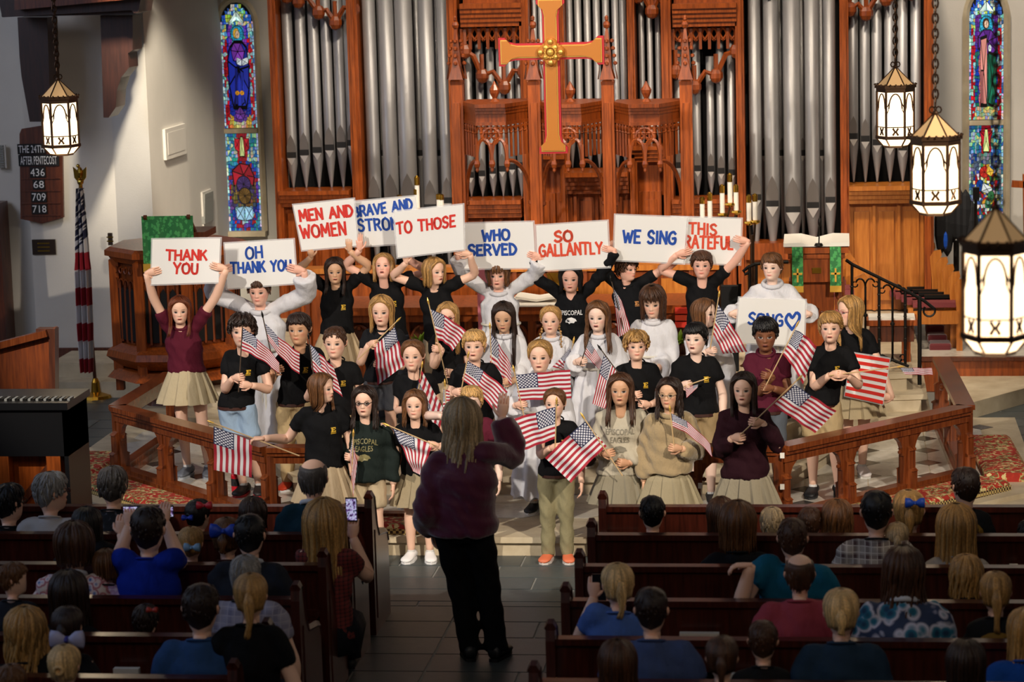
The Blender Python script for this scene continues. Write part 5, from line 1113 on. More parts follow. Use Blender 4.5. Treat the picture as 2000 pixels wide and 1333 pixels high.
def hand(mb,w,fd,pn,side,s,curl,skin):
    """hand from the wrist w: finger direction fd, palm normal pn, thumb side vector, size s (palm length unit), curl 0..1"""
    fd=unit(fd); pn=unit(np.asarray(pn)-fd*np.dot(pn,fd)); ac=np.cross(fd,pn)*side
    rings=[]
    for t,wd,th in ((-.12,.26,.20),(.12,.30,.20),(.45,.42,.19),(.85,.44,.16),(1.0,.40,.12)):
        a=np.linspace(0,2*np.pi,9)[:-1]; rings.append(np.array([w+fd*t*s+ac*wd*s*math.cos(q)+pn*th*s*math.sin(q) for q in a]))
    mb.loft(rings,True,skin)
    for k,(o,l) in enumerate(((-.32,.82),(-.11,.95),(.11,.88),(.31,.68))):
        p=w+fd*.92*s+ac*o*s; P=[p-fd*.15*s,p]; ang=0.
        for j,seg in enumerate((.45,.32,.25)):
            ang+=curl*(1.25 if j==0 else 1.35); d=fd*math.cos(ang)+pn*math.sin(ang); P.append(P[-1]+d*seg*l*s)
        mb.tube(P,[.105*s,.11*s,.10*s,.09*s,.065*s],6,True,1.,None,skin)
    p=w+fd*.2*s-ac*.30*s; d=unit(-ac*.75+fd*.7+pn*.35); d2=unit(fd*.8-ac*.25+pn*(.3+.9*curl)); P=[w+fd*.1*s-ac*.1*s,p,p+d*.38*s,p+d*.38*s+d2*.33*s,p+d*.38*s+d2*.5*s]
    mb.tube(P,[.13*s,.14*s,.12*s,.10*s,.07*s],6,True,1.,None,skin)
SK={'fair':'EFC2A8','pale':'F3D0BC','tan':'CF9F7C','olive':'D6A987','brown':'86563B','rosy':'EDB8A2'}
HC={'blond':'D2A566','lblond':'D8B47C','dblond':'B2884F','brown':'4A2E1C','dbrown':'2A1A12','black':'0E0B0B','auburn':'6E3418','red':'9A5230','grey':'8E8C8A','lbrown':'6B4628','dgrey':'4A4644','white':'B8B4AE','ash':'B8A07C'}
NP=0
def ik(S,Wt,l1,l2,hint):
    d=Wt-S; D=np.linalg.norm(d); mx=(l1+l2)*.995
    if D>mx: k=D/mx; l1*=k; l2*=k; 
    D=max(D,abs(l1-l2)+1e-3); u=unit(d); a=(l1*l1-l2*l2+D*D)/(2*D); h=math.sqrt(max(0,l1*l1-a*a)); hn=np.asarray(hint,float); hn=unit(hn-u*np.dot(hn,u)); return S+u*a+hn*h
def person(label,Y,gz,head,foot=None,T=None,skin='fair',hair=('short','brown'),hl=1.,top='tee',tc='0D0D0F',bot='shorts',bc='B7A283',yaw=0,hy=0,hp=0,hr=0,L=None,Rr=None,mouth=1,shoe='E6E4E2',glasses=None,emb=None,lean=0.,seated=False,eyes='4A3424',extra=None,cat='person',group=None,tmat=None,hx=None,wide=1.,face=True,sock=True,hipup=0.,legx=None,botmat='cloth',voxel=.015,LE=None,RE=None):
    """head=(x px, top px, chin px) ; L/Rr = dict(px,py,dy,fd,pn,curl) for the hand at picture left/right"""
    global NP; NP+=1; R=np.random.default_rng(NP*17)
    x,yt,yc=head; top_=at(x,yt,Y); chin=at(x,yc,Y); full=(top_[2]-chin[2])/math.cos(.19); hh=full*.93
    ground=gz; Tt=T or (top_[2]-ground)
    hc=V((top_[0]+chin[0])/2,Y,chin[2]+hh*.5)
    bx=at(foot,yt+(yc-yt)*6,Y)[0] if foot else hc[0]-0.
    if T is None and Tt>hh*7.8: Tt=hh*7.8
    if Tt<hh*5.4: Tt=hh*5.4
    root=thing('person',label,cat,(bx,Y,ground if not seated else ground),group)
    ya=math.radians(yaw); BZ=np.array([[math.cos(ya),-math.sin(ya),0],[math.sin(ya),math.cos(ya),0],[0,0,1]])
    loc2w=lambda v:np.asarray(v)@BZ.T+V(0,0,0)
    fwd=BZ@V(0,-1,0); right=BZ@V(1,0,0)
    zch=chin[2]; zsh=zch-.046*Tt; zhip=(zsh-(.272-hipup)*Tt); neck=V(hc[0],Y,0)-fwd*0*Tt+V(0,0,0)
    sk=np.array(hexc(SK.get(skin,skin))); hcol=np.array(hexc(HC.get(hair[1],hair[1])))
    nb=V(hc[0],Y,zsh)-fwd*.02*Tt; hb_=V(bx,Y,zhip)-fwd*.01*Tt
    def spine(z): t=(z-zhip)/(zsh-zhip); return hb_*(1-t)+nb*t if t<=1 else nb+V(0,0,z-zsh)
    sw=.096*Tt*wide; 
    # ---- head
    hyr,hpr,hrr=math.radians(hy+yaw),math.radians(hp),math.radians(hr)
    Rm=np.array(Matrix.Rotation(hyr,3,'Z')@Matrix.Rotation(hrr,3,'Y')@Matrix.Rotation(hpr,3,'X'))
    hpos=hc-fwd*(-.01)*Tt
    def M(v):
        v=np.asarray(v,float); k=np.clip((v[:,2]+.98)/.5,0,1)[:,None]; k=k*k*(3-2*k)
        a=v@Rm.T; b=v@BZ.T; return (a*k+b*(1-k))*hh+hpos
    body=MB(); head_mesh(body,sk,M,eyes,tuple(hcol*.6),mouth,face)
    # torso core, continuous with neck
    rings=[]; a=np.linspace(0,2*np.pi,17)[:-1]
    for z,rx,ry in ((zhip-.03*Tt,.07,.045),(zhip+.12*Tt,.08,.055),(zsh-.1*Tt,.095,.06),(zsh-.03*Tt,.085,.040),(zsh+.015*Tt,.03,.03),(zsh+.04*Tt,.022,.022)):
        c=spine(z); rings.append(np.array([c+right*rx*.88*min(wide,1)*Tt*math.cos(q)+fwd*ry*.9*Tt*math.sin(q)+V(0,0,z-c[2]) for q in a]))
    body.loft(rings,True,sk)
    # ---- arms: side -1 = picture left
    la,lb=.175*Tt,.155*Tt; arms={}
    for s,hd,eh in ((-1,L,LE),(1,Rr,RE)):
        hd=dict(hd or {}); S=nb+right*s*sw*(1 if abs(yaw)<90 else -1)*.93+V(0,0,-.022*Tt); sgn=1 if abs(yaw)<90 else -1; out=right*s*sgn
        if 'px' in hd: Wt=at(hd['px'],hd['py'],Y+hd.get('dy',-.16)); 
        else: Wt=S+out*.05*Tt-V(0,0,.315*Tt)+fwd*.03*Tt
        raised=Wt[2]>S[2]+.05
        hlen=.052*Tt
        fd=V(*hd['fd']) if 'fd' in hd else (V(0,0,1) if raised else (V(0,0,-1) if 'px' not in hd else unit(V(-s*.9,-.25,.15))))
        pn=V(*hd['pn']) if 'pn' in hd else (V(-s,0,0) if not raised else V(-s*.3,1,0))
        if 'px' in hd: Wt=Wt-unit(fd)*hlen*.6
        if raised: S=S+V(0,0,.045*Tt)-out*.012*Tt
        hint=V(*eh) if eh is not None else (out*.35-fwd*.1-V(0,0,.9) if seated else out*.9-fwd*.2 if raised else out*.45-fwd*.5+V(0,0,-.8))
        E=ik(S,Wt,la,lb,hint); arms[s]=(S,E,Wt,fd,pn)
        P=spline([S-out*.03*Tt,S,S*.5+E*.5,E,E*.5+Wt*.5,Wt],15); r=np.interp(np.linspace(0,1,15),[0,.25,.5,.6,.72,1],[.026,.028,.025,.0265,.0255,.0165])*Tt*min(1.12,max(1,wide))
        body.tube(P,r,9,True,1.,None,sk)
        hand(body,Wt,fd,pn,(1 if s<0 else -1)*(1 if not hd.get('flip') else -1),hlen,hd.get('curl',.25 if 'px' not in hd else .85),sk*np.array([1,.95,.93]))
    # ---- legs
    lx=.052*Tt*max(1,wide*.9); legs=[]
    for s in (-1,1):
        H=V(*hb_)+right*s*lx; H[2]=zhip-.01*Tt
        if seated:
            K=H+fwd*.19*Tt+V(0,0,.0); A=V(K[0],K[1],max(.12,gz+.08)); A=A-fwd*.03
        else:
            fx=legx[0 if s<0 else 1] if legx else None
            A=V(hb_[0],Y,ground+.045*Tt)+right*s*lx*1.05
            if fx is not None: A=V(at(fx,yt,Y)[0],Y,ground+.045*Tt)
            K=(H+A)/2+fwd*.012*Tt+V(0,0,.01*Tt)
        legs.append((H,K,A))
        if bot in('shorts','skirt','dress') and not seated:
            P=spline([H,H*.5+K*.5,K,K*.5+A*.5,A],13); r=np.interp(np.linspace(0,1,13),[0,.3,.5,.62,.85,1],[.048,.043,.032,.035,.024,.02])*Tt; body.tube(P,r,9,True,1.,None,sk)
    body.build('body','skin',root,smooth=True,col=True)
    # ---- hair
    if hair[0]!='none': hair_mesh(hcol,M,hair[0],R,hl).build('hair','hair',root,smooth=True,col=True)
    if glasses:
        g=MB()
        for s in (-1,1): g.tube(M(np.array([(s*.15+.085*math.cos(t),-.47,.0+.065*math.sin(t)) for t in np.linspace(0,2*math.pi,13)[:-1]])),.012*hh,4,closed=True); g.tube(M(np.array([(s*.235,-.46,.01),(s*.35,-.2,.03),(s*.37,.03,.03)])),.010*hh,4)
        g.tube(M(np.array([(-.065,-.475,.01),(.065,-.475,.01)])),.012*hh,4); g.build('glasses','plain_color',root,color=hexc(glasses))
    # ---- garments
    tcol=hexc(tc); A16=np.linspace(0,2*np.pi,25)[:-1]
    def ringat(z,rx,ry,yo=0.,n=A16): c=spine(z); return np.array([c+right*rx*Tt*wide*math.cos(q)+fwd*(ry*Tt*wide**1.1*math.sin(q)+yo*Tt)+V(0,0,z-c[2]) for q in n])
    g=MB(); robe=top=='alb'; loose={'tee':1.,'polo':1.02,'sweat':1.14,'fleece':1.24,'alb':1.2,'blouse':1.16,'suit':1.12}.get(top,1.)
    zh=zhip-(.02 if top!='sweat' else .045)*Tt
    prof=[(zh,.104,.080),(zhip+.06*Tt,.095,.073),(zhip+.14*Tt,.094,.070),(zsh-.11*Tt,.100,.073),(zsh-.06*Tt,.103,.068),(zsh-.028*Tt,.088,.055),(zsh-.004*Tt,.065,.046),(zsh+.020*Tt,.046,.040),(zsh+.028*Tt,.038,.036)]
    if robe:
        prof=[(ground+.10*Tt,.155,.120),(ground+.3*Tt,.140,.105),(zhip,.118,.088)]+prof[1:]
    g.loft([ringat(z,rx*(loose if z<zsh-.03*Tt else 1+.3*(loose-1)),ry*(loose if z<zsh-.03*Tt else 1)) for z,rx,ry in prof])
    longs=top in('sweat','fleece','alb','blouse','suit')
    for s in (-1,1):
        S,E,Wt,fd,pn=arms[s]; out=unit(S-nb) 
        if not longs:
            e=S+(E-S)*(.55); P=[S-out*.045*Tt,S,S*.5+e*.5,e]; g.tube(spline(P,8),np.array([.033,.037,.038,.038,.038,.039,.039,.039])*Tt*loose*min(1.2,max(1,wide)),12)
        else:
            wr={'alb':.062,'blouse':.042,'fleece':.036,'suit':.030}.get(top,.030); w2={'alb':.058,'blouse':.052,'fleece':.046,'suit':.034}.get(top,.040)
            e=E+(Wt-E)*(.93 if top!='alb' else .80); P=spline([S-out*.045*Tt,S,S*.5+E*.5,E,E*.5+e*.5,e],14); g.tube(P,np.interp(np.linspace(0,1,14),[0,.2,.5,.85,1],[.032,.038,.040 if top!='alb' else .048,w2,wr])*Tt*(1 if top!='fleece' else 1.1)*min(1.2,max(1,wide)),12)
    g=remesh(g,voxel,2); N=vnorm(g); v=g.v[0]; q=(v-np.array(root.location))
    amp=(.008 if top in('tee','polo') else .012)*1.1
    wv=np.sin(q[:,2]*38+q[:,0]*30+np.sin(q[:,0]*23+NP)*1.5)*np.sin(q[:,0]*19+NP*1.3+q[:,2]*7)*amp*.7+np.sin(q[:,2]*75+q[:,0]*20+NP)*amp*.2
    if robe: 
        wv*=.45; low=np.clip((zhip+.2*Tt-v[:,2])/(.3*Tt),0.15,1); an=np.arctan2((v-spine(zhip))@fwd,(v-spine(zhip))@right); wv=wv+low*.020*np.sin(an*11+NP)*(np.abs((v-nb)@right)<.16*Tt)
    g.v[0]=v+N*wv[:,None]
    gm={'blouse':'velvet','fleece':'fleece'}.get(top,'cloth') if tmat is None else tmat
    nm={'tee':'t_shirt','polo':'polo_shirt','sweat':'sweatshirt','alb':'robe','fleece':'fleece_jacket','blouse':'blouse','suit':'suit_jacket'}[top]
    go=g.build(nm,gm,root,color=tcol,smooth=True)
    cb=nb+V(0,0,.026*Tt)
    def ringt(name,r,t,mat,col,z=0.,tilt=.012,par=root):
        m=MB(); m.tube([cb+V(0,0,z*Tt)+right*r*1.04*Tt*math.cos(a_)+fwd*r*.96*Tt*math.sin(a_)+V(0,0,-tilt*Tt*(math.sin(a_)+.2)) for a_ in np.linspace(0,2*np.pi,21)[:-1]],t*Tt,6,closed=True); return m.build(name,mat,par,color=col,smooth=True)
    if top in('tee','sweat'): ringt('neckband',.041,.0045,'trim',tuple(np.array(tcol)*1.0))
    if top in('polo','suit'): ringt('collar',.043,.010,'trim',tcol if top=='polo' else hexc('C8CCD4'),.004,.018)
    if robe: ringt('hood',.052,.015,'cloth',tcol,-.004,.016)
    if top=='fleece': ringt('collar',.050,.014,'fleece',tcol,.0,.02)
    bvh=None
    def project(pts2,off=.004,zc=None):
        nonlocal bvh
        if bvh is None: bvh=BVHTree.FromPolygons([Vector(p) for p in g.v[0].tolist()],g.f)
        out=[]
        for u,w_ in pts2:
            o_=nb+right*u+V(0,0,w_-nb[2]); o_=V(spine(w_)[0],spine(w_)[1],w_)+right*u+fwd*.6; h=bvh.ray_cast(Vector(o_),Vector(-fwd)); out.append(np.array(h[0])+fwd*off if h[0] is not None else o_-fwd*.5)
        return np.array(out)
    if emb:
        if emb[0]=='LOGO':
            bv=BVHTree.FromPolygons([Vector(p) for p in g.v[0].tolist()],g.f)
            def bk(u,w_):
                o_=V(spine(w_)[0],spine(w_)[1],w_)+right*u-fwd*.6; h=bv.ray_cast(Vector(o_),Vector(fwd)); return np.array(h[0])-fwd*.004 if h[0] is not None else o_+fwd*.5
            z0=zsh+emb[1]; pts=[(.11*math.cos(t),z0+.09*math.sin(t)) for t in np.linspace(0,2*np.pi,17)[:-1]]
            MB().add([bk(*p) for p in pts]+[bk(0,z0)],[(i,(i+1)%16,16) for i in range(16)]).build('back_print','logo_gold',go)
            pts=[(-.06,z0-.02),(-.05,z0+.03),(-.01,z0+.05),(.04,z0+.03),(.06,z0-.01),(.02,z0-.02),(.03,z0-.05),(-.02,z0-.03)]
            MB().add([bk(*p)-fwd*.003 for p in pts]+[bk(0,z0)-fwd*.003],[(i,(i+1)%8,8) for i in range(8)]).build('eagle_print','paper_shade',go)
        elif emb[0]=='E':
            u0,w0=.050*Tt*1.,zsh-.105*Tt; s=.0122*Tt; m=MB()
            for (a0,b0,a1,b1) in ((-.75,.0,-.1,2.),(-1,0,1,.4),(-1,1.6,1,2.),(-.3,.8,.55,1.2),(.7,.3,1,.75),(.7,1.25,1,1.7),(-1.1,-.55,1.1,-.3)):
                P=project([(u0+a0*s,w0+b0*s),(u0+(a0+a1)/2*s,w0+b0*s),(u0+a1*s,w0+b0*s),(u0+a1*s,w0+b1*s),(u0+(a0+a1)/2*s,w0+b1*s),(u0+a0*s,w0+b1*s)]); m.add(P,[(0,1,4,5),(1,2,3,4)])
            m.build('letter_emblem','plain_color',go,color=hexc(emb[1]))
        else:
            y0=zsh-.10*Tt
            for k,(tx,arc) in enumerate(emb[0]):
                v_,f_=text_mb(tx,1.,.01); wd=v_[:,0].max()-v_[:,0].min(); W_=.145*Tt if len(tx)>6 else .095*Tt; sc=W_/wd
                uv=[(p[0]*sc,y0-.042*Tt*k+p[1]*.042*Tt- arc*abs(p[0]*sc)**2/(.1*Tt)) for p in v_]; m=MB(); m.add(project(uv,.005),f_); m.build('chest_lettering','plain_color',go,color=hexc(emb[1]))
            m=MB(); c0=y0-.042*Tt*len(emb[0])+.005*Tt; bl=[(-.035,.0),(-.02,.018),(.005,.022),(.03,.012),(.038,-.003),(.026,-.004),(.02,-.014),(.0,-.012),(-.01,-.02),(-.02,-.01),(-.034,-.012)]; 
            pts=[(u*Tt,c0+w_*Tt) for u,w_ in bl]; P=project(pts+[(0,c0)],.005); m.add(P,[(i,(i+1)%len(bl),len(bl)) for i in range(len(bl))]); m.build('bird_emblem','plain_color',go,color=hexc(emb[1]))
    bcol=hexc(bc)
    if not seated and bot:
        wz=zhip+.0*Tt
        if bot=='skirt':
            m=MB(); rg=[]; n=np.linspace(0,2*np.pi,97)[:-1]
            for t in np.linspace(0,1,8):
                z=wz+.05*Tt-t*.235*Tt; pl_=np.array([((q*14/(2*math.pi))%1) for q in n]); k=.006+.016*max(0,t-.15)
                rr_=1+k*10*(pl_-.5)*(t>.1)*.9
                c=spine(max(z,zhip)); c=V(c[0],c[1],z) if z>zhip else V(hb_[0],hb_[1],z)
                g2=max(0,(t-.26)/.74)**.9; kk=.88 if (top in('sweat','fleece') and t<.35) else 1; rx,ry=(.085+.070*g2+.012*(t>.26))*Tt*kk,(.068+.060*g2+.010*(t>.26))*Tt*kk; rg.append(np.array([c+right*rx*math.cos(q)*r_+fwd*ry*math.sin(q)*r_ for q,r_ in zip(n,rr_)]))
            m.loft(rg,False); o=m.build('skirt','cloth',root,color=bcol,smooth=False)
            m=MB(); c=spine(wz+.05*Tt); m.loft([np.array([spine(z_)+V(0,0,0)+right*.086*Tt*math.cos(q)+fwd*.066*Tt*math.sin(q) for q in A16]) for z_ in (wz+.045*Tt,wz+.065*Tt)],False); m.build('waistband','cloth',o,color=bcol)
        elif bot in('shorts','pants','jeans'):
            m=MB(); pel=[ringat(z,rx/wide*wide,ry) for z,rx,ry in ((wz-.045*Tt,.085,.066),(wz-.02*Tt,.094,.073),(wz+.02*Tt,.081,.061))]; m.loft(pel)
            for (H,K,A),s in zip(legs,(-1,1)):
                if bot=='shorts': P=spline([H+V(0,0,.0),H*.5+K*.5,K+V(0,0,.035*Tt)],7); r=np.array([.056,.057,.056,.056,.055,.055,.056])*Tt
                else: P=spline([H,H*.5+K*.5,K,K*.5+A*.5,A-V(0,0,.012*Tt)],13); r=np.interp(np.linspace(0,1,13),[0,.3,.5,.8,1],[.058,.052,.045,.040,.041])*Tt
                m.tube(P,r*min(wide,1.08),12)
            m=remesh(m,voxel,2); N=vnorm(m); v=m.v[0]; q=v-np.array(root.location); m.v[0]=v+N*(np.sin(q[:,2]*42+q[:,0]*35+NP)*np.sin(q[:,0]*40+q[:,2]*13)*.006)[:,None]
            m.build({'shorts':'shorts','pants':'trousers','jeans':'jeans'}[bot],botmat,root,color=bcol,smooth=True)
            if bot!='pants' or not wide>1.05: m=MB(); m.loft([ringat(z_,.1,.077) for z_ in (wz-.028*Tt,wz-.012*Tt)],False); m.build('belt','plain_color',root,color=hexc('3A1A10'))
    if seated:
        m=MB()
        for (H,K,A) in legs: m.tube(spline([H,K,(K+A)/2,A],9),np.array([.075,.07,.066,.06,.055,.05,.045,.04,.04])*Tt,8)
        m.loft([ringat(z_,rx,ry) for z_,rx,ry in ((zhip-.07*Tt,.10,.09),(zhip+.01*Tt,.098,.085),(zhip+.05*Tt,.09,.07))]); m.build('trousers','cloth',root,color=bcol if bc!='B7A283' else hexc('1A1D26'),smooth=True)
        for (H,K,A) in legs: m=MB(); m.loft([np.array([A+fwd*t+right*w_*math.cos(q)+V(0,0,-.03+h_*math.sin(q)) for q in np.linspace(0,2*np.pi,9)[:-1]]) for t,w_,h_ in ((-.05,.03,.03),(0,.04,.045),(.07,.045,.03),(.12,.03,.02))]); m.build('shoe','plain_color',root,color=(.02,.02,.02),smooth=True)
    # ---- shoes
    if not seated:
        for (H,K,A),s in zip(legs,(-1,1)):
            fdr=unit(fwd+right*s*.22); sd=V(-fdr[1],fdr[0],0); L_=.148*Tt; hgt=.045*Tt; b=V(A[0],A[1],ground)
            rg=[]
            for t,w_,h_ in ((-.30,.018,.030),(-.26,.026,.05),(-.05,.029,.058),(.08,.030,.048),(.30,.035,.034),(.52,.036,.028),(.66,.028,.020),(.70,.012,.012)):
                c=b+fdr*t*L_; ww=w_*Tt; h2=h_*Tt; rg.append(np.array([c+sd*ww*math.cos(q)+V(0,0,.010*Tt+(h2*(.5+.5*math.sin(q)))) for q in np.linspace(0,2*np.pi,13)[:-1]]))
            m=MB().loft(rg); sh=m.build('shoe','plain_color',root,color=hexc(shoe[0] if isinstance(shoe,tuple) else shoe),smooth=True)
            pts=[(-.32,.5),(-.34,0),(-.32,-.5),(0,-.8),(.35,-1.05),(.6,-.8),(.72,0),(.6,.8),(.35,1.05),(0,.8)]
            m=MB().prism([(a_*L_,b_*.034*Tt) for a_,b_ in pts],b,fdr,sd,(0,0,.013*Tt)); fixn(m.build('sole','plain_color',sh,color=hexc(shoe[1]) if isinstance(shoe,tuple) else hexc('E8E6E0')))
            m=MB()
            for k in range(4): c=b+fdr*(.05+.08*k)*L_+V(0,0,(.056-.007*k)*Tt); m.bar(c-sd*.013*Tt,c+sd*.013*Tt,.004*Tt,.005*Tt)
            m.build('laces','white_plastic',sh)
            if sock and bot!='pants': m=MB(); m.tube([A-V(0,0,.01*Tt),A+V(0,0,.02*Tt)],[.024*Tt,.022*Tt],12); m.build('sock','plain_color',root,color=hexc('D8D6D2'))
    P=dict(root=root,arms=arms,M=M,hh=hh,Tt=Tt,nb=nb,zhip=zhip,zsh=zsh,spine=spine,right=right,fwd=fwd,hb=hb_,ground=ground,go=go,hc=hc)
    if robe:
        m=MB(); z=zhip+.09*Tt; m.tube([spine(z)+right*.118*Tt*math.cos(q)+fwd*.094*Tt*math.sin(q) for q in np.linspace(0,2*np.pi,25)[:-1]],.008*Tt,6,closed=True)
        for k in (0,1): c=spine(z)+fwd*.10*Tt+right*(.01+.02*k)*Tt; m.tube([c,c+V(0,0,-.12*Tt)+fwd*.014*Tt,c+V(0,0,-(.32+.05*k)*Tt)+fwd*.016*Tt],.007*Tt,6)
        m.build('rope_cincture','trim',root,color=hexc('D8D4C8'))
    return P
# ================================================================ THE CHILDREN
def H(px,py,**k): k.update(px=px,py=py); return k
def edge(px,py,s,dy=-.13,**k):  # hand gripping the side edge of a poster: s=+1 fingers point to picture right
    d=dict(px=px,py=py,dy=dy,fd=(s*1.,-.12,.25),pn=(0,1,0),curl=.16); d.update(k); return d
def under(px,py,dy=-.13): return dict(px=px,py=py,dy=dy,fd=(0,-.1,1),pn=(0,1,0),curl=.15)
def fist(px,py,dy=-.22,s=1,**k): # closed hand round a stick; s=+1 fingers point to picture right
    d=dict(px=px,py=py,dy=dy,fd=(s*.8,-.55,.2),pn=(s*.45,.85,0),curl=.75); d.update(k); return d
GOLD='D9AE2E'
KG='children singing on the chancel steps'
kid=lambda *a,**k: person(*a,group=KG,cat='person',**k)
# back row holding posters
kid('auburn haired girl in maroon polo and khaki skirt holding THANK YOU poster overhead',20.6,.15,(352,577,630),skin='fair',hair=('long','auburn'),hl=1.0,top='polo',tc='541426',bot='skirt',bc='B9AA8A',hipup=.065,L=edge(296,532,1),Rr=edge(431,523,-1),hy=12,hp=4,mouth=1,shoe=('5C6068','9A9EA4'),foot=372,legx=(350,392))
kid('white robed child whose face shows under the OH THANK YOU poster',20.9,.15,(507,536,594),skin='rosy',hair=('short','brown'),top='alb',tc='D6D6DB',L=edge(434,527,1),Rr=edge(582,527,-1),hp=6,mouth=0,shoe='202022',foot=522)
kid('long dark haired girl in black tee holding the MEN AND WOMEN poster',21.3,.45,(655,502,552),skin='olive',hair=('long','dbrown'),hl=.98,top='tee',bot='skirt',bc='B7A283',L=under(607,492),Rr=under(682,480),hy=10,hp=4,emb=('E',GOLD),shoe='202022',foot=664,hipup=.03)
kid('blond bobbed child in black tee looking up under the BRAVE AND STRONG poster',21.3,.45,(750,494,544),skin='rosy',hair=('bob','dblond'),hl=.62,top='tee',tc='0D0D0F',bot='pants',bc='2E3038',L=under(702,478),Rr=under(790,492,-.0),hp=-14,mouth=2,emb=('E',GOLD),shoe='202022',foot=768)
kid('blond child in black tee turned right holding the TO THOSE poster',21.2,.45,(848,502,554),skin='fair',hair=('bob','dblond'),hl=.6,top='tee',bot='pants',bc='B7A283',L=under(793,503),Rr=edge(908,495,-1),hy=48,mouth=1,emb=('E',GOLD),shoe='202022',foot=866)
kid('white robed brown haired child holding the WHO SERVED poster',21.5,.45,(973,505,561),skin='rosy',hair=('mop','lbrown'),hl=.42,top='alb',tc='D6D6DB',L=edge(902,495,1),Rr=edge(1047,500,-1),hp=6,mouth=1,shoe='202022',foot=985)
kid('black haired child in black hoodie holding the SO GALLANTLY poster',21.5,.45,(1115,513,568),skin='rosy',hair=('bob','black'),hl=.55,top='sweat',tc='0E0F12',bot='pants',bc='24262A',L=edge(1050,503,1),Rr=edge(1192,488,-1),hp=5,mouth=1,emb=([('EPISCOPAL',0)],'E8E8E8'),shoe='202022',foot=1122)
kid('curly brown haired boy in black polo looking right under the WE SING poster',21.6,.45,(1224,500,547),skin='rosy',hair=('curly','brown'),top='polo',tc='101114',bot='pants',bc='24262A',L=edge(1198,476,1),Rr=edge(1338,484,-1,dy=-.10),hy=52,mouth=0,emb=('E','C8894A'),shoe='202022',foot=1240)
kid('boy in black tee with face mostly hidden by the THIS GRATEFUL poster',21.5,.45,(1371,488,542),skin='rosy',hair=('short','brown'),top='tee',bot='pants',bc='24262A',L=edge(1332,495,1,dy=-.08),Rr=edge(1452,470,-1),mouth=0,emb=('E',GOLD),shoe='202022',foot=1376)
kid('brown haired boy in white robe holding the SONG poster low at right',21.5,.45,(1508,492,546),skin='pale',hair=('side','lbrown'),top='alb',tc='D8D8DD',L=edge(1437,612,1,-.26),Rr=edge(1572,612,-1,-.26),hy=-14,mouth=0,shoe='202022',foot=1512)
# third row
kid('blond bobbed girl in dark polo holding a flag across her chest',20.4,.3,(746,576,634),skin='fair',hair=('bob','dblond'),hl=.72,top='polo',tc='15161A',bot='shorts',bc='4A4C52',L=fist(727,672),Rr=fist(742,712,-.2,-1),mouth=1,hp=3,foot=750,shoe='202022')
kid('blond girl with glasses behind a raised flag in black tee',20.4,.3,(875,590,644),skin='fair',hair=('long','dblond'),hl=1.35,top='tee',bot='skirt',bc='B7A283',L=fist(855,682,-.24,-1),Rr=fist(880,728,-.2,-1),glasses='7A3A3A',mouth=0,foot=878,shoe='202022')
kid('white robed girl with very long dark hair looking down',20.5,.3,(984,588,645),skin='olive',hair=('long','dbrown'),hl=1.75,top='alb',tc='D8D8DD',L=fist(962,745,-.2),Rr=fist(992,746,-.2,-1),hp=14,mouth=1,foot=990,shoe='202022')
kid('white robed blond girl with two braids between two taller girls',20.6,.3,(1076,596,650),skin='fair',hair=('braids','dblond'),hl=1.1,top='alb',tc='D8D8DD',mouth=1,L=fist(1060,735,-.2),Rr=fist(1112,715,-.2,-1),foot=1080,shoe='202022')
kid('white robed girl with long wavy light brown hair and mouth open',20.3,.3,(1168,587,644),skin='pale',hair=('wavy','lbrown'),hl=1.3,top='alb',tc='DADADF',L=fist(1134,705,-.2),Rr=fist(1195,745,-.2,-1),hp=4,hy=-6,mouth=2,foot=1172,shoe='2A1A14')
kid('white robed boy with long dark swept hair looking down',20.6,.3,(1275,555,616),skin='fair',hair=('mop','brown'),hl=.62,top='alb',tc='DADADF',L=fist(1237,712,-.2),Rr=fist(1272,722,-.2,-1),hp=16,hy=-4,mouth=0,foot=1280,shoe='202022')
kid('white robed child with brown bob turned to the right behind a flag',20.6,.3,(1375,583,637),skin='pale',hair=('bob','lbrown'),hl=.68,top='alb',tc='DADADF',hy=62,mouth=1,L=fist(1388,685,-.22),Rr=None,foot=1380,shoe='202022')
# second row
kid('curly dark haired boy in black tee and light blue shorts holding flag stick',19.9,.15,(474,611,675),skin='fair',hair=('curly','dbrown'),top='tee',bot='shorts',bc='8FA6BE',L=fist(463,738,-.25),Rr=fist(480,752,-.25,-1),mouth=0,emb=('E',GOLD),hy=6,shoe=('1A1012','B02028'),foot=470,legx=(461,492))
kid('short dark haired boy in black tee behind the second flag from left',20.1,.15,(585,609,671),skin='tan',hair=('short','dbrown'),top='tee',bot='pants',bc='B39C74',L=fist(540,722,-.22),mouth=0,emb=('E',GOLD),shoe=('D0401C','E8E8E8'),foot=583,hy=-4)
kid('short haired brown boy in black tee with gold letter and dark belt',19.6,.15,(655,636,697),skin='fair',hair=('crop','brown'),top='tee',bot='pants',bc='B39C74',L=fist(616,760,-.2),mouth=0,emb=('E',GOLD),shoe='6A3A22',foot=662)
kid('girl with tied back light brown hair in black tee above the front girls',19.5,.15,(807,662,722),skin='fair',hair=('ponytail','lbrown'),hl=.5,top='tee',bot='skirt',bc='B7A283',L=fist(808,800,-.15),mouth=0,foot=815,shoe='E6E4E2')
kid('blond boy in black tee holding a folded flag behind the conductor',19.5,.15,(927,642,702),skin='fair',hair=('short','blond'),top='tee',bot='shorts',bc='B7A283',L=fist(892,766,-.22),mouth=1,foot=935,shoe='E6E4E2')
kid('smiling fair girl in white robe over maroon collar behind wide flag',19.3,.15,(1055,662,725),skin='fair',hair=('ponytail','dblond'),hl=.4,top='alb',tc='D6D6DB',L=fist(1016,790,-.2),Rr=None,mouth=1,foot=1063,shoe='202022')
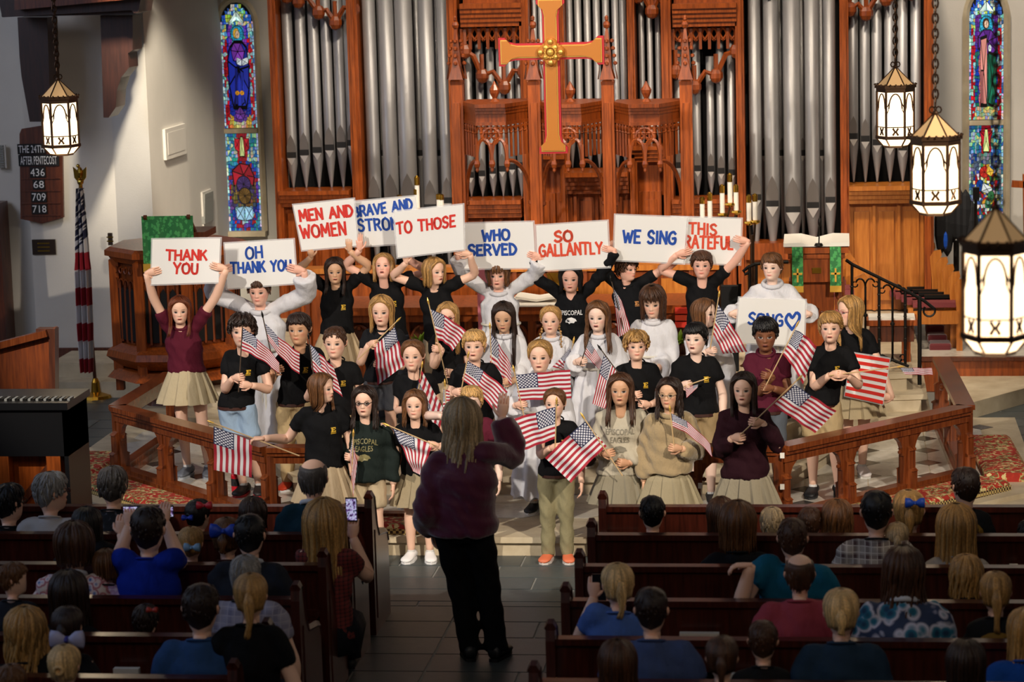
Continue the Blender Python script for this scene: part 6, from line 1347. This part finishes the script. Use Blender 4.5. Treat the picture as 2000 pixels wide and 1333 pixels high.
kid('curly blond boy in black tee standing right of the white robed girls',19.5,.15,(1243,644,701),skin='fair',hair=('curly','dblond'),top='tee',bot='shorts',bc='B7A283',L=fist(1240,772,-.2),Rr=fist(1260,790,-.2,-1),mouth=0,emb=('E',GOLD),hy=8,foot=1250,shoe='202022')
kid('black haired boy in black tee with hands low behind the fleece jacket girl',19.6,.15,(1359,628,688),skin='pale',hair=('short','black'),top='tee',bot='shorts',bc='9C8560',L=fist(1338,752,-.2),mouth=2,emb=('E',GOLD),hy=-14,foot=1370,shoe='202022')
kid('dark skinned boy in maroon polo holding a flag in both hands',19.7,.15,(1495,617,682),skin='brown',hair=('short','black'),top='polo',tc='54182A',bot='shorts',bc='5A6068',L=fist(1500,735,-.22,-1),Rr=fist(1500,758,-.22,-1),hp=8,mouth=2,foot=1500,shoe='202022')
kid('sandy haired boy in black tee holding a flag pole out sideways at right',19.85,.15,(1622,606,667),skin='fair',hair=('side','dblond'),top='tee',bot='shorts',bc='B39C74',L=fist(1630,732,-.24),Rr=fist(1645,732,-.24,-1),mouth=1,emb=('E',GOLD),hy=-4,foot=1605,shoe=('141416','2A2A2C'),legx=(1585,1635))
kid('long blond haired girl with pink glasses looking left at far right',20.6,.15,(1660,577,634),skin='fair',hair=('long','dblond'),hl=1.35,top='tee',bot='skirt',bc='C2B18E',glasses='C07070',hy=-58,mouth=0,L=dict(px=1640,py=755,dy=-.0),Rr=edge(1732,776,-1,-.1),foot=1672,shoe='E6DEDC',legx=(1655,1682))
# front row on the slate floor
kid('girl in black tee facing right with arm stretched along the left rail',18.1,0,(628,728,784),skin='fair',hair=('bob','lbrown'),hl=.78,top='tee',bot='skirt',bc='B7A283',hy=60,yaw=12,L=dict(px=503,py=857,dy=-.1,fd=(-1,0,0),pn=(0,.2,-1),curl=.5),mouth=1,emb=('E',GOLD),foot=640,shoe='202022')
kid('girl with black glasses in dark green lettered sweatshirt at front left',18.2,0,(713,753,811),skin='fair',hair=('wavy','dbrown'),hl=.95,top='sweat',tc='1A2320',bot='shorts',bc='BCA98A',L=fist(686,894,-.16,-1),mouth=1,glasses='0C0C0E',emb=([('EPISCOPAL',.25),('EAGLES',.0)],'8C8458'),foot=722,shoe=('1E1E20','C8C6C4'))
kid('girl in black tee and khaki skirt wearing white sneakers beside the conductor',18.35,0,(811,761,816),skin='fair',hair=('wavy','lbrown'),hl=.78,top='tee',bot='skirt',bc='9C8E72',Rr=fist(846,870,-.2,-1),mouth=0,emb=('E',GOLD),foot=822,shoe=('EAE8E6','F0EEEC'))
kid('blond boy in maroon polo half hidden behind the conductor',18.35,0,(922,752,808),skin='pale',hair=('short','blond'),top='polo',tc='5A1A2C',bot='shorts',bc='B7A283',L=fist(872,812,-.22),mouth=0,emb=('E',GOLD),foot=925,shoe='E6E4E2')
kid('small child in black tee, khaki trousers and orange shoes at centre front',18.35,0,(1084,757,813),skin='fair',hair=('ponytail','lbrown'),hl=.35,top='tee',bot='pants',bc='8C8464',L=fist(1084,874,-.3,1),mouth=0,emb=('E',GOLD),hy=-4,foot=1090,shoe=('D8704A','D8CFC8'))
kid('girl with long brown hair in cream lettered sweatshirt at front right',18.2,0,(1212,728,789),skin='tan',hair=('wavy','brown'),hl=1.2,top='sweat',tc='B7AE9A',bot='skirt',bc='8A826E',L=fist(1186,886,-.2),Rr=fist(1218,905,-.16,-1),mouth=1,emb=([('EPISCOPAL',.0),('EAGLES',.0)],'7E7868'),foot=1215,shoe='202022')
kid('curly haired girl with glasses in tan fleece jacket at front right',18.1,0,(1308,737,796),skin='olive',hair=('ringlets','dbrown'),hl=.9,top='fleece',tc='A08B68',bot='skirt',bc='9C9074',Rr=fist(1320,876,-.18,-1),mouth=0,glasses='B09878',hy=-12,foot=1308,shoe='202022')
kid('girl in dark maroon jacket with pleated khaki skirt beside the right rail',18.0,0,(1453,726,788),skin='fair',hair=('bob','dbrown'),hl=.85,top='sweat',tc='2A0C16',bot='skirt',bc='9A907A',L=fist(1440,855,-.22),Rr=fist(1478,825,-.22,-1),mouth=1,hy=-8,foot=1458,shoe='202022')
# conductor, seen from behind
cd=person('woman conductor in burgundy velvet top and wide black trousers seen from behind',15.8,0,(902,778,868),skin='fair',hair=('ringlets','ash'),hl=1.45,top='blouse',tc='561032',bot='pants',bc='07070A',yaw=180,T=1.70,wide=1.12,voxel=.017,L=dict(px=846,py=1050,dy=.08,fd=(0.1,.1,-1),pn=(1,0,0),curl=.3),LE=(-.2,-1,0),Rr=dict(px=982,py=800,dy=.30,fd=(.15,.1,1),pn=(-.3,1,0),curl=.12),RE=(.4,-.2,-1),legx=(957,903),foot=915,shoe=('0A0A0C','0C0C0E'),mouth=0,face=False)
# ---------------------------------------------------------------- posters
STK={'A':(.62,[[(0,0),(.5,1),(1,0)],[(.2,.36),(.8,.36)]]),'B':(.55,[[(.05,0),(.05,1)],[(.05,1),(.7,.97),(.8,.76),(.6,.55),(.05,.53)],[(.6,.55),(.95,.38),(.85,.08),(.05,0)]]),'D':(.6,[[(.08,0),(.08,1)],[(.02,1),(.6,.92),(.95,.5),(.6,.06),(.02,0)]]),
'E':(.5,[[(.95,1),(.08,1),(.08,0),(.98,0)],[(.08,.52),(.75,.52)]]),'F':(.5,[[(.95,1),(.08,1),(.08,0)],[(.08,.52),(.75,.52)]]),'G':(.62,[[(.92,.84),(.6,1),(.2,.86),(.04,.5),(.2,.12),(.6,0),(.92,.12),(.92,.45),(.58,.45)]]),'H':(.58,[[(.06,0),(.06,1)],[(.94,0),(.94,1)],[(.06,.5),(.94,.5)]]),
'I':(.16,[[(.5,0),(.5,1)]]),'K':(.55,[[(.06,0),(.06,1)],[(.9,1),(.1,.42)],[(.35,.6),(.98,0)]]),'L':(.46,[[(.08,1),(.08,0),(.98,0)]]),'M':(.72,[[(.04,0),(.12,1),(.5,.3),(.88,1),(.96,0)]]),'N':(.6,[[(.06,0),(.06,1),(.94,0),(.94,1)]]),
'O':(.66,[[(.5,1),(.16,.85),(.03,.5),(.16,.13),(.5,0),(.84,.13),(.97,.5),(.84,.85),(.5,1)]]),'R':(.56,[[(.06,0),(.06,1)],[(.06,1),(.7,.97),(.88,.75),(.65,.52),(.06,.48)],[(.5,.5),(.98,0)]]),'S':(.54,[[(.92,.86),(.6,1),(.2,.92),(.1,.72),(.35,.54),(.75,.44),(.94,.24),(.7,.03),(.3,0),(.02,.12)]]),
'T':(.62,[[(0,1),(1,1)],[(.5,1),(.5,0)]]),'U':(.58,[[(.05,1),(.07,.3),(.25,.04),(.5,0),(.76,.05),(.93,.3),(.95,1)]]),'V':(.6,[[(0,1),(.5,0),(1,1)]]),'W':(.82,[[(0,1),(.25,0),(.5,.75),(.75,0),(1,1)]]),'Y':(.58,[[(0,1),(.5,.5),(1,1)],[(.5,.5),(.45,0)]]),
'*':(.9,[[(.5,0),(.1,.5),(.05,.85),(.25,1.02),(.5,.8),(.75,1.02),(.97,.85),(.9,.5),(.5,0)]])}
def strokes(words,map_,txt,x0,x1,y0,y1,th,jit=.03,lean=0.):
    """hand painted capitals between x0..x1, baseline y0..y1 height in poster units"""
    ws=[(STK[c][0] if c!=' ' else .34) for c in txt]; gap=.17; tot=sum(ws)+gap*(len(txt)-1); k=(x1-x0)/tot; x=x0; mb=MB(); words.append(mb)
    for ch,w in zip(txt,ws):
        if ch!=' ':
            for st in STK[ch][1]:
                P=[(x+u*w*k+random.uniform(-1,1)*jit*k*.3,y0+v*(y1-y0)*(1+random.uniform(-1,1)*jit)) for u,v in st]
                if len(P)>3 and ch in 'OSGUDBR*': P=[tuple(q) for q in spline(np.array(P),len(P)*3)]
                A=np.array(P); 
                for i in range(len(A)-1):
                    d=unit(A[i+1]-A[i]); n=np.array([-d[1],d[0]])*th/2; e=d*th*.35
                    q=[A[i]-e-n,A[i+1]+e-n,A[i+1]+e+n,A[i]-e+n]; mb.add([map_(p[0],p[1]) for p in q],[(0,1,2,3)])
        else: mb=MB(); words.append(mb)
        x+=(w+gap)*k
def poster(lab,Y,quad,lines,dz=None,tilt=0.,stripes=False):
    """quad: TL,TR,BR,BL pixels; lines: (text,x0,x1,ytop,ybase px at picture,colour)"""
    q=[at(x,y,Y) for x,y in quad]; q=[np.array(p) for p in q]
    q[2]=q[2]+V(0,-tilt,0); q[3]=q[3]+V(0,-tilt,0)
    TL,TR,BR,BL=q; nrm=unit(np.cross(TR-TL,BL-TL)); nrm=nrm if nrm[1]<0 else -nrm
    def mp(u,v,o=0.): return (TL*(1-u)+TR*u)*(1-v)+(BL*(1-u)+BR*u)*v+nrm*(o+.006*math.sin(u*5+1))
    c=(TL+TR+BR+BL)/4; r=thing('poster',lab,'poster',(c[0],c[1],min(BL[2],BR[2])),'hand painted posters held by the children')
    def sheet(name,m0,mat,o,th):
        m=MB(); n=8; v=[]
        for j in range(n+1):
            for i in range(n+1): v.append(mp(-m0+(1+2*m0)*i/n,-m0*1.4+(1+2.8*m0)*j/n,o))
        F=[(j*(n+1)+i,j*(n+1)+i+1,(j+1)*(n+1)+i+1,(j+1)*(n+1)+i) for j in range(n) for i in range(n)]
        k=len(v); v2=v+[p-nrm*th for p in v]; F2=F+[tuple(a+k for a in f[::-1]) for f in F]
        bd=[i for i in range(n+1)]+[(j)*(n+1)+n for j in range(1,n+1)]+[n*(n+1)+i for i in range(n-1,-1,-1)]+[j*(n+1) for j in range(n-1,0,-1)]
        F2+=[(a,b,b+k,a+k) for a,b in zip(bd,bd[1:]+bd[:1])]
        m.add(v2,F2); return fixn(m.build(name,mat,r,smooth=False))
    card=sheet('card','' or .0,'poster_card',0,.004)
    sheet('laminate_film',.022,'film',-.005,.001)
    # inverse map from pixels to card units
    Q=np.array(quad,float)
    def inv(x,y):
        u=v=.5
        for _ in range(12):
            f=(Q[0]*(1-u)+Q[1]*u)*(1-v)+(Q[3]*(1-u)+Q[2]*u)*v-np.array([x,y]); du=(Q[1]-Q[0])*(1-v)+(Q[2]-Q[3])*v; dv=(Q[3]*(1-u)+Q[2]*u)-(Q[0]*(1-u)+Q[1]*u)
            s=np.linalg.solve(np.c_[du,dv],f); u-=s[0]; v-=s[1]
        return u,v
    for (tx,xa,ya,xb,yb,hpx,th,colr) in lines:  # baseline from (xa,ya) to (xb,yb)
        ua,va=inv(xa,ya); ub,vb=inv(xb,yb); uu,vv=inv((xa+xb)/2,(ya+yb)/2-hpx); hh=(va+vb)/2-vv; W_=np.linalg.norm(TR-TL); Hh=np.linalg.norm(BL-TL); L_=math.hypot((ub-ua)*W_,(vb-va)*Hh)
        def m2(p,qy): t=p/L_; return mp(ua+(ub-ua)*t,va+(vb-va)*t-qy/Hh,.0035)
        wl=[]; strokes(wl,m2,tx,0,L_,0,hh*Hh,th*Y/CF,.05); [m.build('painted_word' if tx!='*' else 'painted_heart',{'r':'paint_red','o':'paint_orange','b':'paint_blue'}[colr],card) for m in wl]
    if stripes:
        for k in range(7):
            v0=k/6.5; v1=min(1,(k+.5)/6.5); m=MB(); n=6
            m.add([mp(i/n,v,.003) for v in (v0,v1) for i in range(n+1)],[(i,i+1,n+2+i,n+1+i) for i in range(n)]); m.build('painted_stripe','paint_red' if k%2 else 'bright_red',card)
    return r
plain('bright_red','E02416',.5)
poster('white poster reading THANK YOU in red, leftmost',20.48,[(298,468),(430,466),(427,552),(296,556)],[('THANK',325,508,403,508,19,4.5,'r'),('YOU',340,534,386,535,20,4.5,'r')])
poster('white poster reading OH THANK YOU in blue',20.78,[(439,476),(573,468),(579,554),(444,564)],[('OH',481,506,513,503,22,4.5,'b'),('THANK YOU',452,534,569,528,20,4.5,'b')])
poster('tilted white poster reading MEN AND WOMEN in red',21.16,[(573,401),(691,389),(699,480),(590,489)],[('MEN AND',587,432,689,422,21,5,'r'),('WOMEN',590,465,676,458,24,5,'r')])
poster('white poster reading BRAVE AND STRONG in blue, behind two others',21.28,[(684,395),(811,384),(822,474),(694,482)],[('BRAVE AND',692,424,806,408,19,4.5,'b'),('STRONG',701,451,795,447,22,4.5,'b')])
poster('grey white tilted poster reading TO THOSE in red',21.03,[(770,414),(904,400),(906,488),(777,503)],[('TO THOSE',776,457,889,442,21,4.5,'r')])
poster('white poster reading WHO SERVED in blue',21.37,[(905,437),(1041,434),(1046,524),(907,525)],[('WHO',943,471,995,468,20,5,'b'),('SERVED',916,499,1009,497,20,5,'b')])
poster('white poster reading SO GALLANTLY in red orange',21.37,[(1047,441),(1186,432),(1190,522),(1051,529)],[('SO',1084,472,1118,471,20,5,'o'),('GALLANTLY',1054,501,1176,495,22,4.5,'o')])
poster('white poster reading WE SING in blue',21.44,[(1202,420),(1342,426),(1335,515),(1199,508)],[('WE SING',1217,473,1319,477,23,5,'b')])
poster('white poster reading THIS GRATEFUL in orange, partly covered',21.5,[(1312,424),(1448,428),(1445,517),(1310,514)],[('THIS',1346,456,1399,460,21,4.5,'o'),('GRATEFUL',1323,483,1431,487,23,4.5,'o')])
poster('white poster reading SONG with a blue heart, held low',21.22,[(1444,582),(1573,587),(1570,677),(1437,669)],[('SONG',1462,632,1528,637,21,4.5,'b'),('*',1533,645,1561,643,30,5.5,'b')])
poster('red and white striped poster held low at right',20.42,[(1664,690),(1738,702),(1724,790),(1650,773)],[],stripes=True)
# ---------------------------------------------------------------- hand flags
NF=0
def flag(lab,Y,pole,quad,sag=.0,amp=.016,pc='C9A878',yd=0.,waves=2.2,steps=None):
    """pole: (x0,y0 tip),(x1,y1 butt) pixels; quad: hoist top, fly top, fly bottom, hoist bottom"""
    global NF; NF+=1
    HT,FT,FB,HB=[at(x,y,Y) for x,y in quad]; FT=FT+V(0,yd,0); FB=FB+V(0,yd,0)
    a,b=at(*pole[0],Y),at(*pole[1],Y); r=thing('hand_flag',lab,'flag',tuple((a+b)/2),'small united states flags held by the children')
    m=MB(); m.tube([a,b],.0048,6); m.build('stick','plain_color',r,color=hexc(pc)); d=unit(a-b); m=MB(); m.tube([a-d*.01,a+d*.02,a+d*.045],[.007,.009,.001],6); m.build('spear_tip','iron' if pc!='C9A878' else 'gold',r)
    m=MB(); nu,nv=22,14; v=[];UV=[]
    nr=unit(np.cross(FT-HT,HB-HT)); nr=nr if nr[1]<0 else -nr
    for j in range(nv+1):
        for i in range(nu+1):
            s,t=i/nu,j/nv; p=(HT*(1-s)+FT*s)*(1-t)+(HB*(1-s)+FB*s)*t
            p=p+nr*amp*math.sin(s*waves*2*math.pi+t*1.3+NF)*min(1,s*3)+V(0,0,-sag*4*s*(1-s))
            v.append(p); UV.append((s,1-t))
    m.add(v,[(j*(nu+1)+i,j*(nu+1)+i+1,(j+1)*(nu+1)+i+1,(j+1)*(nu+1)+i) for j in range(nv) for i in range(nu)]); o=m.build('flag_cloth','flag_print',r,smooth=True)
    uvl=o.data.uv_layers.new(name='UVMap'); UV=np.array(UV); li=np.empty(len(o.data.loops),int); o.data.loops.foreach_get('vertex_index',li); uvl.data.foreach_set('uv',UV[li].ravel())
D='4A3A2C'
flag('flag on dark stick held by the curly dark haired boy',19.64,((474,632),(466,766)),[(474,640),(546,708),(545,730),(472,685)],sag=-.02,pc=D)
flag('flag drooping right from dark stick of the second boy from left',19.865,((513,618),(540,738)),[(515,629),(585,688),(584,732),(523,664)],sag=.02,pc=D)
flag('narrow flag drooping between the two boys in black tees',19.39,((603,660),(618,775)),[(605,672),(650,716),(669,777),(609,722)],sag=.0,pc=D)
flag('flag on long stick across the blond girl in dark polo',20.165,((776,627),(699,703)),[(771,638),(790,714),(737,753),(731,678)],sag=-.01)
flag('flag in front of the glasses girl, flying to the right',20.145,((837,592),(878,765)),[(839,603),(911,648),(884,686),(853,664)],sag=-.02)
flag('flag hanging before the robed girl with very long hair',20.285,((957,640),(962,748)),[(957,648),(998,712),(1000,753),(957,722)],sag=-.01,steps=1)
flag('folded flag in front of the blond boy behind the conductor',19.265,((914,696),(901,762)),[(913,705),(992,765),(973,811),(902,742)],sag=-.015)
flag('flag hanging down from the shoulder of the girl in the second row',19.335,((824,716),(812,800)),[(814,757),(824,724),(868,804),(856,850)],sag=-.0)
flag('tiny strip of flag left of the conductor head',18.12,((869,752),(872,815)),[(866,760),(878,764),(879,800),(865,806)],amp=.004)
flag('flag held low by the girl in white sneakers',18.135,((757,831),(852,871)),[(766,837),(806,922),(824,930),(846,868)],sag=-.01)
flag('flag hanging over the left rail from the outstretched hand',17.985,((415,826),(585,891)),[(417,833),(418,918),(492,933),(492,862)],sag=.0,amp=.008,waves=1.5)
flag('rolled narrow flag hanging by the girl in dark green sweatshirt',18.025,((690,850),(687,935)),[(688,856),(698,905),(690,972),(683,890)],amp=.006)
flag('wide flag held level by the smiling girl at centre',19.085,((1004,724),(1023,812)),[(1006,733),(1114,722),(1116,778),(1013,783)],sag=.0,amp=.012)
flag('small flag rising behind the centre wide flag',20.385,((1120,668),(1111,725)),[(1114,681),(1118,710),(1098,722),(1079,717)],amp=.004)
flag('flag flying left in front of the small child, upper of two',18.035,((1087,787),(1084,880)),[(1085,795),(989,822),(1015,883),(1085,857)],sag=-.0)
flag('flag flying left in front of the small child, lower of two',17.985,((1140,816),(1216,930)),[(1143,824),(1064,896),(1115,944),(1185,872)],sag=-.01)
flag('small striped flag before the robed wavy haired girl, upper of two',20.085,((1152,656),(1133,714)),[(1150,664),(1177,708),(1170,722),(1141,690)],amp=.006,pc=D)
flag('flag hanging before the robed wavy haired girl, lower of two',19.285,((1173,682),(1268,810)),[(1180,691),(1157,789),(1182,799),(1206,727)],amp=.008,pc=D)
flag('flag hanging between robed girl and long haired robed boy',20.385,((1194,548),(1236,718)),[(1197,561),(1207,660),(1232,645),(1214,588)],amp=.008,pc=D)
flag('large flag before the robed child with brown bob',20.365,((1404,578),(1387,682)),[(1402,593),(1460,687),(1412,692),(1392,652)],sag=-.01)
flag('flag held up by the boy in maroon polo',19.465,((1556,636),(1491,763)),[(1553,645),(1595,678),(1568,752),(1529,693)],sag=-.02)
flag('large flag held out by the girl in dark maroon jacket',17.765,((1559,741),(1444,852)),[(1552,752),(1634,804),(1592,847),(1510,792)],sag=.0)
flag('flag on a sideways pole over the striped poster at right',19.6,((1755,717),(1620,734)),[(1757,719),(1820,719),(1822,733),(1768,732)],amp=.012)
flag('flag curving down right from the fleece jacket girl',17.905,((1309,803),(1317,878)),[(1311,808),(1387,868),(1391,893),(1314,834)],sag=-.03)
flag('small folded flag held by the black haired boy at waist',19.385,((1377,741),(1336,755)),[(1364,751),(1339,757),(1341,778),(1362,758)],amp=.004)
for i,(x,y) in enumerate(()): pass
# ================================================================ CONGREGATION
def aud(lab,row,x,yt,yn,skin='fair',hair=('short','brown'),hl=.8,tc='15161A',tm=None,wide=1.15,yaw=180,hy=0,top='tee',L=None,Rr=None,small=False,dx=0,emb=None,hp=0,glasses=None,face=False,T=None):
    Y=pewY(row)+.30; full=at(x,yt,Y)[2]-at(x,yn,Y)[2]
    return person(lab,Y,0,(x,yt,yn),T=T or (1.6 if not small else 1.28),skin=skin,hair=hair,hl=hl,tc=tc,tmat=tm,wide=(wide*.86) if not small else .95,yaw=yaw,hy=hy,top=top,seated=True,bot='pants',L=L,Rr=Rr,cat='person',group='people seated in the pews',foot=None,face=face,voxel=.019,bc='14161E',hp=hp,glasses=glasses,emb=emb)
A=aud
LX=lambda px,py,dy=.25,**k: dict(px=px,py=py,dy=dy,fd=k.get('fd',(0,.2,1)),pn=k.get('pn',(0,1,0)),curl=k.get('curl',.4))
A('dark haired person with glasses in black at left edge of second pew',2,15,945,1018,hair=('short','black'),hy=-30,glasses='1A1A1A')
A('grey haired older woman in striped sweater in left second pew',2,97,922,998,hair=('short','grey'),tc='B9B3B0',tm='striped_sweater',hy=-50,wide=1.25,glasses='4A2020',face=True)
A('short grey brown haired person in dark floral top in left second pew',2,219,912,985,hair=('short','dgrey'),tm='dark_floral')
A('dark haired child with red and blue bows in left second pew',2,386,976,1035,hair=('bun','black'),small=True,hy=-25)
A('dark brown haired head low in the second pew beside the balding man',2,493,972,1035,hair=('bob','dbrown'),hl=.5,small=True)
A('balding grey man in teal jacket in front of the rail at left',2,611,895,972,hair=('bald','dgrey'),tc='0C2E3C',wide=1.3,top='suit')
A('dark long haired person lifting a phone in left third pew',3,168,992,1060,hair=('long','black'),hl=1.0,tc='101216',Rr=LX(236,1028,.25))
A('small blond child with scrunchie in left third pew',3,372,1030,1092,hair=('bun','dblond'),small=True,tc='1A2A6A')
A('brown haired girl with big blue bow in left third pew',3,442,1012,1085,hair=('ponytail','lbrown'),hl=.4,small=True,tc='3A1414')
A('woman with long straight blond hair photographing with phone',3,632,975,1075,hair=('long','dblond'),hl=1.15,tm='gingham_red',wide=1.2,Rr=LX(690,1035,.22),L=LX(668,1020,.25))
A('woman with short brown hair in paisley blouse in left fourth pew',4,143,1020,1108,hair=('bob','brown'),hl=.45,tm='paisley',wide=1.3,top='suit')
A('small child in lilac lace beside the paisley blouse woman',4,206,1074,1132,hair=('bob','lbrown'),hl=.5,small=True,tm='lace')
A('man in bright blue tee holding a phone up with both hands',4,288,988,1078,hair=('crop','dbrown'),tc='0B2A9A',wide=1.35,L=LX(252,1012,.3),Rr=LX(322,1005,.3))
A('dark haired man in charcoal suit jacket in left fourth pew',4,487,1004,1085,hair=('crop','black'),tc='20242E',wide=1.35,top='suit')
A('light haired child turned right at left edge of fifth pew',5,24,1100,1162,hair=('short','lbrown'),small=True,hy=-70,tc='20222A')
A('long dark haired woman in left fifth pew behind paisley blouse',5,132,1116,1205,hair=('long','dbrown'),hl=1.1,tc='101014')
A('small dark haired child with red bow low in left fifth pew',5,283,1182,1245,hair=('short','dbrown'),small=True)
A('grey haired person in pale plaid shirt in left fifth pew',5,478,1086,1160,hair=('short','grey'),tm='plaid_pale',wide=1.35)
A('woman with curly blond brown hair at left in sixth pew',6,48,1187,1280,hair=('ringlets','dblond'),hl=1.0,tc='0E0E12',wide=1.2)
A('dark haired girl with white and blue bow in left sixth pew',6,130,1186,1262,hair=('ponytail','dbrown'),hl=.4,small=True)
A('short dark haired man in blue shirt in left sixth pew',6,391,1140,1235,hair=('crop','dbrown'),tc='2A4A78',wide=1.35)
A('blond ponytail woman in black tee in left sixth pew by the aisle',6,488,1122,1205,hair=('ponytail','dblond'),hl=1.0,tc='0A0A0D',wide=1.15,hy=8)
A('blond person with updo at bottom left corner',7,124,1262,1340,hair=('bun','lblond'),tc='6A6A78',wide=1.2)
A('dark head at bottom left edge in seventh pew',7,20,1300,1375,hair=('short','lbrown'),small=True)
# right block
A('dark haired boy in black tee alone near the aisle in front right pew',2,1274,968,1034,hair=('crop','black'),small=True)
A('dark brown bobbed head in second right pew left of black sweater woman',2,1408,972,1040,hair=('bob','brown'),hl=.6,small=True)
A('short blond grey head in second right pew',2,1508,992,1052,hair=('short','ash'),small=True,tc='3A3A3A')
A('brown short haired boy in second right pew left of curly girl',2,1582,990,1052,hair=('crop','brown'),small=True,tc='7A7A80')
A('girl with curly light brown hair tied with green in second right pew',2,1635,977,1048,hair=('wavy','lbrown'),hl=.75,small=True)
A('girl with blond ponytail and blue bow in second right pew',2,1775,958,1036,hair=('ponytail','dblond'),hl=.75,small=True,tc='1A1A1E')
A('dark haired boy in black tee with gold logo at the right, front pew',2,1886,912,985,hair=('crop','dbrown'),hy=20,wide=1.1,small=True,emb=('LOGO',-.12))
A('dark head at right edge of second pew',2,2010,1015,1075,hair=('crop','black'),small=True)
A('woman with brown bob and black sweater in third right pew',3,1441,980,1066,hair=('bob','lbrown'),hl=.62,tc='0B0C12',wide=1.3)
A('dark haired man in grey plaid shirt with arm along the pew',3,1712,958,1040,hair=('crop','black'),tm='plaid_grey',wide=1.35)
A('small ash blond child between plaid shirt man and white top woman',3,1752,1022,1080,hair=('ponytail','ash'),hl=.5,small=True)
A('woman with long straight light brown hair in white top',3,1868,985,1075,hair=('long','dblond'),hl=1.2,tc='9A9490',wide=1.2)
A('man in teal polo shirt with left arm on the pew back',4,1548,1012,1090,hair=('crop','brown'),tc='0E5A78',wide=1.4,L=LX(1448,1105,-.25,fd=(-1,0,0),pn=(0,0,-1)))
A('curly blond child in fourth right pew',4,1888,1085,1158,hair=('wavy','dblond'),hl=.7,small=True)
A('woman with blond ponytail in light blue top raising a phone',5,1206,1102,1182,hair=('ponytail','lblond'),hl=.8,tc='4A6AB0',wide=1.15,hy=14,L=LX(1160,1150,.2))
A('man with thinning hair in salmon shirt with sunglasses on head',5,1562,1082,1160,hair=('bald','brown'),tc='9A3E4C',wide=1.35)
A('woman with long brown hair in blue medallion patterned top',5,1765,1068,1160,hair=('wavy','brown'),hl=.95,tm='blue_medallion',wide=1.4,top='suit')
A('blond ponytail girl in black tee with gold logo in right fifth pew',5,1945,1118,1195,hair=('ponytail','dblond'),hl=1.0,small=True,emb=('LOGO',-.12))
A('short dark haired man in light blue shirt in right sixth pew',6,1272,1148,1235,hair=('crop','dbrown'),tc='3E4E78',wide=1.4)
A('short haired boy in black tee in right sixth pew',6,1490,1213,1290,hair=('crop','brown'),small=True)
A('woman with low blond ponytail in slate blue top in right sixth pew',6,1643,1152,1240,hair=('ponytail','lblond'),hl=.45,tc='1E3348',wide=1.3)
A('woman with blond hair in bright blue top at right bottom edge',6,2005,1190,1275,hair=('long','dblond'),hl=.9,tc='12469A',wide=1.25)
A('girl with brown ponytail in black at right seventh pew',7,1410,1245,1325,hair=('ponytail','brown'),hl=.7,small=True)
A('long brown haired head low in right seventh pew near aisle',7,1206,1252,1340,hair=('long','brown'),hl=.9,tc='1A1214')
A('dark long haired head low at right in seventh pew',7,1887,1252,1340,hair=('long','dbrown'),hl=.9,tc='1A1A22')
# bows, phones, gold logos on congregation
def bow(px,py,Y,w,mat,lab,c2=None):
    p=at(px,py,Y); r=thing('hair_bow',lab,'bow',tuple(p))
    for s in (-1,1): m=MB(); m.loft([np.array([p+V(s*t*w,0,0)+V(0,.02*math.cos(q),h*w*math.sin(q)) for q in np.linspace(0,2*np.pi,9)[:-1]]) for t,h in ((.05,.12),(.5,.5),(.95,.55),(1.,.4))]); m.build('loop','plain_color',r,color=hexc(mat),smooth=True)
    MB().ball(p,(w*.18,.03,w*.2)).build('knot','plain_color',r,color=hexc(c2 or mat))
bow(399,988,pewY(2)+.2,.05,'B01828','red hair bow on the dark haired child'); bow(366,1012,pewY(2)+.2,.035,'1A3AB0','small blue hair bow on the dark haired child')
bow(437,1038,pewY(3)+.12,.085,'123AA8','big blue hair bow on brown haired girl'); bow(131,1250,pewY(6)+.1,.09,'A8A8C8','white and blue hair bow in left sixth pew','3A3A90')
bow(1787,983,pewY(2)+.15,.06,'1A4AB8','blue hair bow on blond ponytail'); bow(297,1192,pewY(5)+.2,.03,'A83020','small red clip on the low dark head'); bow(375,1070,pewY(3)+.12,.05,'7AA0C0','pale blue scrunchie on the small blond child'); bow(1888,980,pewY(2)-.0,.0005,'1A1A1A','dark tag') if 0 else None
def phone(px,py,Y,w,h,lab,on=True,tilt=0):
    p=at(px,py,Y); r=thing('phone',lab,'phone',tuple(p-V(0,0,h/2))); MB().box(p[0]-w/2,Y,p[2]-h/2,p[0]+w/2,Y+.009,p[2]+h/2).build('phone_body','black_satin',r)
    if on:
        m=MB().box(p[0]-w/2+.004,Y-.001,p[2]-h/2+.008,p[0]+w/2-.004,Y,p[2]+h/2-.008); sc=m.build('display','phone_screen',r)
t=NT('phone_screen'); a=t.noise(38,2,t.obj()); c=t.ramp(a,[(.35,hexc('1A1420')),(.45,hexc('6A4A8A')),(.55,hexc('C8C8E8')),(.62,hexc('2A2A50'))]); t.l(c,t.b.inputs['Emission Color']); t.b.inputs['Emission Strength'].default_value=.9; t.fin((.02,.02,.02),.2)
phone(686,996,pewY(3)+.52,.072,.15,'lit phone held upright by the long blond woman'); phone(264,1000,pewY(4)+.62,.15,.075,'lit phone held sideways, left of the blue tee man head'); phone(315,1000,pewY(4)+.62,.15,.075,'lit phone held sideways, right of the blue tee man head'); phone(1170,1148,pewY(5)+.5,.075,.15,'dark phone held up by the light blue top woman',False)
for o in list(C.objects):
    if o.name.startswith('tmp'): bpy.data.objects.remove(o)
